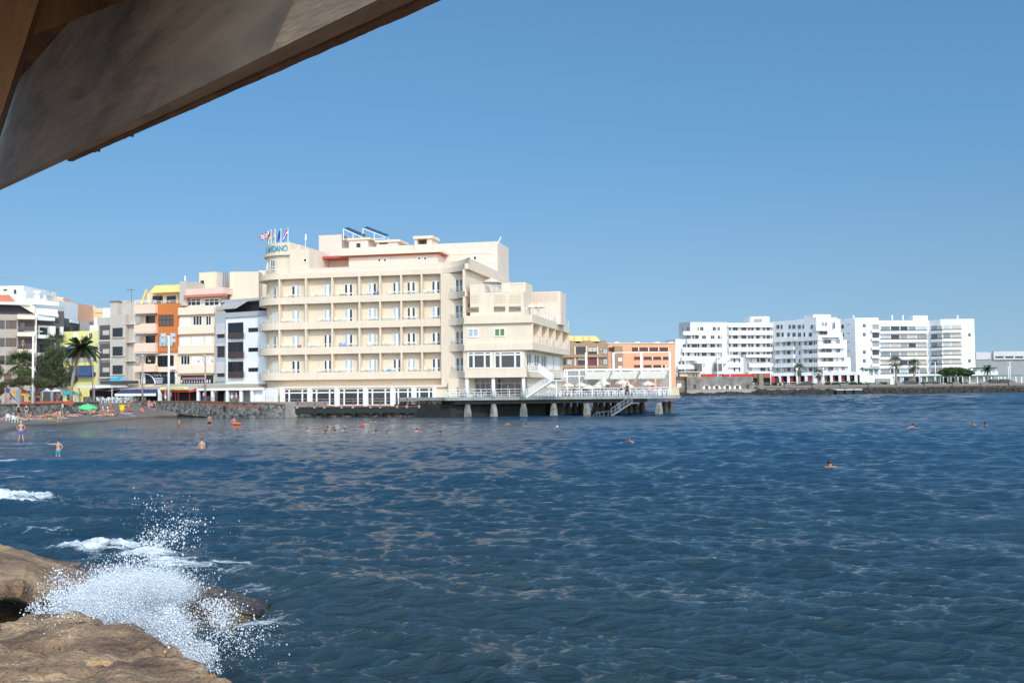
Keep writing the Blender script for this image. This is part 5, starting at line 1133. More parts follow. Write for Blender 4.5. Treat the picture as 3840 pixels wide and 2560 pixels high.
# yellow house
yel = colr('yellow_render', (.74, .68, .26))
f5 = seg(220, 181, 366, 178)
r = house('yellow_house', 'pale yellow house with blue awnings behind the leaning palm', f5, Z1, [(545, 648, 848)], 12, yel)
pb(f5, Z1, 510, 755, 545, 785, .6, -2, 'ledge', yel, r)
for x0, x1, g in ((636, 672, white), (770, 803, glass)): pwindow(f5, Z1, x0, 662, x1, 712, 0, r, gm=g, bars=1)
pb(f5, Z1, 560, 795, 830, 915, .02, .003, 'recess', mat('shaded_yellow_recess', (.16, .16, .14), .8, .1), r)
blue = mat('blue_awning_cloth', (.04, .11, .30), .8, .1)
for x0, y0, x1, y1 in ((530, 785, 830, 800), (600, 1005, 800, 1032)): m = MB(); u0, u1, z0, z1 = f5.rect(Z1, x0, y0, x1, y1, .8); f5.box(m, u0, u1, z0, z1, .0, 1.2); part(m, 'blue_awning', blue, r)
for y0, y1 in ((865, 925), (1010, 1100)): pb(f5, Z1, 560, y0 if y0 > 900 else 880, 800, y1 - 40 if y0 > 900 else 915, .06, .021, 'balcony_parapet', mat('pale_shutter', (.48, .44, .40)), r)
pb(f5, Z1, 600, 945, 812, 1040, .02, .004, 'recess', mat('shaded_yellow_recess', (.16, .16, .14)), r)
for x0, x1 in ((610, 670), (690, 745), (755, 808)): pwindow(f5, Z1, x0, 950, x1, 1020, .021, r, fm=darkf, bars=1, gm=mat('blue_window_cloth', (.06, .13, .26), .5, .2, 3))
for x0, x1 in ((575, 640), (655, 735)): pwindow(f5, Z1, x0, 820, x1, 875, .02, r, fm=darkf, bars=1)
# building B: dark grey and white stepped block
dg = colr('dark_grey_render', (.115, .10, .098)); f6 = seg(134, 176, 222, 180)
r = house('grey_white_house', 'dark grey and white stepped house behind the tree', f6, Z1, [(318, 470, 555)], 14, dg)
pb(f6, Z1, 312, 455, 500, 530, .3, .003, 'white_parapet', wm, r); pb(f6, Z1, 330, 528, 475, 556, 1.4, .003, 'white_balcony', wm, r); pb(f6, Z1, 330, 600, 430, 712, .2, .002, 'white_surround', wm, r); pb(f6, Z1, 330, 683, 478, 712, 1.4, .003, 'white_balcony', wm, r); pb(f6, Z1, 330, 835, 400, 862, 1.4, .003, 'white_balcony', wm, r)
pwindow(f6, Z1, 342, 618, 422, 680, .2, r, fm=darkf, bars=1); pwindow(f6, Z1, 342, 762, 410, 832, 0, r, fm=darkf, bars=1); pb(f6, Z1, 432, 605, 480, 690, .9, .003, 'white_screen', wm, r); pwindow(f6, Z1, 484, 625, 528, 682, 0, r, fm=darkf, bars=1); pb(f6, Z1, 530, 610, 548, 685, .5, .003, 'white_screen', wm, r)
m = MB(); u0, u1, z0, z1 = f6.rect(Z1, 330, 460, 500, 520, 1.0); m.hexa([f6.pt(u0 + .3, .6, z0 + .3), f6.pt(u1, 1.2, z0), f6.pt(u1, .4, z0), f6.pt(u0 + .3, .3, z0 + .3), f6.pt(u0 + 2, .6, z1), f6.pt(u1, 1.2, z1 - .8), f6.pt(u1, .4, z1 - .8), f6.pt(u0 + 2, .3, z1)]); part(m, 'white_sunshade', white, r)
f6b = seg(222, 181, 300, 190)
r2 = house('dark_grey_house', 'dark grey house wing stepping back above the yellow house', f6b, Z1, [(530, 545, 690)], 10, dg)
pb(f6b, Z1, 610, 552, 685, 580, .2, .003, 'white_band', wm, r2)
for x0, x1 in ((555, 600), (630, 670)): pwindow(f6b, Z1, x0, 612, x1, 645, 0, r2, fm=darkf, bars=0)
pb(f6, Z1, 210, 382, 510, 445, -3.5, -13, 'attic', wm, r); pb(f6, Z1, 310, 425, 560, 470, -2.2, -12.5, 'grey_roof', grm, r)
# building A, nearest block at the far left
f7 = seg(-140, 168, 136, 173.5)
r = house('taupe_apartment_house', 'taupe apartment house with open corner balconies at the left edge', f7, Z1, [(-360, 500, 150), (150, 500, 312)], 14, colr('taupe_render', (.40, .325, .275)))
pb(f7, Z1, -360, 400, 260, 505, -.8, -12, 'attic_recess', mat('dark_interior', (.03, .03, .035)), r)
m = MB(); u0, u1, z0, z1 = f7.rect(Z1, -360, 395, 255, 415, .6); f7.box(m, u0, u1, z0, z1, -10, .7); part(m, 'eave', wm, r)
pc = colr('pale_peach_render', (.80, .655, .51))
m = MB(); p = [f7.uz(*Z1(x, y), .2) for x, y in ((-360, 305), (90, 303), (305, 440), (305, 505), (250, 470), (130, 400), (-360, 400))]
m.add([f7.pt(a_, .2, b_) for a_, b_ in p] + [f7.pt(a_, -.6, b_) for a_, b_ in p], [tuple(range(7)), tuple(range(13, 6, -1))] + [(i, (i + 1) % 7, 7 + (i + 1) % 7, 7 + i)[::-1] for i in range(7)]); part(m, 'sloping_gable', pc, r)
m = MB(); p = [f7.uz(*Z1(x, y), .25) for x, y in ((-360, 335), (80, 335), (135, 395), (-360, 395))]; m.add([f7.pt(a_, .26, b_) for a_, b_ in p] + [f7.pt(a_, -5, b_ + .3) for a_, b_ in p], [(0, 1, 2, 3), (7, 6, 5, 4), (0, 4, 5, 1), (1, 5, 6, 2), (2, 6, 7, 3), (3, 7, 4, 0)]); part(m, 'terracotta_roof', colr('terracotta_tile', (.55, .2, .12)), r)
pb(f7, Z1, 300, 495, 316, 1130, .35, -2, 'corner_pier', pc, r)
for y0, y1 in ((555, 628), (708, 782), (860, 935)):
    for x0, x1 in ((-110, -20), (-10, 40), (50, 142)): pwindow(f7, Z1, x0, y0, x1, y1, 0, r, fm=darkf, bars=1, gm=glass if x0 < 0 else mat('brown_blind', (.13, .09, .075)))
for k, y in enumerate((510, 658, 805, 965)):
    pb(f7, Z1, 150, y, 302, y + 34, 1.6, .003, 'balcony_parapet', pc, r)
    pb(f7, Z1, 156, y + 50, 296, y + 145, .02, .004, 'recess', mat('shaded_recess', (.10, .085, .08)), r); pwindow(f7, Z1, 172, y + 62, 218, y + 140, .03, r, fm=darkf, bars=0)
    m = MB(); u0, u1, z0, z1 = f7.rect(Z1, 152, y - 25, 300, y, 1.5); railing(m, [f7.pt(u0, 1.5, z0), f7.pt(u1, 1.5, z0)], z1 - z0, 2, .02, .3, .015); part(m, 'railing', darkf, r)
pb(f7, Z1, 35, 1012, 98, 1080, .03, .003, 'shutter', mat('brown_blind', (.13, .09, .075)), r)
# buildings behind the front row
def back(name, label, x0, x1, Y, yt, m_, Z=Z1, depth=14, extra=()):
    a, b = Z(x0, 0)[0], Z(x1, 0)[0]; fr = seg(a, Y, b, Y); r = house(name, label, fr, Z, [(x0, yt, x1)], depth, m_); 
    for (a0, b0, a1, b1, w, nm, mm) in extra: pb(fr, Z, a0, b0, a1, b1, w, w - 3, nm, mm, r)
    return fr, r
fr, r = back('white_roof_house', 'white house top with small windows behind the taupe house', -60, 203, 196, 258, wm, extra=((-200, 262, 40, 300, -2, 'roof_room', wm),)); pwindow(fr, Z1, 120, 290, 142, 330, 0, r, fm=darkf, bars=0); pwindow(fr, Z1, 30, 285, 62, 300, 0, r, fm=darkf, bars=0)
fr, r = back('white_chimney_house', 'white house with a fat white chimney on its roof', 205, 400, 192, 365, wm, extra=((345, 338, 400, 366, -1, 'roof_room', colr('grey_white_render', (.6, .58, .57))),))
for x, y in ((322, 302), (213, 308)): u, z = fr.uz(*Z1(x, y), .5); m = MB(); m.tube([fr.pt(u, .5, z - 3.9 if x > 300 else z - 2.6), fr.pt(u, .5, z - .5), fr.pt(u, .5, z - .49), fr.pt(u, .5, z)], [.62, .62, .8, .8] if x > 300 else [.35, .35, .45, .45], 12); part(m, 'chimney', wm, r)
salm = colr('salmon_render', (.78, .42, .26)); lor = colr('light_orange_render', (.80, .55, .33))
fr, r = back('salmon_house', 'salmon house top with rooftop tanks behind the grey and white house', 400, 552, 200, 385, salm, extra=((428, 365, 545, 386, 0, 'parapet', salm),))
for x in (432, 490): u, z = fr.uz(*Z1(x, 350), -1); m = MB(); m.tube([fr.pt(u, -1, z - 1), fr.pt(u, -1, z)], .5, 10); part(m, 'roof_vent', salm, r)
for x in (508, 522, 535): u, z = fr.uz(*Z1(x, 358), -1); m = MB(); m.tube([fr.pt(u, -1, z - 1), fr.pt(u, -1, z)], .32, 10); part(m, 'water_tank', white, r)
fr, r = back('light_orange_house', 'long light orange house top with stepped parapet above the yellow house', 560, 900, 215, 492, lor, extra=((575, 485, 700, 495, 0, 'parapet', lor), (672, 478, 800, 495, .3, 'parapet', lor), (800, 450, 912, 495, 0, 'roof_room', lor)))
for x, y in ((808, 432), (712, 470), (750, 472)): u, z = fr.uz(*Z1(x, y), 0); m = MB(); m.tube([fr.pt(u, 0, z - 3), fr.pt(u, 0, z)], .4, 8); part(m, 'chimney', lor, r)
for k in range(5): pwindow(fr, Z1, 590 + 55 * k, 525, 615 + 55 * k, 560, 0, r, gm=mat('pale_shutter', (.48, .44, .40)), bars=0)
fr, r = back('white_stepped_house', 'small white stepped house between the yellow and grey houses', 888, 960, 190, 450, wm); fr, r = back('white_terrace_house', 'low white house with roof stair beside the yellow house top', 776, 846, 186, 598, wm, extra=((812, 535, 836, 600, -1, 'roof_stair', wm),)); fr, r = back('grey_block', 'low plain grey block behind the yellow house', 690, 776, 196, 565, colr('mid_grey_render', (.33, .31, .295)))
fr, r = back('cream_block', 'tall blank cream block close behind the white house', 880, 1130, 166, 135, cream, Z=Z2, depth=16)
pb(fr, Z2, 1130, 125, 1215, 400, -2.5, -16, 'rear_wall', cream, r)
fr2_, r = back('peach_rear_house', 'pale peach house rear between the roof tower and the cream block', 795, 905, 172, 268, pe2, Z=Z2)
# ------------------------------------------------------------------ restaurant canopies on the promenade
ZG = PZ + .02
def canopy_row():
    # long flat-roofed glazed terrace before the white house (735-995)
    fr = seg(742, 157.6, 988, 153.5); r = thing('glazed_terrace', 'white framed cafe terrace with beige roof beside the hotel', 'cafe terrace', fr.pt(0, -1, PZ))
    u0, u1 = fr.U(742), fr.U(985); zt = fr.Zz(860, Z2(0, 1140)[1]); zr = fr.Zz(860, Z2(0, 1100)[1], -5)
    m = MB(); m.hexa([fr.pt(u0, .3, zt), fr.pt(u1, .3, zt), fr.pt(u1, -5, zt), fr.pt(u0, -5, zt), fr.pt(u0, .3, zt + .12), fr.pt(u1, .3, zt + .12), fr.pt(u1 - .5, -5, zr), fr.pt(u0 + 4, -5, zr)]); part(m, 'roof', mat('tan_canopy_cloth', (.42, .35, .27), .9, .1, 2), r)
    m = MB(); fr.box(m, u0, u1 + .4, zt - .35, zt - .005, -.05, .32); part(m, 'fascia', white, r)
    for x in (610, 733, 862, 980, 1075, 1180): m = MB(); u = fr.U(Z2(x, 0)[0]); fr.box(m, u - .2, u + .2, ZG, zt - .36, -.2, .2); part(m, 'post', white, r)
    m = MB(); fr.box(m, u0, u1, ZG, zt - .3, -5.2, -5); part(m, 'back_wall', mat('dark_interior', (.03, .03, .035)), r)
    for a, b in ((745, 850), (985, 1060)): m = MB(); fr.box(m, fr.U(Z2(a, 0)[0]), fr.U(Z2(b, 0)[0]), ZG, zt - .5, -2.6, -2.5); part(m, 'glass_partition', glass2 if a < 900 else mat('dark_glass', (0, 0, 0)), r)
    m = MB(); a, b, z0, z1 = fr.rect(Z2, 1085, 1155, 1165, 1258, -.4); fr.box(m, a, b, ZG, z1, -.6, -.4); part(m, 'white_panel', white, r)
    # red fronted cafe
    fr = seg(590, 160.5, 742, 157.8); r = thing('red_cafe', 'dark red cafe front under beige awning with yellow sign', 'cafe', fr.pt(0, -1, PZ))
    u0, u1 = fr.U(592), fr.U(740); zt = fr.Zz(660, Z2(0, 1165)[1])
    for k, (a, b) in enumerate(((0, .62), (.62, 1))):
        m = MB(); fr.box(m, u0 + (u1 - u0) * a + .02, u0 + (u1 - u0) * b, ZG, zt, -3.4, -3); part(m, 'dark_front', mat('cafe_interior', (.035, .025, .03), .6, .3), r)
    for x in (403, 428, 525, 598): m = MB(); u = fr.U(Z2(x, 0)[0]); fr.box(m, u - .07, u + .07, ZG, zt, -.3, -.15); part(m, 'red_post', mat('dark_red_paint', (.22, .02, .03), .5), r)
    m = MB(); fr.box(m, fr.U(Z2(262, 0)[0]), fr.U(Z2(285, 0)[0]), ZG, zt + .3, -.3, .1); part(m, 'white_pier', white, r)
    m = MB(); a, b, z0, z1 = fr.rect(Z2, 285, 1158, 520, 1175, 0); fr.box(m, a, b, z0, z1, -.1, 0); part(m, 'red_valance', mat('red_cloth', (.5, .05, .04), .8, .2, 3), r)
    m = MB(); a, b, z0, z1 = fr.rect(Z2, 285, 1108, 600, 1160, 0); m.hexa([fr.pt(a, .2, z0), fr.pt(b, .2, z0), fr.pt(b + 2.4, -4, z1), fr.pt(a - .5, -4, z1)] + [p + Vector((0, 0, .1)) for p in (fr.pt(a, .2, z0), fr.pt(b, .2, z0), fr.pt(b + 2.4, -4, z1), fr.pt(a - .5, -4, z1))]); part(m, 'awning', mat('grey_beige_cloth', (.45, .40, .34), .9), r)
    m = MB(); p = [fr.uz(*Z2(x, y), .3) for x, y in ((520, 1172), (600, 1135), (605, 1165), (525, 1178))]; m.add([fr.pt(x, .3, z) for x, z in p] + [fr.pt(x, -2, z + .3) for x, z in p], [(3, 2, 1, 0), (4, 5, 6, 7), (0, 1, 5, 4), (1, 2, 6, 5), (2, 3, 7, 6), (3, 0, 4, 7)]); part(m, 'red_awning', mat('red_cloth', (.5, .05, .04)), r)
    m = MB(); fr.pbox(m, Z2, 275, 1130, 520, 1153, .36, .26); s = part(m, 'yellow_sign', mat('yellow_sign_board', (.75, .68, .28), .6, 0), r)
    u, z = fr.uz(*Z2(398, 1149), .37); marks(fr, u - 1.6, u + 2.0, z, .28, .38, mat('ochre_lettering', (.45, .35, .1), .6, 0), s, 8)
    # blue awning cafe (445-590)
    fr = seg(430, 163.6, 592, 160.5); r = thing('blue_awning_cafe', 'cafe under wide navy awning with white edge', 'cafe', fr.pt(0, -1, PZ))
    m = MB(); a, b, z0, z1 = fr.rect(ZB3, 270, 590, 1300, 610, 1.2); a2, b2, _, z3 = fr.rect(ZB3, 420, 480, 1500, 520, -1.5)
    q = [fr.pt(a, 1.4, z0), fr.pt(b + 1.2, 1.4, z0), fr.pt(b2, -1.5, z3), fr.pt(a2, -1.5, z3)]; m.hexa(q + [p + Vector((0, 0, .08)) for p in q]); part(m, 'awning', mat('navy_awning_cloth', (.035, .05, .13), .8, .15, 3), r)
    m = MB(); fr.box(m, a, b + 1.2, z0 - .28, z0 + .12, 1.41, 1.46); part(m, 'white_valance', white, r)
    m = MB(); a, b, z0, z1 = fr.rect(ZB3, 440, 340, 1540, 470, -2); q = [fr.pt(a, -1.6, z0), fr.pt(b, -1.6, z0), fr.pt(b + .5, -6, z1), fr.pt(a + 8, -6, z1)]; m.hexa(q + [p + Vector((0, 0, .1)) for p in q]); part(m, 'upper_awning', mat('grey_beige_cloth', (.45, .40, .34)), r)
    m = MB(); fr.box(m, fr.U(440), fr.U(590), ZG, fr.Zz(500, 1466, -4), -4.2, -4); part(m, 'dark_front', mat('cafe_interior', (.035, .025, .03)), r)
    for x in (690, 990): m = MB(); u = fr.U(ZB3(x, 0)[0]); fr.box(m, u - .2, u + .2, ZG, fr.Zz(500, 1475, -1), -1.2, -.9); part(m, 'pier', wm, r)
    m = MB(); fr.pbox(m, ZB3, 720, 745, 1000, 758, -.9, -1.1); part(m, 'sill', wm, r)
    # low white-roofed bar (300-430)
    fr = seg(296, 164.5, 432, 163.8); r = thing('white_roof_bar', 'low dark bar under white flat roof behind the leaning palm', 'bar', fr.pt(0, -1, PZ))
    zt = fr.Zz(360, ZB2(0, 90)[1]); m = MB(); fr.box(m, fr.U(298), fr.U(422), zt - .15, zt + .25, -6, .6); part(m, 'roof', wm, r)
    m = MB(); fr.box(m, fr.U(300), fr.U(425), ZG, zt - .5, -3.2, -3); part(m, 'dark_front', mat('cafe_interior', (.035, .025, .03)), r)
    m = MB(); fr.box(m, fr.U(300), fr.U(375), ZG, ZG + .95, -1.2, -1.0); part(m, 'low_wall', stonew, r)
    m = MB(); a, b, z0, z1 = fr.rect(ZB2, 870, 160, 1900, 230, .3); q = [fr.pt(a, -2.9, z0 + .15), fr.pt(b, .5, z0), fr.pt(b, -2.9, z1), fr.pt(a, -2.95, z1)]; m.hexa(q + [p + Vector((0, 0, .06)) for p in q]); part(m, 'awning', mat('grey_awning', (.38, .36, .34)), r)
    for x in (300, 358, 424): m = MB(); u = fr.U(x); fr.box(m, u - .08, u + .08, ZG, zt - .16, .2, .36); part(m, 'post', mat('grey_rail', (.45, .42, .4)), r)
canopy_row()
# ------------------------------------------------------------------ far shore
wfar = colr('far_white_render', (.78, .77, .755)); bge = mat('beige_blind_cloth', (.50, .44, .37), .9, .1)
gopen = mat('shaded_opening', (.045, .045, .048), .5, .3, 2); recw = mat('recess_grey_wall', (.30, .295, .29), .8, .1)
def far_rows(fr, Z, r, rows, w=0.0, gm=None, fm=None, ft=.12, clip=None):
    for y0, y1, xs in rows:
        for x0, x1 in xs: pwindow(fr, Z, x0, y0, x1, y1, w, r, gm=gm or gopen, fm=fm or mat('grey_window_frame', (.35, .35, .35), .6, 0), bars=1 if x1 - x0 > 30 else 0, ft=ft, out=.08)
def far_bands(fr, Z, r, bands, w=2.1, mt=None, name='balcony_parapet'):
    for y0, y1, x0, x1 in bands: pb(fr, Z, x0, y0, x1, y1, w, .003, name, mt or wfar, r)
def terrace_hotel():
    S = {}
    S['a'] = seg(2551, 406, 2592.5, 400); S['b'] = seg(2592.5, 400, 2731, 403); S['c'] = seg(2731, 403, 2899, 406); S['d'] = seg(2899, 406, 3068, 386); S['e'] = seg(3068, 386, 3145, 389)
    r = thing('terraced_apartment_block', 'white stepped apartment block with curved balconies above red awnings across the bay', 'building', S['c'].pt(8, -5, 2.6))
    body = [('a', 185, 320, 236), ('b', 320, 800, 236), ('c', 800, 1385, 246), ('d', 1385, 1965, 205), ('e', 1965, 2230, 172)]
    tops = {}
    for k, x0, x1, y in body:
        fr = S[k]; u0, u1, z0, z1 = fr.rect(Z8, x0, y, x1, y + 10); zt = z1; m = MB(); fr.box(m, -.05, fr.L + .05, 2.4, zt, -1.0 if k == 'a' else -13, -.01 * 'abcde'.index(k)); part(m, 'wall', grm if k in 'a' else wfar, r)  # left-facing return wall gets a grey colour standing in for its shade
    fb, fc, fd, fe, fa = S['b'], S['c'], S['d'], S['e'], S['a']
    # stepped lower terraces at both ends
    for x0, yt, w in ((118, 452, 1.0), (52, 575, 2.4), (-8, 800, 3.4)): pb(fb, Z8, x0, yt, 330, 905, -.004 * x0 / 50 - .01, -12, 'step_block', wfar, r)
    for x1, yt, w in ((2288, 372, .8), (2340, 465, 1.6), (2385, 690, 2.6)): pb(fe, Z8, 2228, yt, x1, 905, w * .24, -11, 'step_block', wfar, r)
    far_bands(fb, Z8, r, [(352, 400, 218, 440), (455, 512, 270, 720), (572, 624, 208, 720), (685, 732, 200, 418), (798, 842, 150, 388)])
    pb(fb, Z8, 722, 400, 768, 690, 1.6, .004, 'white_pier', wfar, r)
    far_bands(fc, Z8, r, [(268, 298, 805, 1380), (345, 400, 812, 1380), (452, 506, 812, 1380), (560, 615, 812, 1380), (768, 820, 1070, 1392), (876, 925, 1060, 1390)])
    for x in (1133,): 
        for y0, y1 in ((338, 400), (445, 506), (553, 615)): pb(fc, Z8, x, y0, x + 14, y1, 2.2, 2.11, 'divider', wfar, r)
    far_bands(fd, Z8, r, [(442, 488, 1395, 1660), (425, 476, 1680, 1965), (548, 598, 1395, 1640), (534, 585, 1750, 1965), (655, 708, 1395, 1640), (642, 696, 1750, 1965), (768, 820, 1395, 1640), (756, 812, 1750, 1965)])
    for x in (1474, 1750): pb(fd, Z8, x, 480, x + 14, 880, 1.5, .005, 'white_pier', wfar, r)
    far_bands(fe, Z8, r, [(290, 346, 1940, 2120), (404, 428, 1965, 2282), (518, 574, 1965, 2336), (632, 692, 1965, 2338), (750, 806, 1965, 2386)])
    far_rows(fa, Z8, r, [(300, 345, [(205, 216), (265, 278), (285, 298)])], 0, ft=.05)
    B = [(295, 345, [(398, 418), (432, 478), (595, 640), (658, 690)]), (405, 452, [(335, 355), (368, 418), (455, 512), (568, 622), (660, 690)]), (518, 562, [(205, 250), (268, 298), (325, 395), (402, 425), (455, 522), (565, 625), (658, 680), (698, 718)]), (628, 672, [(205, 240), (268, 298), (360, 385), (400, 425), (455, 514), (570, 625), (698, 718)]), (742, 785, [(150, 182), (205, 238), (365, 388)]), (850, 888, [(65, 88), (150, 180), (205, 238)])]
    far_rows(fb, Z8, r, B, .02)
    X = [(808, 830), (860, 922), (968, 1030), (1058, 1082), (1095, 1125), (1160, 1205), (1250, 1275), (1297, 1338), (1352, 1368)]
    far_rows(fc, Z8, r, [(300, 342, X), (407, 450, X), (515, 558, X), (622, 656, X), (700, 752, [(870, 890), (938, 955), (1090, 1100), (1170, 1200), (1215, 1280), (1310, 1340)]), (825, 868, [(870, 890), (938, 955), (1065, 1075), (1088, 1100), (1215, 1278), (1312, 1345)])], .02)
    far_rows(fd, Z8, r, [(268, 322, [(1425, 1465), (1480, 1505), (1585, 1612), (1630, 1672), (1703, 1742), (1762, 1785), (1868, 1900), (1910, 1922)]), (368, 425, [(1425, 1470), (1490, 1520), (1565, 1600), (1632, 1675), (1703, 1745), (1775, 1800), (1845, 1885)])] + [(y, y + 48, [(1430, 1445), (1495, 1532), (1565, 1605), (1655, 1668), (1715, 1735), (1775, 1812), (1848, 1890), (1910, 1925), (1935, 1950)]) for y in (488, 604, 712, 824)], .02)
    far_rows(fe, Z8, r, [(232, 285, [(2018, 2035), (2058, 2078)]), (232, 320, [(2160, 2182)]), (350, 398, [(1985, 2085)]), (460, 512, [(2040, 2135), (2208, 2222), (2232, 2246)]), (580, 625, [(2005, 2052), (2068, 2140), (2210, 2250)]), (698, 748, [(2030, 2070), (2098, 2158), (2268, 2280), (2290, 2302)]), (815, 860, [(2020, 2060), (2098, 2160), (2270, 2285), (2295, 2308)])], .7)
    # roof houses
    m = MB(); u0, u1, z0, z1 = fc.rect(Z8, 1085, 162, 1345, 245, -3); n = 10; P = []
    for k in range(n + 1): a = math.pi * k / n; P.append(((u0 + u1) / 2 - (u1 - u0) / 2 * math.cos(a) * (1.0 if 0 < k < n else 1), -4 + 2.2 * math.sin(a)))
    fprism(m, P + [(u1, -9), (u0, -9)], z0 - 1, z1, fc); part(m, 'roof_house', wfar, r); pb(fc, Z8, 1145, 190, 1242, 232, -1.6, -1.9, 'louvre', recw, r)
    pb(fe, Z8, 1902, 135, 2128, 178, -3, -9, 'roof_house', wfar, r)
    for x in (205, 400, 640, 670, 1545, 1575, 1830, 1850): u, z = fd.uz(*Z8(x, 205 if x > 1000 else 225), -2); 
    # lower front wing with canopies and two stair towers
    pb(fc, Z8, 668, 690, 1000, 905, 2.4, .006, 'front_wing', wfar, r); pb(fc, Z8, 665, 690, 965, 706, 4.2, 2.41, 'flat_awning', bge, r); pb(fc, Z8, 1035, 652, 1360, 690, 3.4, .007, 'canopy', wfar, r); pb(fc, Z8, 1000, 655, 1030, 905, 2.6, .008, 'grey_pier', grm, r)
    far_rows(fc, Z8, r, [(706, 756, [(868, 890), (935, 957)]), (826, 876, [(868, 890), (935, 957)])], 2.4); pb(fc, Z8, 820, 768, 968, 820, 3.6, 2.41, 'balcony_parapet', wfar, r)
    for x0 in (395, 655):
        fr = fb if x0 < 500 else fc
        m = MB(); p = [fr.uz(*Z8(x, y), 4.6) for x, y in ((x0, 745), (x0 + 50, 700), (x0 + 170, 700), (x0 + 110, 770), (x0, 770))]; k = len(p)
        m.add([fr.pt(a, 4.6, b) for a, b in p] + [fr.pt(a, 1.6, b) for a, b in p], [tuple(range(k - 1, -1, -1)), tuple(range(k, 2 * k))] + [(i, (i + 1) % k, k + (i + 1) % k, k + i) for i in range(k)]); part(m, 'stair_roof', wfar, r)
        pb(fr, Z8, x0, 770, x0 + 65, 872, 4.4, 1.2, 'glazed_stair', mat('brown_glazing', (.12, .10, .09), .2, .3, 4), r); pb(fr, Z8, x0, 872, x0 + 65, 905, 4.5, 1.2, 'stair_base', wfar, r); pb(fr, Z8, x0 + 65, 770, x0 + 78, 905, 4.5, 1.2, 'stair_wall', wfar, r)
        m = MB(); a_, b_ = fr.uz(*Z8(x0 + 75, 890), 4.4), fr.uz(*Z8(x0 + 165, 800), 4.4); m.hexa([fr.pt(a_[0], 4.4, a_[1]), fr.pt(b_[0], 4.4, b_[1]), fr.pt(b_[0], 4.2, b_[1]), fr.pt(a_[0], 4.2, a_[1])] + [q + Vector((0, 0, 1.6)) for q in (fr.pt(a_[0], 4.4, a_[1]), fr.pt(b_[0], 4.4, b_[1]), fr.pt(b_[0], 4.2, b_[1]), fr.pt(a_[0], 4.2, a_[1]))]); part(m, 'stair_flank', wfar, r)
    # arcade with red cloths
    red = mat('red_cloth', (.5, .05, .04)); fg = seg(2880, 396, 3215, 378); y = 0
    a = thing('arcade', 'white shop arcade with red awnings along the foot of the white blocks', 'arcade', fg.pt(10, -2, 2.6))
    u1 = fg.L; z1, z0 = fg.Zz(3050, Z8(0, 884)[1]), fg.Zz(3050, Z8(0, 926)[1]); m = MB(); fg.box(m, -.5, u1, z0, z1, -4, 0); part(m, 'fascia', wfar, a)
    m = MB(); fg.box(m, -.5, u1, 2.5, z0, -4, -3.5); part(m, 'shop_fronts', mat('cafe_interior', (.035, .025, .03)), a)
    m = MB(); fg.box(m, 6, u1 - 8, 2.5, 2.5 + 1.2, -.3, .4); part(m, 'plinth_wall', mat('terracotta_wall', (.42, .16, .12), .9, .1), a)
    ks = [1462, 1575, 1692, 1805, 1912, 2022, 2133, 2242, 2352, 2450]
    for i, x in enumerate(ks):
        u = fg.U(Z8(x, 0)[0]); m = MB(); fg.box(m, u - .45, u + .45, 2.5, z0, -.9, -.05); part(m, 'column', wfar, a)
        if i < 9:
            u2 = fg.U(Z8(x + 105, 0)[0]); m = MB(); fg.box(m, u + .7, u + (u2 - u) * (.5 if i % 2 else .35), z0 - 2.6 + (i % 3) * .5, z0 - .1, -1.6, -1.2); part(m, 'red_awning', red, a)
            m = MB(); fg.box(m, u + .5, u2 - .5, 4.2, 4.4, -.5, -.4); part(m, 'rail', wfar, a)
    fh = seg(2625, 388, 2890, 386); a = thing('red_canopy_row', 'long low red canopies behind the stone bastion', 'canopy', fh.pt(10, -1, 2.6))
    for x0, y0, x1, y1, w in ((448, 905, 650, 945, 0), (740, 905, 1125, 945, .1), (1125, 898, 1360, 955, .6)): pb(fh, Z8, x0, y0, x1, y1, w, -4, 'red_canopy', red if x0 < 1100 else mat('faded_red_cloth', (.36, .10, .08), .9), a)
    pb(fh, Z8, 1125, 956, 1460, 1020, -2, -4, 'dark_front', mat('cafe_interior', (.035, .025, .03)), a); pb(fh, Z8, 1362, 930, 1400, 1020, .3, -.5, 'red_panel', red, a)
terrace_hotel()
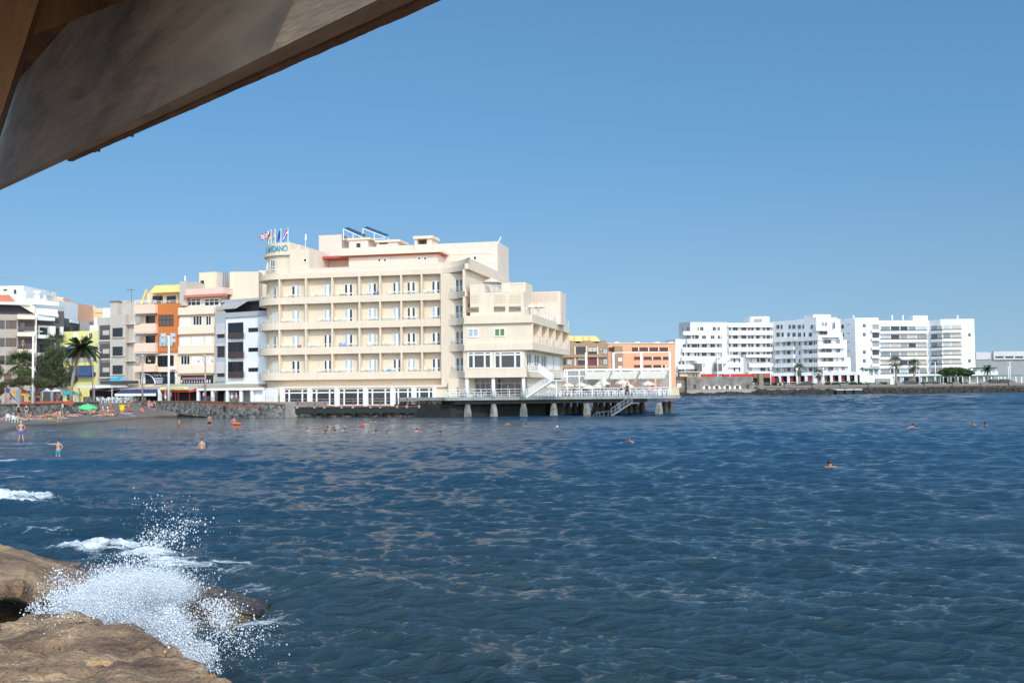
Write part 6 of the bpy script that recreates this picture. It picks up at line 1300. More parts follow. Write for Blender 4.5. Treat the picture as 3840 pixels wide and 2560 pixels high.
def slab_block():
    g = seg(3145, 421, 3212, 413); h = seg(3212, 413, 3300, 413); i_ = seg(3300, 415.5, 3490, 417); j = seg(3490, 417, 3534, 412); k = seg(3534, 412, 3660, 412)
    r = thing('balcony_apartment_block', 'tall white slab apartment block with long glazed balconies at the far right', 'building', h.pt(5, -5, 2.6))
    for fr, y, x0, x1, mt in ((g, 172, 145, 355, wfar), (h, 163, 355, 630, wfar), (i_, 195, 630, 1240, wfar), (j, 188, 1240, 1380, wfar), (k, 178, 1380, 1780, wfar)):
        u0, u1, z0, z1 = fr.rect(Z9, x0, y, x1, y + 10); m = MB(); fr.box(m, -.02, fr.L + .02, 2.4, z1, -1.2 if fr is g else -14, 0); part(m, 'wall', mt, r)
    m = MB(); m.prism([(p.x, p.y) for p in (i_.pt(-1, -.1, 0), i_.pt(i_.L, -.1, 0), k.pt(0, -.2, 0), k.pt(k.L - .2, -.5, 0), k.pt(k.L - .2, -12, 0), i_.pt(-1, -12, 0))], 2.4, i_.Zz(3400, Z9(0, 197)[1])); part(m, 'wall', wfar, r)
    tints = [glass2, bge, gopen, recw, mat('bluish_glazing', (.16, .2, .22), .15, .2, 2)]; rr = random.Random(5)
    for n in range(6):
        y0 = 262 + 102.5 * n; 
        for fr, xs, dy, y1o in ((i_, [640, 760, 872, 970, 1068, 1200], 0, 58), (j, [1240, 1325, 1378], -6, 60), (k, [1385, 1480, 1612], -16, 62)):
            for a, b in zip(xs[:-1], xs[1:]):
                pb(fr, Z9, a + 6, y0 + dy, b - 4, y0 + dy + y1o - 12, .06, .003, 'balcony_glazing', rr.choice(tints), r)
            pb(fr, Z9, xs[0], y0 + dy + y1o - 12, xs[-1], y0 + dy + y1o, .5, .003, 'dark_balustrade', mat('smoked_rail', (.06, .065, .06), .3, 0), r)
            pb(fr, Z9, xs[0] - 3, y0 + dy + y1o, xs[-1] + 3, y0 + dy + y1o + 30, 1.1, .004, 'balcony_parapet', wfar, r)
        pb(h, Z9, 545, y0 - 22, 625, y0 + 38, .06, .003, 'balcony_glazing', gopen if n % 2 else recw, r); pb(h, Z9, 540, y0 + 40, 632, y0 + 72, 1.0, .003, 'balcony_parapet', wfar, r)
    far_rows(h, Z9, r, [(y, y + 44, [(430, 466)]) for y in (235, 340, 550, 655)], 0); far_rows(k, Z9, r, [(y, y + 42, [(1685, 1718)]) for y in (345, 655, 758)], 0); far_rows(g, Z9, r, [(245, 290, [(178, 206)]), (345, 388, [(184, 208)])] + [(y, y + 8, [(248, 272)]) for y in (238, 342, 447, 552, 660)], 0, ft=.04)
    pb(i_, Z9, 1030, 137, 1203, 200, -4, -9, 'roof_house', wfar, r)
    for x in (320, 780, 910, 1560): fr = h if x < 600 else i_ if x < 1300 else k; u, z = fr.uz(*Z9(x, 175), -3); m = MB(); m.tube([fr.pt(u, -3, z - .5), fr.pt(u, -3, z + 1.0), fr.pt(u, -3, z + 1.01), fr.pt(u, -3, z + 1.4)], [.3, .3, .55, .2], 8); part(m, 'roof_vent', wfar, r)
    # pavilion with green roof edges
    green = mat('green_roof_edge', (.03, .16, .10), .6, .1); p = seg(3225, 392, 3840, 388); a = thing('green_edged_pavilion', 'long low white pavilion with green roof edge and white posts at the far right', 'pavilion', p.pt(10, -2, 2.6))
    pb(p, Z9, 800, 864, 1990, 945, -4, -8, 'back_wall', wfar, a); pb(p, Z9, 800, 852, 2345, 862, 0, -8, 'roof_edge', green, a); pb(p, Z9, 800, 836, 1790, 851, -.6, -8, 'roof', wfar, a)
    pb(p, Z9, 435, 770, 630, 780, 0, -6, 'roof_edge', green, a); pb(p, Z9, 445, 782, 622, 842, -1.5, -5, 'glazing', glass2, a); pb(p, Z9, 440, 752, 628, 769, -1, -5, 'roof', bge, a)
    for x in (442, 495, 555, 618): pb(p, Z9, x, 781, x + 10, 845, -.2, -.6, 'post', wfar, a)
    pb(p, Z9, 375, 800, 500, 950, -.3, -6, 'white_kiosk', wfar, a); pb(p, Z9, 500, 846, 800, 960, -.7, -6, 'white_wall', wfar, a); pb(p, Z9, 585, 885, 760, 955, -.1, -.5, 'louvred_screen', recw, a)
    for x in (812, 880, 905, 1030, 1120, 1190, 1282, 1350, 1385, 1440, 1475, 1525, 1560, 1615, 1700, 1790, 1870, 1960, 2042, 2075, 2120, 2160, 2250, 2318): pb(p, Z9, x, 864, x + 12, 940, -.1, -.5, 'post', wfar, a)
    for x0, x1, mm in ((900, 935, gopen), (950, 975, gopen), (1065, 1100, gopen), (1360, 1385, green), (1400, 1440, gopen), (1485, 1525, green), (1570, 1610, gopen)): pb(p, Z9, x0, 880, x1, 938, -3.5, -3.99, 'opening', mm, a)
    pb(p, Z9, 1785, 752, 2040, 762, -2, -8, 'roof_edge', green, a); pb(p, Z9, 1790, 764, 2030, 800, -3, -7, 'glazing', glass2, a); pb(p, Z9, 1620, 802, 2042, 845, -1.8, -8, 'upper_wall', wfar, a)
    q = seg(3655, 450, 3900, 450); b = thing('grey_industrial_hall', 'large grey hall with light upper band at the right edge', 'hall', q.pt(5, -5, 2.6))
    pb(q, Z9, 1780, 660, 2700, 960, 0, -14, 'lower_wall', colr('hall_grey', (.27, .275, .275)), b); pb(q, Z9, 1990, 562, 2700, 659, .8, -14, 'upper_wall', colr('hall_light_grey', (.52, .51, .49)), b); pb(q, Z9, 1780, 572, 1985, 659, -.6, -14, 'upper_wall', colr('hall_light_grey', (.52, .51, .49)), b)
    for x in (2012, 2130, 2247, 2365): pb(q, Z9, x, 620, x + 98, 642, .9, .802, 'strip_window', gopen, b)
slab_block()
def mid_blocks():
    tp = colr('brown_render', (.34, .215, .135)); f = seg(2100, 300, 2282, 304)
    r = thing('brown_apartment_house', 'brown apartment house with wavy roofline and yellow attic behind the pier', 'building', f.pt(5, -5, 2.4))
    m = MB(); pts = [(150, 300)] + [(300 + 545 * t, 318 - 24 * math.cos(t * 4 * math.pi)) for t in np.linspace(0, .985, 20)] + [(842, 370)]
    P = [f.uz(*Z7(x, y), 0) for x, y in pts]; n = len(P); zb = 2.2
    v = [f.pt(a, 0, zb) for a, b in P] + [f.pt(a, 0, b) for a, b in P] + [f.pt(a, -12, zb) for a, b in P] + [f.pt(a, -12, b) for a, b in P]; fs = []
    for i in range(n - 1): fs += [(i, i + 1, n + i + 1, n + i), (2 * n + i + 1, 2 * n + i, 3 * n + i, 3 * n + i + 1), (n + i, n + i + 1, 3 * n + i + 1, 3 * n + i)]
    fs += [(0, n, 3 * n, 2 * n), (n - 1, 3 * n - 1, 4 * n - 1, 2 * n - 1)]; m.add(v, fs); part(m, 'wall', tp, r)
    pb(f, Z7, 830, 365, 866, 720, -.4, -10, 'wall', tp, r)
    ye = colr('yellow_roof_render', (.8, .56, .2)); m = MB(); u0, u1, z0, z1 = f.rect(Z7, 290, 232, 725, 310, -3); m.hexa([f.pt(u0, -3, z0), f.pt(u1 + .6, -3, z0), f.pt(u1, -9, z0), f.pt(u0, -9, z0), f.pt(u0, -4, z1), f.pt(u1 - .6, -4, z1), f.pt(u1 - .6, -9, z1), f.pt(u0, -9, z1)]); part(m, 'yellow_attic', ye, r)
    for x in (368, 500, 590): pb(f, Z7, x, 234, x + 10, 300, -2.7, -3.2, 'attic_rib', ye, r)
    for x in (372, 545, 705): pb(f, Z7, x, 385, x + 14, 720, .4, .003, 'pale_pier', pe2, r)
    for y in (505, 665): pb(f, Z7, 150, y, 862, y + 40, .7, .003, 'storey_band', tp, r)
    for x0, y0, x1, y1, mm in ((395, 392, 525, 500, gopen), (565, 395, 700, 465, bge), (568, 468, 695, 502, gopen), (735, 412, 785, 450, bge), (790, 420, 850, 500, glass2), (262, 412, 310, 502, glass2), (195, 570, 250, 655, gopen), (262, 575, 330, 658, glass2), (415, 545, 525, 590, bge), (415, 592, 525, 660, gopen), (568, 548, 695, 662, mat('maroon_blind', (.17, .045, .05), .8)), (735, 570, 785, 650, tp), (790, 568, 855, 655, glass2), (415, 700, 540, 715, gopen)):
        pwindow(f, Z7, x0, y0, x1, y1, .01, r, gm=mm, fm=darkf, bars=1, ft=.08)
    sa = colr('salmon_orange_render', (.72, .36, .21)); f = seg(2270, 335, 2540, 338)
    r = thing('salmon_apartment_house', 'long salmon apartment house with rows of dark loggias behind the pier screen', 'building', f.pt(5, -5, 2.4))
    m = MB(); f.box(m, f.U(2282), f.U(2534), 2.4, f.Zz(2400, Z7(0, 340)[1]), -14, 0); part(m, 'wall', sa, r)
    pb(f, Z7, 960, 380, 1080, 720, 2.5, .003, 'gable', tp, r); pb(f, Z7, 1078, 390, 1210, 720, 2.0, .004, 'wall', sa, r); pb(f, Z7, 845, 335, 1850, 345, .3, .002, 'cornice', pe2, r)
    mr = mat('maroon_loggia', (.10, .035, .03), .6, .3, 2)
    for y0, y1, xs in ((400, 460, ((1215, 1305), (1322, 1450), (1470, 1598), (1618, 1745), (868, 960))), (537, 585, ((1245, 1342), (1385, 1505), (1527, 1645), (1668, 1757))), (658, 700, ((1245, 1342), (1388, 1505), (1527, 1645), (1668, 1700)))):
        for a, b in xs: pb(f, Z7, a, y0, b, y1, .02, .003, 'loggia', mr, r); pb(f, Z7, b + 2, y0 - 2, b + 14, y1, .3, .004, 'pale_pier', pe2, r)
    for y in (552, 675): pwindow(f, Z7, 1015, y, 1068, y + 52, 2.5, r, gm=white, bars=0)
    for x in (990, 1300, 1590, 1790): u, z = f.uz(*Z7(x, 320), -2); m = MB(); f.box(m, u - .8, u + .8, z - 1.5, z, -3, -2); part(m, 'roof_vent', pe2, r)
mid_blocks()
def bastion():
    bs = ramp_mat('grey_bastion_stone', [(.3, (.13, .115, .10)), (.5, (.21, .19, .165)), (.7, (.29, .265, .23))], scale=.5, rough=.95, bump=.5, bscale=2, bdist=.1)
    f = seg(2575, 346, 2825, 348); r = thing('stone_bastion', 'low grey stone bastion with four arched windows at the waterline', 'fort', f.pt(5, -5, .5))
    pb(f, Z8, 262, 943, 1122, 1215, 0, -16, 'wall', bs, r); pb(f, Z8, 262, 1110, 1140, 1168, .8, .003, 'ledge', mat('pale_ledge_stone', (.33, .29, .25), .9, .2), r)
    pb(f, Z8, 60, 985, 262, 1215, -1.5, -14, 'side_wall', bs, r); pb(f, Z8, 60, 935, 262, 984, -2.5, -12, 'brown_parapet', mat('brown_parapet', (.16, .085, .06), .9), r)
    for cx in (520, 652, 787, 918):
        n = 12; arc_ = [f.uz(*Z8(cx + 52 * math.cos(t), 1100 - 55 * math.sin(t)), .05) for t in np.linspace(0, math.pi, n)]; m = MB(); m.add([f.pt(a, .06, b) for a, b in arc_] + [f.pt(a, .0, b) for a, b in arc_], [tuple(range(n - 1, -1, -1))] + [(i, (i + 1) % n, n + (i + 1) % n, n + i) for i in range(n)]); w_ = part(m, 'arched_window', white, r)
        pb(f, Z8, cx - 22, 1050, cx + 22, 1098, .12, .061, 'brown_shutter', mat('brown_shutter', (.15, .08, .05), .8), w_)
    for x in (345, 1030): pwindow(f, Z8, x, 1040, x + 40, 1098, 0, r, fm=bs, gm=gopen, bars=0)
    pwindow(f, Z8, 133, 1028, 190, 1072, -1.5, r, gm=white, bars=1)
    f2_ = seg(2545, 352, 2640, 352); a = thing('small_cream_hut', 'small cream hut with flat roof beside the bastion', 'hut', f2_.pt(2, -2, 2.4)); pb(f2_, Z8, 170, 885, 270, 942, 0, -4, 'wall', pe2, a); pb(f2_, Z8, 160, 872, 450, 886, 1, -5, 'roof', bge, a); pb(f2_, Z8, 272, 888, 440, 945, -1, -5, 'wall', cream, a)
    for x in (345, 378): pwindow(f2_, Z8, x, 895, x + 14, 942, -1, a, gm=gopen, bars=0, ft=.04)
    # sea wall of blocks with dark boulders below
    f = seg(2800, 349.5, 4100, 348); w_ = thing('harbour_wall', 'long dark stone harbour wall with square blocks along the top', 'wall', f.pt(10, -1, 0))
    u0, u1 = f.U(2826), f.L; m = MB(); f.box(m, u0, u1, -1, 2.45, -2, 0); part(m, 'stonework', ramp_mat('dark_harbour_stone', [(.3, (.04, .034, .028)), (.5, (.085, .072, .06)), (.7, (.15, .13, .11))], scale=.6, rough=.95, bump=.6, bscale=2, bdist=.15), w_)
    bl = colr('grey_block_stone', (.19, .175, .16)); bl2 = mat('brown_block_stone', (.22, .175, .14), .9, .1)
    u = u0 + 1; k = 0
    while u < u1 - 4:
        m = MB(); f.box(m, u, u + 2.6, 2.451, 3.75 if k % 2 else 3.5, -1.2, -.2); part(m, 'block', bl, w_); m = MB(); f.box(m, u + 2.61, u + 9.4, 2.452, 3.25, -.9, -.5); part(m, 'low_panel', bl2, w_); u += 9.6; k += 1
    rk = ramp_mat('tidal_boulders', [(.3, (.012, .011, .010)), (.55, (.04, .033, .026)), (.75, (.08, .066, .05))], scale=.7, rough=.8, bump=.8, bscale=3, bdist=.2)
    m = MB(); g = random.Random(2); fa = seg(2540, 344, 4000, 346)
    for k in range(1500):
        uu = g.uniform(0, fa.L); hh = g.random(); s = g.uniform(.4, 1.1)
        m.ball(fa.pt(uu, -3.2 * hh + g.uniform(-.5, .5) + .8, -.3 + 1.75 * hh * (.6 if uu < 28 else 1)), (s * g.uniform(.8, 1.5), s, s * g.uniform(.5, .9)), 6, 4)
    single(m, 'boulders', rk, 'dark wet boulders piled along the foot of the far harbour wall', 'rocks', kind='stuff', base=fa.pt(50, 0, 0))
    for x, nm in ((150, 'leftmost'), (255, 'middle'), (362, 'rightmost')):
        u = f.U(Z9(x, 0)[0], 1460, 6); r = thing('stall', 'dark stall with a white flat lid against the harbour wall, %s of three' % nm, 'stall', f.pt(u, 6, .1), 'dark stalls with white lids on the harbour wall')
        m = MB(); f.box(m, u - 1.2, u + 1.2, .1, 1.5, 5.0, 7); part(m, 'body', mat('tarred_wood', (.015, .015, .016), .6, .2), r); m = MB(); f.box(m, u - 1.4, u + 1.4, 1.5, 1.72, 4.7, 7.2); part(m, 'lid', wfar, r)
    m = MB(); a_ = atY(*ZV(320, 660), 350); m.tube([(a_.x, 350.5, 1.2), (a_.x, 350.5, 4), (a_.x - .1, 350.5, 7.5), (a_.x, 350.5, atY(*ZV(316, 252), 350).z)], [1.5, 1.3, .9, .1], 5)
    single(m, 'stone_obelisk', mat('tan_rock_monument', (.25, .2, .14), .95, .3, 1, .8, 4), 'tall pointed tan rock monument at the right end of the bastion', 'monument')
bastion()
# ------------------------------------------------------------------ plants
def leaf_mat(name, c1, c2):
    if name in MATS: return MATS[name]
    m = ramp_mat(name, [(.35, c1), (.65, c2)], scale=1.2, rough=.7, bump=0, bscale=3)
    return m
lv1 = leaf_mat('grey_green_leaves', (.035, .05, .022), (.11, .125, .065)); lv2 = leaf_mat('dark_green_leaves', (.022, .045, .014), (.07, .11, .03)); lvp = leaf_mat('palm_green', (.028, .055, .014), (.10, .135, .04)); lvd = leaf_mat('dry_palm_brown', (.09, .06, .03), (.20, .14, .08))
barkm = mat('grey_bark', (.22, .18, .15), .95, .3, 3, .8, 8); palmb = mat('palm_bark', (.30, .25, .20), .95, .3, 4, .8, 10)
def crown_mesh(blobs, n, size, seed):
    g = np.random.default_rng(seed); w = np.array([b[3] * b[4] * b[5] for b in blobs]) ** (2 / 3); w /= w.sum(); V = []
    idx = g.choice(len(blobs), n, p=w)
    B = np.array(blobs, float)[idx]; d = g.normal(size=(n, 3)); d /= np.linalg.norm(d, axis=1)[:, None]; rad = g.uniform(.0, 1, n) ** .35
    # thin the shell with noise so that gaps open between leaf clumps
    P = B[:, :3] + d * rad[:, None] * B[:, 3:6]
    keep = fbm(P[:, 0] * .9 + P[:, 2] * .7 + 50, P[:, 1] * .9 - P[:, 2] * .8 + 50, 3, seed) > .40
    P = P[keep]; n = len(P); a = g.normal(size=(n, 3)); a /= np.linalg.norm(a, axis=1)[:, None]; b = np.cross(a, g.normal(size=(n, 3))); b /= np.linalg.norm(b, axis=1)[:, None]
    s = size * g.uniform(.6, 1.4, (n, 1)); q = np.stack([P - a * s, P + b * s * .45, P + a * s, P - b * s * .45], 1).reshape(-1, 3)
    m = MB(); m.v = [tuple(x) for x in q]; m.f = [(4 * i, 4 * i + 1, 4 * i + 2, 4 * i + 3) for i in range(n)]; m.mi = [0] * n; return m
def tree(name, label, base, trunk, blobs, lm, n=5000, size=.16, seed=1, bm=None, group=None):
    r = thing(name, label, 'tree', base, group); base = Vector(base)
    m = MB()
    for pts, rad in trunk: m.tube([base + Vector(p) for p in pts], rad, 7)
    part(m, 'trunk', bm or barkm, r, True)
    c = crown_mesh([(base.x + b[0], base.y + b[1], base.z + b[2], *b[3:]) for b in blobs], n, size, seed); part(c, 'crown', lm, r); return r
def palm(label, base, h, lean=(0, 0), fr_len=2.2, n=26, seed=1, tr=.22, fan=False, skirt=False, group='palm trees', sc=1):
    g = random.Random(seed); r = thing('palm_tree', label, 'palm', base, group); base = Vector(base)
    tip = base + Vector((lean[0], lean[1], h)); pts = [base + Vector((lean[0] * t * t, lean[1] * t * t, h * t)) for t in (0, .25, .5, .75, 1)]
    m = MB(); m.tube(pts, [tr * 1.35, tr, tr * .9, tr * .85, tr * .9], 8); part(m, 'trunk', palmb, r, True)
    def frond(m, a, el, L, droop, wd):
        k = 7; prev = None; dirh = Vector((math.cos(a), math.sin(a), 0)); side = Vector((-math.sin(a), math.cos(a), 0))
        for i in range(k + 1):
            t = i / k; p = tip + dirh * (L * t * math.cos(el) * (1 - .12 * t)) + Vector((0, 0, L * (math.sin(el) * t - droop * t * t)))
            if prev is not None:
                for s in (-1, 1):
                    for q in range(3):
                        f = (q + .5) / 3; c = prev.lerp(p, f); wl_ = wd * math.sin(math.pi * min(.97, max(.12, (i - 1 + f) / k))) ** .6
                        e = c + side * s * wl_ + dirh * wl_ * .55 + Vector((0, 0, -wl_ * .45)); th = dirh * .11 * (L / 2)
                        m.add([c - th, c + th, e], [(0, 1, 2)])
                m.bar(prev, p, .03)
            prev = p
    def fanleaf(m, a, el, L, wd):
        d = Vector((math.cos(a) * math.cos(el), math.sin(a) * math.cos(el), math.sin(el))); side = Vector((-math.sin(a), math.cos(a), 0)); up = side.cross(d)
        c = tip + d * L * .5; m.bar(tip, c, .04)
        for j in range(11):
            t = R(-80 + 16 * j); e = c + (d * math.cos(t) + side * math.sin(t)) * L * .55 - Vector((0, 0, .14 * L * abs(math.sin(t)) + .08 * L)); s_ = (side * math.cos(t) - d * math.sin(t)) * .07 * L; m.add([c - s_ * .3, c + s_ * .3, e + s_ * .2, e - s_ * .2], [(0, 1, 2, 3)])
    m = MB()
    for i in range(n):
        a = 2 * math.pi * i * .618 + g.uniform(-.2, .2); t = i / n
        if fan: fanleaf(m, a, R(75 - 120 * t + g.uniform(-8, 8)), fr_len * g.uniform(.85, 1.1), .5)
        else: frond(m, a, R(70 - 85 * t + g.uniform(-8, 8)), fr_len * g.uniform(.85, 1.1), .35 + .35 * t, .6 * sc)
    part(m, 'crown', lvp, r)
    if skirt:
        m = MB()
        for i in range(26 if fan else 12):
            a = g.uniform(0, 6.28)
            if fan:
                d0 = tip; e = tip + Vector((math.cos(a) * g.uniform(.4, .9), math.sin(a) * g.uniform(.4, .9), -g.uniform(1.0, 2.6))); s_ = Vector((-math.sin(a), math.cos(a), 0)) * .22; m.add([d0, e - s_, e + s_], [(0, 1, 2)])
            else: frond(m, a, R(-35), fr_len * .7, .7, .3)
        part(m, 'dead_fronds', lvd, r)
    return r
def G(sx, Y, z=PZ): p = atY(sx, 1440, Y); return Vector((p.x, Y, z))
palm('short thick fan palm with brown hanging skirt in front of the taupe house', G(*[Z1(185, 0)[0], 153]), 6.2, fr_len=2.7, n=46, seed=2, tr=.34, fan=True, skirt=True, group='palm trees by the beach')
palm('tall leaning palm with drooping grey fronds before the yellow house', G(Z1(612, 0)[0], 151), 8.4, lean=(1.5, 0), fr_len=3.1, n=40, seed=3, tr=.25, skirt=True, group='palm trees by the beach')
palm('bright green palm top behind the grey green tree', G(Z1(475, 0)[0], 160), 9.6, fr_len=2.2, n=24, seed=6, tr=.2, fan=True, group='palm trees by the beach')
m_ = MB(); p0 = G(Z1(690, 0)[0], 155); m_.tube([p0, p0 + Vector((-.15, 0, 3)), p0 + Vector((-.1, 0, 7.5))], [.3, .22, .2], 8)
tree('broadleaf_tree', 'large grey green tree with bare pale branches at its left, behind the playground', G(Z1(450, 0)[0], 157), [([(0, 0, 0), (-.2, 0, 2), (-.4, .1, 4.5)], [.28, .22, .15]), ([(-.3, 0, 3), (-1.8, 0, 4.8), (-3, 0, 6.4), (-3.6, 0, 8.2)], [.12, .1, .07, .03]), ([(-.1, 0, 2.4), (1.5, 0, 4), (2.4, 0, 5.4)], [.12, .08, .05])], [(-.4, 0, 5.9, 2.5, 2.0, 2.4), (1.3, .3, 5.0, 2.2, 1.9, 1.9), (-1.4, 0, 4.3, 1.9, 1.6, 1.6), (.4, 0, 7.5, 1.5, 1.4, 1.3), (2.2, 0, 3.6, 1.8, 1.5, 1.2), (-.3, 0, 3.4, 2.0, 1.6, 1.0)], lv1, 26000, .115, 4)
tree('tamarisk_tree', 'flat topped feathery tamarisk spreading over the playground', G(Z1(285, 0)[0], 147), [([(0, 0, 0), (.1, 0, 1.4), (-.3, 0, 2.6)], [.22, .17, .12]), ([(.05, 0, 1.2), (1.4, 0, 2.4), (2.2, 0, 2.8)], [.12, .09, .05]), ([(0, 0, 1.3), (-2, 0, 2.6), (-3.6, 0, 3.0)], [.12, .08, .04])], [(-2.4, 0, 3.2, 2.2, 1.6, .62), (-.4, 0, 3.5, 2.4, 1.8, .72), (1.4, 0, 3.1, 1.7, 1.5, .65), (-3.7, 0, 2.9, 1.1, 1.0, .45)], leaf_mat('olive_feathery_leaves', (.045, .05, .02), (.13, .125, .06)), 22000, .085, 9)
tree('shore_bush', 'dark green bush at the left edge beside the beach', G(-34, 141, 1.3), [([(0, 0, 0), (.2, 0, 1.5), (.1, 0, 4)], [.2, .15, .08])], [(0, 0, 1.4, 1.4, 1.3, 1.2), (.5, 0, 3.2, 1.3, 1.2, 1.3), (.2, 0, 5.6, 1.5, 1.3, 1.4), (-1, 0, 4.3, 1.5, 1.3, 1.5)], lv2, 11000, .11, 11)
FP = 'palm trees along the far promenade'
for i, (x, yt, Y, lbl, fan, sc_) in enumerate(((Z8(1722, 0)[0], Z8(0, 850)[1], 372, 'leftmost far palm, in front of the red and white arcade', True, 1), (Z8(1975, 0)[0], Z8(0, 905)[1], 368, 'shorter far palm before the arcade, second from the left', True, .8), (Z9(828, 0)[0], Z9(0, 690)[1], 372, 'tall far palm before the glazed balconies, left of a pair', True, 1.1), (Z9(1047, 0)[0], Z9(0, 722)[1], 372, 'tall far palm before the glazed balconies, right of a pair', True, 1), (Z9(1922, 0)[0], Z9(0, 770)[1], 372, 'thin ragged far palm near the grey hall', False, .9))):
    b = G(x, Y, 2.5); zt = atY(x, yt, Y).z; palm(lbl, b, zt - 2.5, fr_len=3.0 * sc_, n=24, seed=20 + i, tr=.42, fan=fan, skirt=True, group=FP)
tree('round_tree', 'round bright green tree before the right end of the slab block', G(Z9(1535, 0)[0], 384, 2.5), [([(0, 0, 0), (0, 0, 3)], [.3, .2])], [(0, 0, 5.2, 5.5, 3, 1.6), (-3, 0, 4.8, 3.5, 2.5, 1.2), (3.5, 0, 4.6, 4, 2.5, 1.1)], lv2, 3500, .45, 31)
def hedge(x0, x1, Y, h, label, seed, Z):
    a, b = G(Z(x0, 0)[0], Y, 2.5), G(Z(x1, 0)[0], Y, 2.5); n = max(3, int((b.x - a.x) / 1.6)); g = random.Random(seed)
    bl = [(a.x + (b.x - a.x) * (i + .5) / n, Y, 2.5 + h * .5, 1.3, .9, h * .55 * g.uniform(.8, 1.15)) for i in range(n)]
    m = crown_mesh(bl, n * 150, .3, seed); o = single(m, 'hedge', lv2, label, 'hedge', base=a)
hedge(1130, 1620, 362, 1.9, 'low green hedge right of the bastion', 41, Z8); hedge(2065, 2500, 362, 1.9, 'green hedge below the right half of the arcade', 42, Z8); hedge(380, 740, 364, 1.6, 'green hedge left of the dark parked car', 43, Z9); hedge(1125, 1380, 366, 1.5, 'green hedge right of the paired far palms', 44, Z9); hedge(1430, 1680, 366, 1.4, 'green hedge below the round tree', 45, Z9)
# ------------------------------------------------------------------ lamps, masts, flags
lampw = mat('white_lamp_metal', (.75, .75, .75), .5, 0); pinkp = mat('dull_pink_metal', (.36, .28, .25), .6, .1)
def lamp(base, h, label, kind='globe', mt=None, group=None, th=.07):
    r = thing('street_lamp', label, 'street lamp', base, group); b = Vector(base); m = MB(); m.tube([b, b + Vector((0, 0, h))], [th * 1.5, th], 8); part(m, 'pole', mt or lampw, r, True)
    m = MB()
    if kind == 'flood':
        m.bar(b + Vector((-1.0, 0, h)), b + Vector((1.0, 0, h)), .08); part(m, 'crossbar', mt or lampw, r)
        for dx, dz in ((-.75, -.1), (.75, -.1), (-.75, -.95), (.75, -.95)):
            m = MB(); m.box(b.x + dx - .38, b.x + dx + .38, b.y - .45, b.y - .1, b.z + h + dz - .02, b.z + h + dz + .5); part(m, 'floodlight', mat('lamp_grey', (.45, .46, .46), .3, .1), r)
    elif kind == 'cross':
        for s in (-1, 1):
            m = MB(); m.tube([b + Vector((0, 0, h * .72)), b + Vector((s * .55, 0, h)), b + Vector((s * 1.05, 0, h * .86))], .035, 6); part(m, 'arm', mt or pinkp, r); m = MB(); m.ball(b + Vector((s * 1.05, 0, h * .86)), (.26, .26, .14), 10, 6); part(m, 'lamp_head', mat('lamp_grey', (.45, .46, .46)), r)
        m = MB(); m.ball(b + Vector((0, 0, h * .97)), (.28, .28, .16), 10, 6); part(m, 'lamp_head', mat('lamp_grey', (.45, .46, .46)), r)
    elif kind == 'double':
        m.bar(b + Vector((-1.1, 0, h + .15)), b + Vector((1.1, 0, h + .1)), .07); part(m, 'crossbar', mt or lampw, r)
        for s in (-1, 1): m = MB(); m.ball(b + Vector((s * 1.0, 0, h + .1)), (.45, .2, .12), 10, 6); part(m, 'lamp_head', mat('lamp_grey', (.45, .46, .46)), r)
    else:
        m.ball(b + Vector((0, 0, h + .25)), .45, 10, 8); part(m, 'lamp_head', mat('globe_white', (.8, .8, .78), .3, 0), r, True)
    return r
def hz(sx, sy, Y, z0=PZ): return atY(sx, sy, Y).z - z0
lamp(G(Z2(352, 0)[0], 158), hz(*Z2(352, 690), 158), 'tall white floodlight mast in front of the orange bay', 'flood', group='street lamps', th=.14)
lamp(G(Z1(284, 0)[0], 146), hz(*Z1(284, 660), 146), 'tall white double headed lamp post beside the fan palm', 'double', group='street lamps', th=.13)
lamp(G(Z2(125, 0)[0], 158.5), hz(*Z2(125, 850), 158.5), 'dull pink lamp post left of the floodlight mast', 'cross', pinkp, 'street lamps', .11)
lamp(G(Z2(668, 0)[0], 155.5), hz(*Z2(668, 850), 155.5), 'dull pink lamp post in front of the flat peach house', 'cross', pinkp, 'street lamps', .11)
lamp(G(Z1(802, 0)[0], 160), hz(*Z1(802, 760), 160), 'thin grey lamp post before the yellow house', 'cross', pinkp, 'street lamps', .06)
for (x, y, Z, lb, Y) in ((240, 600, Z8, 'thin far lamp post left of the two stair towers', 356), (825, 575, Z8, 'tall far white mast above the bastion', 356), (665, 640, Z8, 'short far lamp post between the two stair towers', 356), (1350, 850, Z8, 'white globe lamp at the right end of the red canopies', 360), (1690, 855, Z8, 'white globe lamp just left of the leftmost far palm', 366), (2035, 848, Z8, 'white globe lamp right of the shorter far palm', 366), (808, 765, Z9, 'white globe lamp just left of the paired far palms', 368), (1300, 690, Z9, 'tall far lamp before the glazed balconies', 368), (1105, 785, Z9, 'lower far lamp right of the paired palms', 368), (2190, 690, Z9, 'tall far lamp before the grey hall', 368), (2170, 750, Z9, 'shorter far lamp before the grey hall', 370)):
    lamp(G(Z(x, 0)[0], Y, 2.5), hz(*Z(x, y), Y, 2.5), lb, 'globe' if 'globe' in lb else 'double', group='far promenade lamps', th=.13)
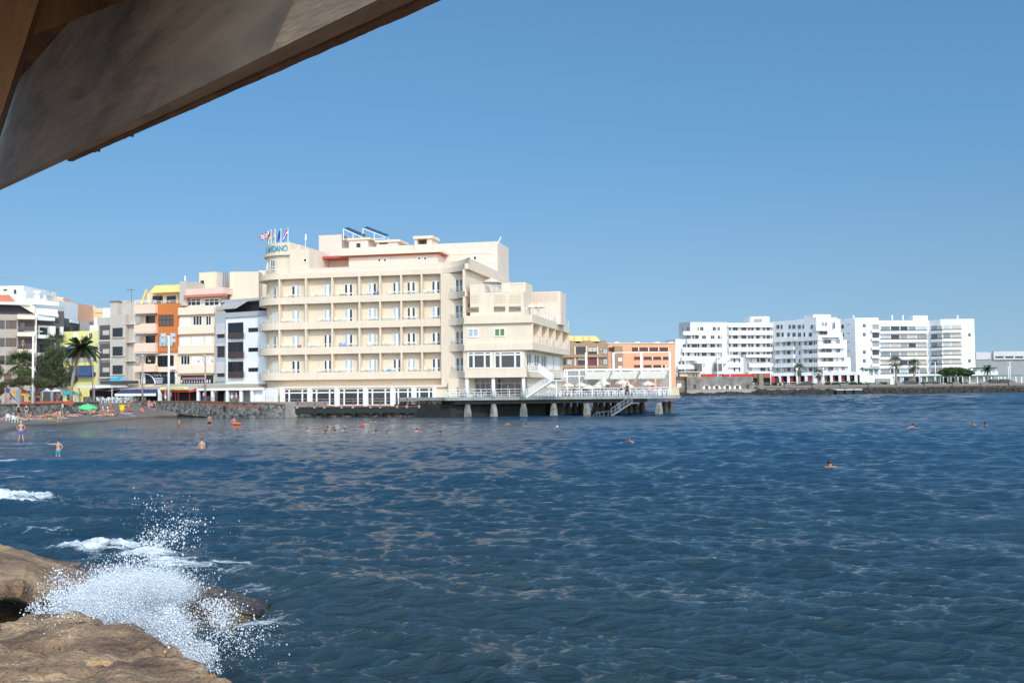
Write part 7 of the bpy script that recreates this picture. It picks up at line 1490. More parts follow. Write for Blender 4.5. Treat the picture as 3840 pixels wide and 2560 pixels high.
def antenna(sx, ytop, ybase, Y, label, arms=4):
    p, q = atY(sx, ybase, Y), atY(sx, ytop, Y); r = thing('aerial', label, 'aerial', p, 'roof aerials'); m = MB(); m.bar(p - Vector((0, 0, .6)), q, .06); part(m, 'mast', mat('aerial_metal', (.3, .3, .3), .5, 0), r)
    m = MB(); t = q - Vector((0, 0, .25)); m.bar(t + Vector((-.9, 0, 0)), t + Vector((.5, 0, 0)), .045)
    for k in range(arms): c = t + Vector((-.8 + .35 * k, 0, 0)); m.bar(c + Vector((0, -.35, 0)), c + Vector((0, .35, .0)), .03); m.bar(c + Vector((0, 0, -.14)), c + Vector((0, 0, .14)), .03)
    part(m, 'crosspieces', mat('aerial_metal', (.3, .3, .3)), r)
for x, y0, y1, Y, lb, Z in ((695, -5, 245, 172, 'tall thin mast in front of the peach roof tower', Z2), (965, 98, 128, 168, 'aerial on the cream block', Z2), (205, 205, 250, 170, 'aerial on the yellow roof', Z2), (30, 280, 370, 172, 'aerial above the grey apartment house', Z2), (38, 175, 258, 197, 'aerial at the far left roof', Z1), (1138, 280, 382, 172, 'aerial on the roof room of the grey house', Z1), (885, 395, 485, 190, 'aerial behind the grey chimney', Z1), (432, 300, 365, 193, 'aerial beside the salmon house', Z1), (402, 212, 240, 168, 'short aerial on the yellow roof edge', Z2)):
    antenna(*Z(x, y0), Z(x, y1)[1], Y, lb) if False else antenna(Z(x, 0)[0], Z(0, y0)[1], Z(0, y1)[1], Y, lb)
m = MB(); p, q = atY(*Z2(493, 215), 169), atY(*Z2(493, 172), 169); m.tube([p, q], .12, 8); single(m, 'vent_pipe', white, 'white vent pipe standing on the peach balcony house roof', 'pipe')
# flags on the corner tower
FM = {k: mat('flag_' + k, c, .8, 0) for k, c in dict(red=(.55, .03, .05), white=(.75, .75, .75), blue=(.02, .03, .2), black=(.02, .02, .02), gold=(.75, .5, .03), eu=(.01, .05, .35), orange=(.7, .2, .05)).items()}
fk = list(FM)
def flag(px, ptop, pbase, label, fn, L, Hh, droop, way=-1, w=-1.9, seed=0):
    u, z1 = hf.uz(*Z3(px, ptop), w); z0 = zdt - .05; b = hf.pt(u, w, z0); r = thing('flag_pole', label, 'flag', b, 'flags on the hotel tower')
    m = MB(); m.tube([b, hf.pt(u, w, z1)], .05, 8); part(m, 'pole', white, r); m = MB(); nu, nv = 24, 14; v = []
    for j in range(nv + 1):
        for i in range(nu + 1):
            s, t = i / nu, j / nv; uu = u + way * L * s * (1 - .35 * droop); zz_ = z1 - .15 - Hh * t - droop * s * s * .9 - droop * .25 * s; v.append(hf.pt(uu, w + .10 * math.sin(9 * s + 2 * t + seed) * s, zz_))
    fs = []; mi = []
    for j in range(nv):
        for i in range(nu): a = j * (nu + 1) + i; fs.append((a, a + 1, a + nu + 2, a + nu + 1)); mi.append(fk.index(fn((i + .5) / nu, (j + .5) / nv)))
    m.add(v, fs); m.mi = mi; part(m, 'cloth', [FM[k] for k in fk], r, True)
def uj(s, t):
    x, y = s * 2 - 1, (t * 2 - 1) * .5
    if abs(x) < .10 or abs(y) < .10: return 'red'
    if abs(x) < .17 or abs(y) < .17: return 'white'
    d = abs(abs(y) - abs(x) * .5)
    return 'red' if d < .045 else 'white' if d < .12 else 'blue'
flag(250, 168, 340, 'British flag flying to the left, leftmost pole of the hotel tower', uj, 1.9 * .9, 1.0, .45)
flag(285, 150, 335, 'drooping black red gold flag, second pole from the left', lambda s, t: 'black' if t < .33 else 'red' if t < .66 else 'gold', 1.0, 1.1, 1.2, seed=1)
flag(342, 142, 333, 'hanging red and yellow flag on the middle pole of the tower', lambda s, t: 'red' if t < .25 or t > .75 else 'gold', .55, 1.1, 1.2, seed=2)
flag(423, 135, 328, 'hanging dark blue flag on the fourth pole of the tower', lambda s, t: 'eu', .8, 1.2, .9, seed=3)
flag(523, 132, 322, 'red white and blue striped flag, rightmost pole of the tower', lambda s, t: 'red' if t < .33 else 'white' if t < .66 else 'blue', 1.2, .9, 1.0, seed=4)
u, z = hf.uz(*Z3(765, 365), -6); m = MB(); a_ = hf.pt(u, -6, z - .6); b_ = hf.pt(*(lambda q: (q[0], -6, q[1]))(hf.uz(*Z3(772, 215), -6))); m.tube([a_, b_.lerp(a_, .45), b_.lerp(a_, .4), b_], [.05, .05, .16, .08], 6); single(m, 'rolled_flag', white, 'white pole with a rolled pale flag on the hotel roof', 'flag')
u, z = hf.uz(*Z5(1352, 275), w1); m = MB(); m.bar(hf.pt(u, w1 - .3, z - .2), hf.pt(u + .45, w1 - .3, z + .7), .14); single(m, 'roof_floodlight', white, 'slanted white floodlight arm on the right roof corner of the hotel', 'floodlight')
# parasols and small things on the hotel terrace
p_ = dup(para, hf.pt(*(lambda q: (q[0], 2.0, z3))(hf.uz(*Z5(1282, 870), 2.0))), 0, (1.1, 1.1, .95), 'beige parasol on the upper roof terrace of the hotel wing', 'parasols on the hotel roof terraces')
for i, x in enumerate((1760, 1850)):
    u, _ = hf.uz(*Z5(x, 1120), 0); dup(para, hf.pt(u, 0, zTt - .3), .4, (.8, .8, .95), 'small parasol behind the terrace railing of the wing, %s one' % ('left' if i == 0 else 'right'), 'parasols on the hotel roof terraces')
# ------------------------------------------------------------------ playground and beach furniture
def col(n, c): return mat(n, c, .5, .05)
RED, ORG, YEL, BLU, GRN = col('play_red', (.55, .04, .03)), col('play_orange', (.70, .13, .02)), col('play_yellow', (.75, .40, .02)), col('play_blue', (.02, .10, .40)), col('play_green', (.02, .17, .05))
fp = seg(-30, 146, 260, 149.5)
pg = thing('play_tower', 'colourful climbing frame of red, yellow and blue panels with slides at the left edge', 'playground frame', fp.pt(4, 0, PZ))
for x0, y0, x1, y1, w, nm, mt in ((55, 140, 160, 300, 0, 'roof_panel', RED), (190, 140, 310, 285, .1, 'roof_panel', BLU), (180, 290, 290, 380, .05, 'side_panel', YEL), (330, 240, 500, 340, .1, 'side_panel', YEL), (700, 195, 850, 310, 0, 'roof_panel', ORG), (880, 215, 990, 295, 0, 'roof_panel', BLU), (690, 325, 870, 395, .1, 'deck_panel', BLU), (900, 400, 1000, 540, 0, 'climbing_panel', GRN), (1045, 215, 1090, 420, 0, 'side_panel', RED)):
    pb(fp, ZB1, x0, y0, x1, y1, w, w - .08, nm, mt, pg)
for x in (165, 310, 700, 870, 1000, 1100): pb(fp, ZB1, x, 150, x + 14, 620, -.15, -.3, 'post', mat('lamp_grey', (.45, .46, .46)), pg)
def slide(p, mt, w=0, th=26):
    m = MB()
    for (a, b) in zip(p[:-1], p[1:]):
        q = [fp.uz(*ZB1(*c), w) for c in (a, b)]; m.hexa([fp.pt(q[0][0], w + .4, q[0][1]), fp.pt(q[1][0], w + .4, q[1][1]), fp.pt(q[1][0], w, q[1][1]), fp.pt(q[0][0], w, q[0][1])] + [v + Vector((0, 0, .28)) for v in (fp.pt(q[0][0], w + .4, q[0][1]), fp.pt(q[1][0], w + .4, q[1][1]), fp.pt(q[1][0], w, q[1][1]), fp.pt(q[0][0], w, q[0][1]))])
    part(m, 'slide', mt, pg)
slide([(1110, 215), (1140, 350), (1200, 430), (1290, 440)], ORG, .2); slide([(330, 340), (420, 450), (500, 540)], BLU, .2); slide([(345, 260), (430, 370), (500, 430)], YEL, .3)
m = MB(); u, z = fp.uz(*ZB1(750, 480), .2); c = [fp.pt(u + .62 * math.cos(t), .2, z + .62 * math.sin(t)) for t in np.linspace(0, 2 * math.pi, 15)]
for a_, b_ in zip(c[:-1], c[1:]): m.bar(a_, b_, .3)
part(m, 'tunnel_ring', YEL, pg)
m = MB(); fp.pbox(m, ZB1, 525, 190, 670, 690, .9, .8); single(m, 'notice_board', mat('board_grey_back', (.24, .245, .27), .6, .05), 'tall plain grey board standing in front of the playground', 'board')
m = MB(); fp.pbox(m, ZB1, 690, 560, 2400, 670, 1.5, 1.2); single(m, 'playground_border', mat('terracotta_red_wall', (.36, .075, .04), .8, .12), 'low terracotta red playground wall above the beach wall', 'wall')
m = MB(); u0, u1, z0, z1 = fp.rect(ZB1, 1345, 130, 1680, 245, -1.5); c = fp.pt((u0 + u1) / 2, -2.6, z1)
m.add([fp.pt(u0, -1.5, z0), fp.pt(u1, -1.5, z0), fp.pt(u1, -4, z0), fp.pt(u0, -4, z0), c], [(0, 1, 4), (1, 2, 4), (2, 3, 4), (3, 0, 4), (3, 2, 1, 0)])
g_ = thing('gazebo', 'white pointed canopy tent behind the playground', 'tent', fp.pt((u0 + u1) / 2, -2.5, PZ)); part(m, 'roof', white, g_)
for u_ in (u0, u1):
    for w_ in (-1.5, -4): m = MB(); a_ = fp.pt(u_, w_, PZ); m.bar(a_, fp.pt(u_, w_, z0), .1); part(m, 'leg', white, g_)
turq = mat('turquoise_cloth', (.02, .42, .46), .8, .05)
def color_para(label, sx, sy, Y, r, mt, zb=PZ, tilt=0):
    o = parasol_proto(r, 2.2, mt); p = atY(sx, sy, Y); o.location = (p.x, Y, zb); s = max(.6, (p.z - zb) / 2.25); o.scale = (1, 1, s); o['label'] = label; o.rotation_euler = (0, tilt, 0); return o
color_para('turquoise parasol under the trees by the playground wall', *ZB2(545, 190), 153, 1.25, turq); color_para('smaller turquoise parasol left of the larger one', *ZB2(365, 265), 158, .6, turq)
color_para('plain white parasol between the playground and the bars', *ZB2(110, 50), 158, 1.3, white); color_para('off white parasol behind the trees, right of the plain white one', *ZB2(350, 60), 160, 1.3, pcloth)
gp = atY(*ZB2(1110, 690), 145.5)
bz = lambda sx, sy: beach_at(sx, sy)
# the beach surface seen through a pixel
from mathutils.bvhtree import BVHTree
_me = BEACH.data; _bv = BVHTree.FromPolygons([v.co.copy() for v in _me.vertices], [tuple(p.vertices) for p in _me.polygons])
def beach_at(sx, sy, fallback=.3):
    hit = _bv.ray_cast(Vector((0, 0, H)), ray(sx, sy), 400)
    return hit[0] if hit[0] is not None and hit[0].z > -.3 else onz(sx, sy, fallback)
gq = beach_at(*ZB2(1110, 985)); o = parasol_proto(1.35, 1.55, mat('bright_green_cloth', (.10, .55, .20), .7, .15, 3)); o.location = (gq.x, gq.y, gq.z); o.rotation_euler = (.12, .1, 0); o['label'] = 'bright green beach parasol on the sand'
def bin_(label, sx, sy, h):
    p = beach_at(sx, sy); r = thing('litter_bin', label, 'litter bin', p, 'yellow bins on the beach'); m = MB(); y_ = mat('yellow_bin_plastic', (.78, .50, .01), .5, .05)
    m.tube([p, p + Vector((0, 0, h * .85))], [.28, .42], 12); part(m, 'body', y_, r, True); m = MB(); m.tube([p + Vector((0, 0, h * .85)), p + Vector((0, 0, h))], [.50, .46], 12); part(m, 'lid', y_, r); return r
bin_('yellow litter bin among sunbathers on the right part of the sand', *ZB3(455, 1140), 1.05); bin_('yellow litter bin beside the two people in black at the left', *ZB1(468, 975), 1.0)
def towel(i, sx, sy, mt, lbl, L=1.9, w=.85, rz=0):
    p = beach_at(sx, sy); m = MB(); c, s = math.cos(rz), math.sin(rz); q = [(p.x + a * c - b * s, p.y + a * s + b * c) for a, b in ((-L / 2, -w / 2), (L / 2, -w / 2), (L / 2, w / 2), (-L / 2, w / 2))]
    v = []
    for (x, y) in q:
        h = _bv.ray_cast(Vector((x, y, 6)), Vector((0, 0, -1)), 10); v.append(Vector((x, y, (h[0].z if h[0] else p.z) + .015)))
    m.hexa(v + [a + Vector((0, 0, .02)) for a in v]); single(m, 'towel', mt, lbl, 'towel', 'towels on the sand')
TW = [('red', (.5, .03, .04)), ('white', (.7, .7, .7)), ('pink', (.6, .2, .3)), ('blue', (.05, .2, .5)), ('green', (.2, .5, .08)), ('striped_blue', (.25, .35, .55)), ('cream', (.7, .6, .4))]
TM = [(n, mat('towel_' + n, c, .95, .1, 6)) for n, c in TW]
# ------------------------------------------------------------------ cars on the far promenade
def car_proto():
    o = thing('parked_car', 'x', 'car', (0, 0, 0)); body = mat('dark_car_paint', (.03, .035, .045), .25, .05)
    prof = [(-2.1, .35), (-2.15, .75), (-1.6, .92), (-1.0, .98), (-.45, 1.42), (.8, 1.45), (1.5, 1.0), (2.05, .92), (2.1, .4)]; m = MB(); n = len(prof)
    m.add([(x, -.85, z) for x, z in prof] + [(x, .85, z) for x, z in prof], [tuple(range(n)), tuple(range(2 * n - 1, n - 1, -1))] + [(i, n + i, n + (i + 1) % n, (i + 1) % n) for i in range(n)]); part(m, 'body', body, o)
    m = MB(); w = [(-.85, 1.0), (-.42, 1.36), (.75, 1.38), (1.25, 1.02)]; m.add([(x, -.87, z) for x, z in w] + [(x, .87, z) for x, z in w], [(0, 1, 2, 3), (7, 6, 5, 4)]); part(m, 'window', glass, o)
    for x in (-1.35, 1.3):
        for y in (-.8, .8): m = MB(); m.tube([(x, y - .1, .33), (x, y + .1, .33)], .33, 12); part(m, 'wheel', mat('tyre_rubber', (.02, .02, .02), .9, 0), o)
    for y in (-.6, .6): m = MB(); m.box(-2.17, -2.1, y - .18, y + .18, .6, .74); part(m, 'headlight', white, o)
    return o
car = car_proto(); cf = [True]
for x, Z, lb in ((1300, ZV, 'dark parked car right of the leftmost far palm'), (970, Z9, 'dark parked car between the paired far palms'), (1985, Z9, 'dark parked car beside the thin ragged palm'), (2110, Z9, 'dark parked car left of the tall lamp before the hall')):
    place(car, cf, G(Z(x, 0)[0], 354.5, 2.46), .1, 1.5, lb, 'cars parked behind the harbour wall')
# ------------------------------------------------------------------ people: one skinned body per pose
SKIN = [mat('fair_skin', (.50, .285, .195), .6, .08, 6), mat('tanned_skin', (.36, .18, .115), .6, .08, 6), mat('reddened_skin', (.47, .215, .155), .6, .08, 6)]  # fair, tanned and reddened skin tones
HAIR = [mat('dark_hair', (.03, .02, .015), .6, 0), mat('brown_hair', (.10, .06, .035), .6, 0), mat('grey_hair', (.42, .38, .34), .7, 0), mat('white_cap', (.75, .75, .75), .8, 0)]
CL = {k: mat('cloth_' + k, c, .85, .08, 6) for k, c in dict(violet=(.10, .09, .48), teal=(.01, .24, .30), black=(.02, .02, .022), white=(.72, .72, .72), red=(.55, .05, .05), pink=(.65, .22, .28), blue=(.06, .14, .42), yellow=(.7, .5, .04), green=(.2, .45, .08), navy=(.03, .05, .12), orange=(.7, .16, .03), grey=(.3, .3, .32), denim=(.08, .14, .22)).items()}
def skin_mesh(J, E, root, sub=1):
    """J: name -> (x, y, z, radius)"""
    names = list(J); me = bpy.data.meshes.new('body'); me.from_pydata([J[n][:3] for n in names], [(names.index(a), names.index(b)) for a, b in E], [])
    o = bpy.data.objects.new('body', me); C.objects.link(o); md = o.modifiers.new('s', 'SKIN'); md.use_smooth_shade = True
    for i, n in enumerate(names): sv = me.skin_vertices[0].data[i]; r = J[n][3]; sv.radius = (r, r) if not isinstance(r, tuple) else r; sv.use_root = n == root
    sb = o.modifiers.new('u', 'SUBSURF'); sb.levels = sub; sb.render_levels = sub
    bpy.context.view_layer.update(); out = bpy.data.meshes.new_from_object(o.evaluated_get(bpy.context.evaluated_depsgraph_get())); bpy.data.objects.remove(o); bpy.data.meshes.remove(me); return out
BE = [('pelvis', 'waist'), ('waist', 'chest'), ('chest', 'neck'), ('neck', 'head'), ('head', 'crown')] + [(a + s, b + s) for s in 'LR' for a, b in (('shoulder', 'elbow'), ('elbow', 'wrist'), ('wrist', 'hand'), ('hip', 'knee'), ('knee', 'ankle'), ('ankle', 'toe'))] + [('chest', 'shoulderL'), ('chest', 'shoulderR'), ('pelvis', 'hipL'), ('pelvis', 'hipR')]
RAD = dict(pelvis=(.135, .10), waist=(.125, .095), chest=(.145, .105), neck=.052, head=(.078, .088), crown=(.07, .08), shoulder=.058, elbow=.042, wrist=.028, hand=(.04, .022), hip=.085, knee=.056, ankle=.038, toe=.036)
def pose(D):
    J = {}
    for k, v in D.items(): J[k] = (*v, RAD[k.rstrip('LR')] if k not in RAD else RAD[k])
    return J
def std(**ch):
    D = dict(pelvis=(0, 0, .95), waist=(0, .01, 1.12), chest=(0, 0, 1.36), neck=(0, 0, 1.50), head=(0, -.02, 1.62), crown=(0, -.005, 1.72), shoulderL=(-.18, 0, 1.42), elbowL=(-.24, .03, 1.14), wristL=(-.25, -.04, .90), handL=(-.245, -.06, .80), shoulderR=(.18, 0, 1.42), elbowR=(.24, .03, 1.14), wristR=(.25, -.04, .90), handR=(.245, -.06, .80), hipL=(-.095, 0, .90), kneeL=(-.10, -.02, .50), ankleL=(-.11, .02, .09), toeL=(-.12, -.13, .035), hipR=(.095, 0, .90), kneeR=(.10, -.02, .50), ankleR=(.11, .02, .09), toeR=(.12, -.13, .035))
    D.update(ch); return pose(D)
P_STAND = std()
P_HIPS = std(elbowL=(-.36, .12, 1.16), wristL=(-.20, -.02, 1.02), handL=(-.13, -.05, 1.0), elbowR=(.33, .12, 1.16), wristR=(.18, .0, 1.0), handR=(.12, -.05, .99), ankleL=(-.16, .03, .09), toeL=(-.19, -.12, .035), ankleR=(.20, .0, .09), toeR=(.24, -.14, .035), kneeR=(.14, -.02, .5))
P_POINT = std(elbowL=(-.44, -.06, 1.40), wristL=(-.68, -.10, 1.42), handL=(-.78, -.12, 1.42), elbowR=(.30, .10, 1.2), wristR=(.20, -.06, 1.02), handR=(.13, -.1, 1.0), kneeL=(-.11, -.03, .5))
P_WALK = std(kneeL=(-.10, -.14, .52), ankleL=(-.10, -.22, .12), toeL=(-.10, -.36, .05), kneeR=(.10, .08, .50), ankleR=(.10, .30, .15), toeR=(.10, .20, .04), elbowL=(-.24, .16, 1.17), wristL=(-.24, .14, .93), handL=(-.24, .12, .83), elbowR=(.24, -.1, 1.16), wristR=(.24, -.24, .98), handR=(.24, -.3, .9))
P_SIT = pose(dict(pelvis=(0, 0, .12), waist=(0, .04, .30), chest=(0, .03, .54), neck=(0, -.01, .68), head=(0, -.05, .80), crown=(0, -.05, .90), shoulderL=(-.18, .02, .60), elbowL=(-.24, -.06, .36), wristL=(-.17, -.26, .36), handL=(-.14, -.34, .38), shoulderR=(.18, .02, .60), elbowR=(.24, -.06, .36), wristR=(.17, -.26, .36), handR=(.14, -.34, .38), hipL=(-.095, -.03, .12), kneeL=(-.14, -.42, .44), ankleL=(-.13, -.62, .09), toeL=(-.13, -.76, .04), hipR=(.095, -.03, .12), kneeR=(.14, -.42, .44), ankleR=(.13, -.62, .09), toeR=(.13, -.76, .04)))
P_CHAIR = pose(dict(pelvis=(0, 0, .55), waist=(0, .04, .73), chest=(0, .05, .96), neck=(0, .02, 1.10), head=(0, -.02, 1.22), crown=(0, -.02, 1.32), shoulderL=(-.18, .04, 1.02), elbowL=(-.23, -.06, .78), wristL=(-.16, -.28, .76), handL=(-.13, -.36, .77), shoulderR=(.18, .04, 1.02), elbowR=(.23, -.06, .78), wristR=(.16, -.28, .76), handR=(.13, -.36, .77), hipL=(-.095, -.04, .54), kneeL=(-.11, -.46, .52), ankleL=(-.11, -.48, .10), toeL=(-.11, -.62, .04), hipR=(.095, -.04, .54), kneeR=(.11, -.46, .52), ankleR=(.11, -.48, .10), toeR=(.11, -.62, .04)))
P_LIE = pose(dict(pelvis=(0, 0, .12), waist=(.17, 0, .13), chest=(.40, 0, .14), neck=(.55, 0, .14), head=(.67, 0, .15), crown=(.77, 0, .16), shoulderL=(.46, -.18, .12), elbowL=(.66, -.34, .10), wristL=(.80, -.20, .10), handL=(.84, -.12, .10), shoulderR=(.46, .18, .12), elbowR=(.66, .34, .10), wristR=(.80, .20, .10), handR=(.84, .12, .10), hipL=(-.05, -.09, .11), kneeL=(-.45, -.11, .14), ankleL=(-.86, -.11, .07), toeL=(-.97, -.14, .06), hipR=(-.05, .09, .11), kneeR=(-.45, .11, .14), ankleR=(-.86, .11, .07), toeR=(-.97, .14, .06)))
P_PROP = pose(dict(pelvis=(0, 0, .13), waist=(.16, 0, .20), chest=(.35, 0, .34), neck=(.44, 0, .46), head=(.46, 0, .58), crown=(.47, 0, .68), shoulderL=(.38, -.18, .38), elbowL=(.52, -.20, .10), wristL=(.36, -.16, .06), handL=(.28, -.14, .05), shoulderR=(.38, .18, .38), elbowR=(.52, .20, .10), wristR=(.36, .16, .06), handR=(.28, .14, .05), hipL=(-.05, -.09, .13), kneeL=(-.40, -.10, .34), ankleL=(-.66, -.11, .07), toeL=(-.80, -.11, .05), hipR=(-.05, .09, .13), kneeR=(-.45, .11, .14), ankleR=(-.86, .11, .07), toeR=(-.97, .14, .06)))
P_SWIM = pose(dict(pelvis=(0, .75, -.22), waist=(0, .58, -.15), chest=(0, .33, -.06), neck=(0, .18, .05), head=(0, .08, .14), crown=(0, .07, .24), shoulderL=(-.18, .30, .0), elbowL=(-.40, .10, -.06), wristL=(-.52, -.12, -.06), handL=(-.54, -.22, -.08), shoulderR=(.18, .30, .0), elbowR=(.40, .10, -.06), wristR=(.52, -.12, -.06), handR=(.54, -.22, -.08), hipL=(-.09, .80, -.24), kneeL=(-.12, 1.15, -.34), ankleL=(-.12, 1.50, -.36), toeL=(-.12, 1.62, -.4), hipR=(.09, .80, -.24), kneeR=(.12, 1.15, -.34), ankleR=(.12, 1.50, -.36), toeR=(.12, 1.62, -.4)))
def garment(J, kind):
    """loose closed shell over hips/thighs, or torso"""
    def g(k, a=.018): x = J[k]; r = x[3]; r = (r[0] + a, r[1] + a) if isinstance(r, tuple) else r + a; return (*x[:3], r)
    def mid(a, b, t): return tuple(J[a][i] + (J[b][i] - J[a][i]) * t for i in range(3))
    if kind == 'shorts':
        K = {'pelvis': g('pelvis', .022), 'w': (*mid('pelvis', 'waist', .5), (.145, .112))}; E = [('pelvis', 'w')]
        for s in 'LR': K['h' + s] = g('hip' + s, .018); K['k' + s] = (*mid('hip' + s, 'knee' + s, .80), .108); E += [('pelvis', 'h' + s), ('h' + s, 'k' + s)]
        return skin_mesh(K, E, 'pelvis')
    if kind == 'trunks':
        K = {'pelvis': g('pelvis', .028), 'w': (*mid('pelvis', 'waist', .35), (.155, .12))}; E = [('pelvis', 'w')]
        for s in 'LR': K['h' + s] = (*mid('hip' + s, 'knee' + s, .2), .112); E += [('pelvis', 'h' + s)]
        return skin_mesh(K, E, 'pelvis')
    if kind == 'shirt':
        K = {'w0': (*mid('pelvis', 'waist', .1), (.155, .12)), 'waist': g('waist', .022), 'chest': g('chest', .018)}; E = [('w0', 'waist'), ('waist', 'chest')]
        for s in 'LR': K['s' + s] = g('shoulder' + s, .015); K['e' + s] = (*mid('shoulder' + s, 'elbow' + s, .45), .062); E += [('chest', 's' + s), ('s' + s, 'e' + s)]
        return skin_mesh(K, E, 'waist')
    if kind == 'dress':
        K = {'chest': g('chest', .015), 'waist': g('waist', .02), 'pelvis': g('pelvis', .05), 'hem': (*[(J['kneeL'][i] + J['kneeR'][i]) / 2 for i in range(3)], (.22, .18))}; return skin_mesh(K, [('chest', 'waist'), ('waist', 'pelvis'), ('pelvis', 'hem')], 'waist')
    if kind == 'top':
        K = {'a': (*mid('waist', 'chest', .55), (.155, .115)), 'b': g('chest', .012)}; return skin_mesh(K, [('a', 'b')], 'b')
_bm = {}
def body_mesh(key, J):
    if key not in _bm: _bm[key] = skin_mesh(J, BE, 'pelvis', 2 if key in ('hips', 'point') else 1); _bm[key].materials.append(SKIN[0])
    return _bm[key]
def gar_mesh(key, J, kind):
    k = (key, kind)
    if k not in _bm: _bm[k] = garment(J, kind); _bm[k].materials.append(CL['red'])
    return _bm[k]
def hair_mesh(key, J, style='short'):
    k = (key, 'hair', style)
    if k not in _bm:
        h, c = Vector(J['head'][:3]), Vector(J['crown'][:3]); up = (c - h).normalized(); ctr = h.lerp(c, .62); m = MB(); m.ball(ctr + up * .0, (.104, .112, .102), 12, 8)
        back = Vector((0, 1, 0)) if key not in ('lie', 'prop') else Vector((1, 0, 0)) * .5
        m.v = [tuple(Vector(v) + back * .018) for v in m.v]
        if style == 'long': m.tube([ctr + back * .05, h + back * .09 - up * .05, h + back * .10 - up * .22], [.07, .075, .03], 8)
        me = bpy.data.meshes.new('hair'); me.from_pydata(m.v, [], m.f); me.polygons.foreach_set('use_smooth', [True] * len(me.polygons)); me.materials.append(HAIR[0]); _bm[k] = me
    return _bm[k]
def face_mesh(key, J):
    k = (key, 'face')
    if k not in _bm:
        h, c = Vector(J['head'][:3]), Vector(J['crown'][:3]); up = (c - h).normalized(); fw = Vector((0, -1, 0)) if key != 'lie' else Vector((0, 0, 1)); sd = up.cross(fw).normalized(); m = MB()
        m.ball(h + fw * .095 + up * .015, (.016, .022, .026), 6, 5)
        for s in (-1, 1): m.ball(h + sd * s * .085 + up * .02, (.014, .022, .03), 6, 5)
        me = bpy.data.meshes.new('nose_and_ears'); me.from_pydata(m.v, [], m.f); me.materials.append(SKIN[0]); _bm[k] = me
    return _bm[k]
def eyes_mesh(key, J):
    k = (key, 'eyes')
    if k not in _bm:
        h, c = Vector(J['head'][:3]), Vector(J['crown'][:3]); up = (c - h).normalized(); fw = Vector((0, -1, 0)) if key != 'lie' else Vector((0, 0, 1)); sd = up.cross(fw).normalized(); m = MB()
        for s in (-1, 1): m.ball(h + fw * .078 + up * .045 + sd * s * .032, .011, 6, 5)
        m.ball(h + fw * .083 - up * .04, (.026, .012, .006), 6, 5)
        me = bpy.data.meshes.new('eyes_and_mouth'); me.from_pydata(m.v, [], m.f); me.materials.append(mat('eye_dark', (.05, .02, .02), .4, 0)); _bm[k] = me
    return _bm[k]
POSES = dict(stand=P_STAND, hips=P_HIPS, point=P_POINT, walk=P_WALK, sit=P_SIT, chair=P_CHAIR, lie=P_LIE, prop=P_PROP, swim=P_SWIM)
def person(pose_k, loc, rz, label, clothes=(), skin=0, hair=0, sc=1.0, group=None, style='short', kid=False):
    J = POSES[pose_k]; o = bpy.data.objects.new('person', body_mesh(pose_k, J)); C.objects.link(o); o.location = loc; o.rotation_euler = (0, 0, rz); o.scale = (sc,) * 3
    setmat(o, SKIN[skin]); tag(o, label, 'person', group)
    def kidobj(nm, me, m): c = bpy.data.objects.new(nm, me); C.objects.link(c); c.parent = o; setmat(c, m); return c
    kidobj('hair', hair_mesh(pose_k, J, style), HAIR[hair])
    if pose_k in ('hips', 'point', 'stand', 'walk', 'swim'): kidobj('nose_and_ears', face_mesh(pose_k, J), SKIN[skin]); kidobj('eyes_and_mouth', eyes_mesh(pose_k, J), MATS['eye_dark'])
    for kind, cn in clothes: kidobj(kind, gar_mesh(pose_k, J, kind), CL[cn])
    return o
def hand_fingers(o, J, side, spread=1):
    w, h = Vector(J['wrist' + side][:3]), Vector(J['hand' + side][:3]); d = (h - w).normalized(); a = d.cross(Vector((0, 0, 1))).normalized() if abs(d.z) < .9 else Vector((0, 1, 0)); m = MB()
    for k, L in enumerate((.065, .075, .07, .055)): b = h + a * (.03 - .02 * k); m.tube([b, b + d * L * .55 + Vector((0, 0, -.004)), b + d * L + Vector((0, 0, -.018))], [.0095, .0085, .006], 6)
    b = w.lerp(h, .55) + a * .035; m.tube([b, b + a * .028 + d * .02, b + a * .034 + d * .055], [.011, .009, .007], 6)
    me = bpy.data.meshes.new('fingers'); me.from_pydata(m.v, [], m.f); me.materials.append(SKIN[0]); c = bpy.data.objects.new('fingers', me); C.objects.link(c); c.parent = o; setmat(c, o.material_slots[0].material)
# the two nearest waders
p = onz(78, 1655, .02); o = person('hips', p, R(18), 'grey haired man in violet swim shorts with hands on hips at the water edge', [('shorts', 'violet')], 0, 2, .98 * (p.y / p.y))
for s in 'LR': hand_fingers(o, P_HIPS, s)
p = onz(218, 1716, -.05); o = person('point', (p.x, p.y, -.38), R(-5), 'dark haired boy in teal shorts pointing left, knee deep in the shallows', [('shorts', 'teal')], 0, 0, .86)
for s in 'LR': hand_fingers(o, P_POINT, s)
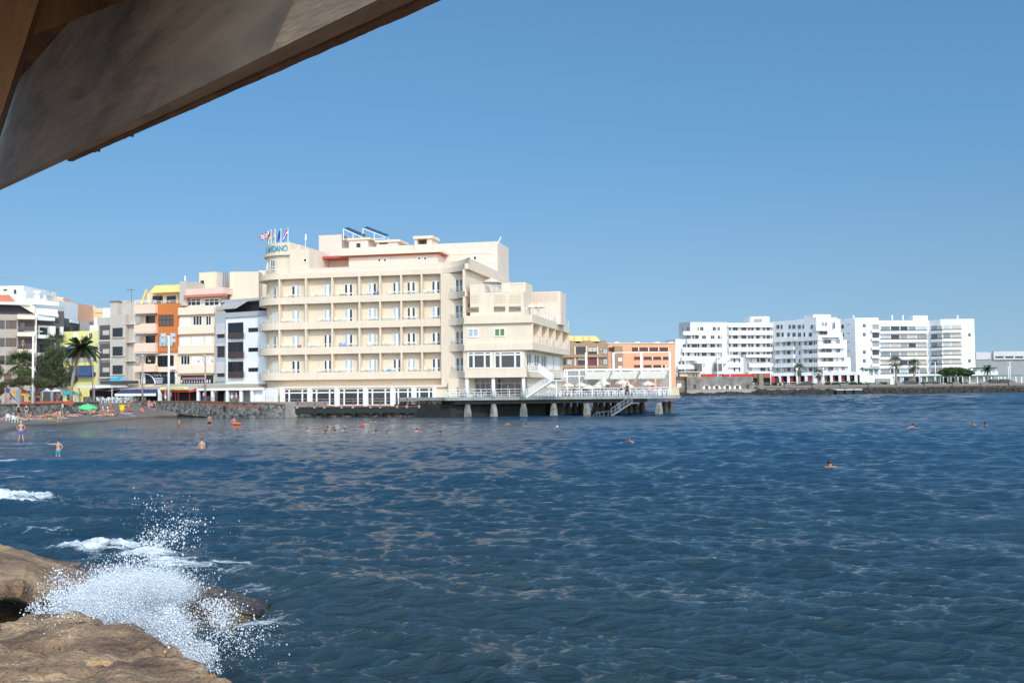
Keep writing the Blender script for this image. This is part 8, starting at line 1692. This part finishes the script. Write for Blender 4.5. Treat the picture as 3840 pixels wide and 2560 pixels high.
# waders and bathers further out
def wade(pose_k, sx, sy, sink, rz, label, **k): p = onz(sx, sy, 0); return person(pose_k, (p.x, p.y, -sink), R(rz), label, **k)
wade('walk', 671, 1600, .75, 150, 'tanned man wading bent forward in the tan shallows', clothes=[('trunks', 'black')], skin=1)
wade('stand', 785, 1595, .45, 20, 'man in black shorts standing in the water before the grey wall', clothes=[('shorts', 'black')], skin=1, hair=0)
wade('hips', 877, 1592, .8, 40, 'bather standing beside an orange float before the grey wall', clothes=[('trunks', 'red')], skin=2)
m = MB(); p = onz(884, 1590, .05); m.ball(p + Vector((.3, -.4, .08)), (.55, .3, .13), 10, 6); single(m, 'orange_float', mat('orange_float_plastic', (.75, .12, .01), .4, 0), 'bright orange inflatable float held by a bather before the grey wall', 'float', smooth=True)
wade('stand', 757, 1681, 1.0, 170, 'bather with bare back standing chest deep, left of the group of four', clothes=[('trunks', 'navy')], skin=0, hair=1); wade('swim', 768, 1679, .1, -60, 'dark haired bather held close by the bare backed one', skin=1)
wade('swim', 826, 1660, -.02, -110, 'bather diving forward with raised shoulders', skin=2, hair=1); wade('swim', 881, 1660, .05, -70, 'single head of a bather right of the diving one', skin=0)
SW = [(1221, 1622, 'lower left head of the cluster of bathers off the hotel', 1), (1231, 1610, 'upper left head of the cluster of bathers off the hotel', 0), (1252, 1612, 'upper right head of the cluster of bathers off the hotel', 1), (1259, 1622, 'dark lower right head of the cluster of bathers off the hotel', 1), (1297, 1616, 'head of a bather right of the cluster off the hotel', 0), (1148, 1617, 'lone head left of the cluster of bathers off the hotel', 0), (1400, 1582, 'bather close under the hotel walkway', 2), (1413, 1624, 'left bather of the pair in midwater before the hotel', 0), (1448, 1624, 'right low swimmer of the pair in midwater before the hotel', 1), (1564, 1617, 'swimmer stretched out before the middle of the hotel', 2), (1657, 1628, 'reddish head of a bather right of the stretched swimmer', 2), (1895, 1591, 'dark haired swimmer off the wing of the hotel', 1), (1973, 1598, 'head of a swimmer below the pier', 0), (2092, 1608, 'swimmer with pale cap where the reflection ends', 0), (2353, 1657, 'lone swimmer in open blue water below the pier end', 2), (3107, 1750, 'nearest swimmer alone far out on the right', 1), (3425, 1602, 'left of the three distant swimmers by the right edge', 2), (3641, 1596, 'middle of the three distant swimmers by the right edge', 0), (3693, 1596, 'right of the three distant swimmers by the right edge', 2), (2207, 1563, 'swimmer beside the foot of the pier stair', 2)]
for i, (x, y, lb, sk) in enumerate(SW):
    p = onz(x, y, 0); s = 1.0 if i < 14 else 1.15; person('swim', (p.x, p.y - .2, .04), R([0, 40, -50, 170, 90, -80][i % 6]), lb, [], sk, 3 if 'cap' in lb else [0, 0, 1][i % 3], s, 'swimmers in the bay')
m = MB(); p = onz(1361, 1596, .1); m.ball(p, .22, 10, 8); single(m, 'beach_ball', CL['red'], 'small red ball floating off the hotel', 'ball', smooth=True)
# ------------------------------------------------------------------ sunbathers
bg = 'people on the sand'
def sand(pose_k, Z, x, y, rz, label, clothes=(), **k):
    p = beach_at(*Z(x, y)); return person(pose_k, (p.x, p.y, p.z + (.02 if pose_k in ('lie', 'prop', 'sit') else 0)), R(rz), label, clothes, group=bg, **k)
sand('stand', ZB1, 600, 1060, 60, 'bald person in black dress standing with arms forward beside the left bin', [('dress', 'black')], hair=2); sand('stand', ZB1, 860, 1080, 10, 'woman in black top and pale shorts before the dark wall end', [('shirt', 'black'), ('shorts', 'grey')], style='long', hair=1)
sand('walk', ZB1, 1940, 1270, 175, 'woman in pale bikini walking down to the water', [('trunks', 'grey')], style='long', hair=1)
sand('stand', ZB2, 305, 980, 90, 'woman in white top and long denim skirt by the beach wall', [('shirt', 'white'), ('dress', 'denim')], hair=0, style='long'); sand('stand', ZB2, 385, 960, -60, 'person in pink top just right of the denim skirt', [('shirt', 'pink'), ('shorts', 'black')], hair=1); sand('walk', ZB2, 460, 960, -120, 'person carrying yellow things next to the pink top', [('shirt', 'yellow')], hair=1)
sand('hips', ZB2, 790, 920, 20, 'bare chested man in black shorts left of the green parasol', [('shorts', 'black')], skin=2, hair=1); sand('stand', ZB2, 1865, 920, -30, 'tall tanned sunbather standing right of the green parasol', [('trunks', 'red')], skin=1, hair=1)
sand('stand', ZB3, 1245, 1090, 10, 'person in pink swim shorts on the sand slope', [('shorts', 'pink')], skin=2); sand('stand', ZB3, 1320, 1100, 20, 'small figure in grey beside the pink shorts', [('shirt', 'grey'), ('shorts', 'navy')], sc=.8); sand('stand', ZB3, 1400, 1120, -20, 'woman in dark navy dress on the sand slope', [('dress', 'navy')], style='long')
sand('sit', ZB3, 1030, 1155, 30, 'person in red top sitting alone on the sand', [('shirt', 'red')], hair=0); sand('stand', ZB3, 645, 1150, 60, 'tanned person standing right of the right bin', [('trunks', 'orange')], skin=1, hair=0); sand('sit', ZB3, 725, 1150, -40, 'tanned person sitting right of the right bin', [('trunks', 'navy')], skin=1, hair=0)
g = random.Random(21)
SIT = [('sit', ZB1, 1180, 1000, 'yellow', 'sitter in yellow top by the dark wall', 'shirt'), ('lie', ZB1, 1330, 1080, 'green', 'sunbather in green lying near the yellow top', 'trunks'), ('sit', ZB1, 1540, 1120, 'red', 'red skinned sitter, first of the middle row', 'trunks'), ('sit', ZB1, 1760, 1120, 'black', 'sitter hugging knees, second of the middle row', 'trunks'), ('lie', ZB1, 1620, 1160, 'white', 'sunbather on white towel in front of the middle row', 'trunks'), ('lie', ZB1, 1150, 1180, 'red', 'sunbather on long red towel left of centre', 'trunks'), ('prop', ZB1, 930, 1120, 'pink', 'sunbather propped up above the red towel', 'trunks'), ('lie', ZB1, 820, 1200, 'white', 'pale sunbather nearest the water at the left', 'trunks'), ('prop', ZB1, 470, 1120, 'blue', 'person reclining under the pale blue deckchair cloth', 'trunks'), ('sit', ZB1, 300, 1130, 'grey', 'person seated on a folding chair at the left', 'shirt'), ('prop', ZB1, 200, 1000, 'white', 'reclining figure behind the folding chair', 'trunks'), ('sit', ZB1, 120, 880, 'pink', 'sitter with pink towel by the left bush', 'shirt'), ('prop', ZB1, 60, 1180, 'red', 'reclining figure cut by the left edge', 'trunks'),
       ('sit', ZB2, 60, 1090, 'black', 'sitter left of the walking woman', 'trunks'), ('prop', ZB2, 400, 1060, 'blue', 'tanned sunbather leaning on one arm, blue towel', 'trunks'), ('lie', ZB2, 570, 1030, 'green', 'sunbather on green towel below the wall', 'trunks'), ('lie', ZB2, 770, 1020, 'blue', 'sunbather in light blue trunks left of the green parasol', 'trunks'), ('prop', ZB2, 670, 950, 'orange', 'small reclining figure by the wall, left of the man in black shorts', 'trunks'), ('lie', ZB2, 1120, 940, 'red', 'row sunbather directly under the green parasol', 'trunks'), ('sit', ZB2, 1310, 1000, 'black', 'dark tanned sitter right of the green parasol', 'trunks'), ('lie', ZB2, 1500, 1030, 'white', 'sunbather lying right of the dark tanned sitter', 'trunks'), ('sit', ZB2, 1620, 960, 'grey', 'sitter in pale hat, left of two hats', 'shirt'), ('sit', ZB2, 1780, 960, 'red', 'sitter in white hat, right of two hats', 'trunks'), ('lie', ZB2, 1760, 1050, 'navy', 'sunbather in front of the two hats', 'trunks'), ('lie', ZB3, 220, 1220, 'pink', 'pink sunbather nearest the water, left of the right bin', 'trunks'), ('prop', ZB3, 110, 1150, 'yellow', 'reclining figure left of the right bin', 'trunks'), ('lie', ZB3, 620, 1200, 'blue', 'low sunbather below the right bin', 'trunks')]
SIT += [('lie', ZB1, 1440, 1060, 'pink', 'back row sunbather between the yellow top and the middle row', 'trunks'), ('prop', ZB1, 1680, 1050, 'blue', 'back row sunbather leaning behind the middle row', 'trunks'), ('sit', ZB1, 1850, 1070, 'yellow', 'sitter just left of the woman walking to the water', 'trunks'), ('lie', ZB1, 1290, 1140, 'orange', 'tanned sunbather right end of the long red towel', 'trunks'), ('sit', ZB1, 1000, 1080, 'white', 'sitter with white bag before the dark wall end', 'shirt'), ('lie', ZB1, 620, 1140, 'grey', 'sunbather right of the folding chairs', 'trunks'), ('sit', ZB1, 440, 1180, 'red', 'person sitting by the right folding chair', 'trunks'), ('sit', ZB1, 60, 1000, 'navy', 'dark clothed sitter at the foot of the left bush', 'shirt'), ('lie', ZB1, 180, 830, 'white', 'sunbather under white cloth by the left wall', 'trunks'),
        ('lie', ZB2, 200, 1100, 'white', 'sunbather lying behind the legs of the walking woman', 'trunks'), ('prop', ZB2, 930, 960, 'white', 'sunbather with cream bag under the left edge of the green parasol', 'trunks'), ('prop', ZB2, 1220, 940, 'red', 'leaning sunbather right of the green parasol pole', 'trunks'), ('lie', ZB2, 1450, 950, 'orange', 'sunbather on orange towel behind the dark tanned sitter', 'trunks'), ('prop', ZB2, 1680, 1020, 'black', 'sunbather in front of the pale hat', 'trunks'), ('lie', ZB2, 1880, 1010, 'pink', 'sunbather at the feet of the tall tanned one', 'trunks'), ('sit', ZB2, 500, 940, 'green', 'sitter in green against the wall, behind the green towel', 'shirt'), ('lie', ZB3, 60, 1210, 'grey', 'sunbather left of the pink one by the water', 'trunks'), ('sit', ZB3, 560, 1170, 'navy', 'sitter in dark shirt just right of the right bin', 'shirt')]
for i, (pk, Z, x, y, cc, lb, kd) in enumerate(SIT):
    rz = g.choice([0, 20, -30, 160, 180, 200]) if pk in ('lie', 'prop') else g.uniform(-60, 60)
    sand(pk, Z, x, y, rz, lb, [(kd, cc)], skin=g.choice([0, 1, 2, 2]), hair=3 if 'hat' in lb else g.choice([0, 0, 1, 2]))
    if i % 2 == 0 or 'towel' in lb: n, mm = TM[i % len(TM)]; towel(i, *Z(x + 20, y + 6), mm, '%s towel under the %s' % (n.replace('_', ' '), ' '.join(lb.split()[:7])), rz=R(g.uniform(-20, 20)))
# folding chairs at the left edge
for i, (x, y, nm) in enumerate(((300, 1200, 'left'), (490, 1260, 'right, with pale blue cloth'))):
    p = beach_at(*ZB1(x, y)); dup(wchair, p, R(160), 1.0, 'low beach chair at the left edge of the sand, %s' % nm, 'beach chairs')
# promenade strollers
def prom(pose_k, Z, x, Y, rz, label, clothes, **k): q = G(Z(x, 0)[0], Y, PZ + .005); return person(pose_k, q, R(rz), label, clothes, group='people on the promenade', **k)
prom('walk', ZR, 945, 158.2, 80, 'woman in pink top and white skirt walking past the red cafe', [('shirt', 'pink'), ('dress', 'white')], hair=2); prom('stand', ZR, 1080, 158.5, 0, 'person in green leaning by the floodlight mast', [('shirt', 'green'), ('shorts', 'teal')]); prom('stand', ZR, 2090, 155.6, 30, 'person in white shirt beside parked bicycles', [('shirt', 'white'), ('shorts', 'black')], hair=1)
prom('chair', Z2, 898, 152.5, 170, 'seated man in white shirt on the cafe terrace', [('shirt', 'white')], hair=2); prom('chair', Z2, 936, 152.3, 170, 'seated man in grey shirt on the cafe terrace', [('shirt', 'grey')], hair=2)
prom('walk', ZB2, 130, 150.5, 90, 'person in blue shirt walking above the beach wall', [('shirt', 'blue'), ('shorts', 'red')], hair=1); prom('stand', ZB2, 265, 150, 0, 'woman in black with white cap behind the beach wall', [('dress', 'black')], hair=3, skin=2); prom('stand', ZB2, 740, 156.8, 0, 'person in white dress between palm trunk and bar', [('dress', 'white')], hair=0); prom('walk', ZB2, 890, 157, 60, 'person in orange top and yellow skirt left of the bar', [('shirt', 'orange'), ('dress', 'yellow')]); prom('stand', ZB2, 490, 154, 0, 'person in grey before the turquoise parasol', [('shirt', 'grey'), ('shorts', 'navy')])
prom('stand', ZB1, 340, 147, 0, 'child watching beside the blue slide', [('shirt', 'red')], sc=.8); prom('chair', ZB1, 240, 143.8, 0, 'person in grey sitting on the wall left of the grey board', [('shirt', 'grey')], hair=2)
q = atY(*ZT(558, 450), 171.5); person('walk', (q.x, q.y, q.z - .2), R(80), 'bare chested man in green trousers on the taupe house balcony', [('shorts', 'green')], skin=2, hair=2)
# on the pier
TP = 'people on the pier terrace'
for i, (x, Y, cc, lb) in enumerate(((2142, 142.9, 'navy', 'seated guest in navy left of the folded white cloth'), (2153, 142.6, 'black', 'seated guest in black beside the one in navy'), (2188, 142.7, 'red', 'seated guest in red, left one'), (2200, 142.5, 'pink', 'seated guest in pink beside the one in red'), (2420, 142.6, 'orange', 'seated guest in orange right of the stair gap'), (2436, 142.9, 'white', 'seated guest in white right of the one in orange'), (2448, 142.6, 'pink', 'seated guest in pink near the right end of the railing'), (1716, 143.2, 'red', 'seated guest in red under the left part of the hotel wing'), (1905, 143, 'red', 'seated guest in red between the middle and right columns'), (2107, 144.5, 'grey', 'seated guest in grey behind the white stair foot'), (2330, 143.6, 'black', 'seated guest in black under the low parasol'))):
    person('chair', dp(x, Y, DZ), R(g.uniform(-80, 80)), lb, [('shirt', cc)], skin=g.choice([0, 1, 2]), hair=g.choice([0, 1, 2]), group=TP)
person('stand', dp(2352, 141.5), R(150), 'dark clothed person standing at the gap above the water stair', [('shirt', 'black'), ('shorts', 'black')], skin=1, group=TP)
r = thing('folded_parasol', 'white folded cloth parasol on a thin dark pole at the pier railing', 'parasol', dp(2260, 140.6)); m = MB(); pq = dp(2260, 140.6); m.tube([pq + Vector((0, 0, -.3)), pq + Vector((0, 0, 2.6))], .035, 8); part(m, 'pole', darkf, r)
m = MB(); m.tube([pq + Vector((0, 0, 1.0)), pq + Vector((.1, 0, 1.5)), pq + Vector((.15, 0, 2.2)), pq + Vector((.2, 0, 2.65))], [.1, .36, .42, .15], 10); part(m, 'cloth', CL['white'], r, True)
q = atY(*ZV(790, 550), 355); person('stand', (q.x, q.y, 2.46), R(0), 'distant person in white above the harbour wall', [('shirt', 'white'), ('shorts', 'white')], sc=1.1, hair=1); q = atY(*ZV(690, 550), 356); person('stand', (q.x, q.y, 2.46), R(0), 'distant person in pale pink left of the one in white', [('shirt', 'pink')], sc=1.1)
# cafe tables on the sand edge and promenade
sc_ = 0
for i, (x, Y) in enumerate(((430, 160), (446, 161), (462, 160.5), (480, 162), (497, 161.3), (408, 160.5), (388, 159.5))):
    q = G(x, Y, PZ + .005); dup(wtable, q, .3 * i, 1, 'white cafe table on the promenade edge, %s from the left' % ORD[i], 'cafe tables above the sand')
    for s, sd in ((-1, 'left'), (1, 'right')): dup(wchair, q + Vector((s * .65, .1 * s, 0)), s * -1.4, 1, 'white chair %s of the %s cafe table on the promenade edge' % (sd, ORD[i]), 'cafe chairs above the sand')
# bicycles by the cafe
for i, x in enumerate((2040, 2180, 2240)):
    q = G(ZR(x, 0)[0], 155.2 + .3 * i, PZ); r = thing('bicycle', 'bicycle parked by the red cafe corner, %s of three' % ('leftmost', 'middle', 'rightmost')[i], 'bicycle', q, 'bicycles by the red cafe'); 
    for s in (-.5, .5):
        m = MB(); c = [q + Vector((s + .33 * math.cos(t), 0, .34 + .33 * math.sin(t))) for t in np.linspace(0, 2 * math.pi, 17)]
        for a_, b_ in zip(c[:-1], c[1:]): m.bar(a_, b_, .03)
        part(m, 'wheel', MATS['tyre_rubber'], r)
    m = MB(); k = [q + Vector(v) for v in ((-.5, 0, .34), (-.15, 0, .34), (.35, 0, .8), (-.25, 0, .8))]; m.bar(k[0], k[1], .03); m.bar(k[1], k[2], .03); m.bar(k[2], k[3], .03); m.bar(k[3], k[0], .03); m.bar(k[3], k[1], .03); m.bar(k[2], q + Vector((.5, 0, .34)), .03); part(m, 'frame', [CL['blue'], CL['red'], CL['grey']][i], r)
    m = MB(); m.bar(q + Vector((-.25, 0, .8)), q + Vector((-.28, 0, .95)), .03); m.box(q.x - .4, q.x - .16, q.y - .06, q.y + .06, q.z + .94, q.z + 1.0); part(m, 'saddle', darkf, r); m = MB(); m.bar(q + Vector((.34, -.25, 1.0)), q + Vector((.34, .25, 1.0)), .03); part(m, 'handlebar', darkf, r)

# towels and small things hung out on the hotel balconies
strp = mat('towel_striped_blue', (.25, .35, .55))
for li, (u_px, w_, h_, mt, lb) in enumerate(((1270, 1.3, .62, strp, 'blue and white towel hung over the second lowest hotel balcony row'), (1115, .6, .45, CL['red'], 'small red cloth on the second lowest hotel balcony row, first bay'), (1400, .8, .5, CL['blue'], 'blue towel on the top hotel balcony row, fourth bay'), (1420, .4, .5, CL['red'], 'red towel beside the blue one on the top hotel balcony row'), (1272, .7, .4, CL['green'], 'bright green float on the top hotel balcony row, third bay'), (1449, .6, .5, mat('light_blue_cloth', (.15, .4, .62), .8), 'light blue round cloth on the lowest hotel balcony row'))):
    k = [2, 2, 0, 0, 0, 3][li]; u = hf.U(u_px, 1250, -.3); z = BANDS[k][0]; m = MB(); n_ = 8
    for i in range(n_): a, b = u + w_ * i / n_, u + w_ * (i + 1) / n_; hf.box(m, a, b, z - .25, z + h_ * (.8 + .2 * math.sin(i * 1.3)), -.34 - .03 * (i % 2), -.28 - .03 * (i % 2))
    single(m, 'towel', mt, lb, 'towel', 'towels on the hotel balconies')
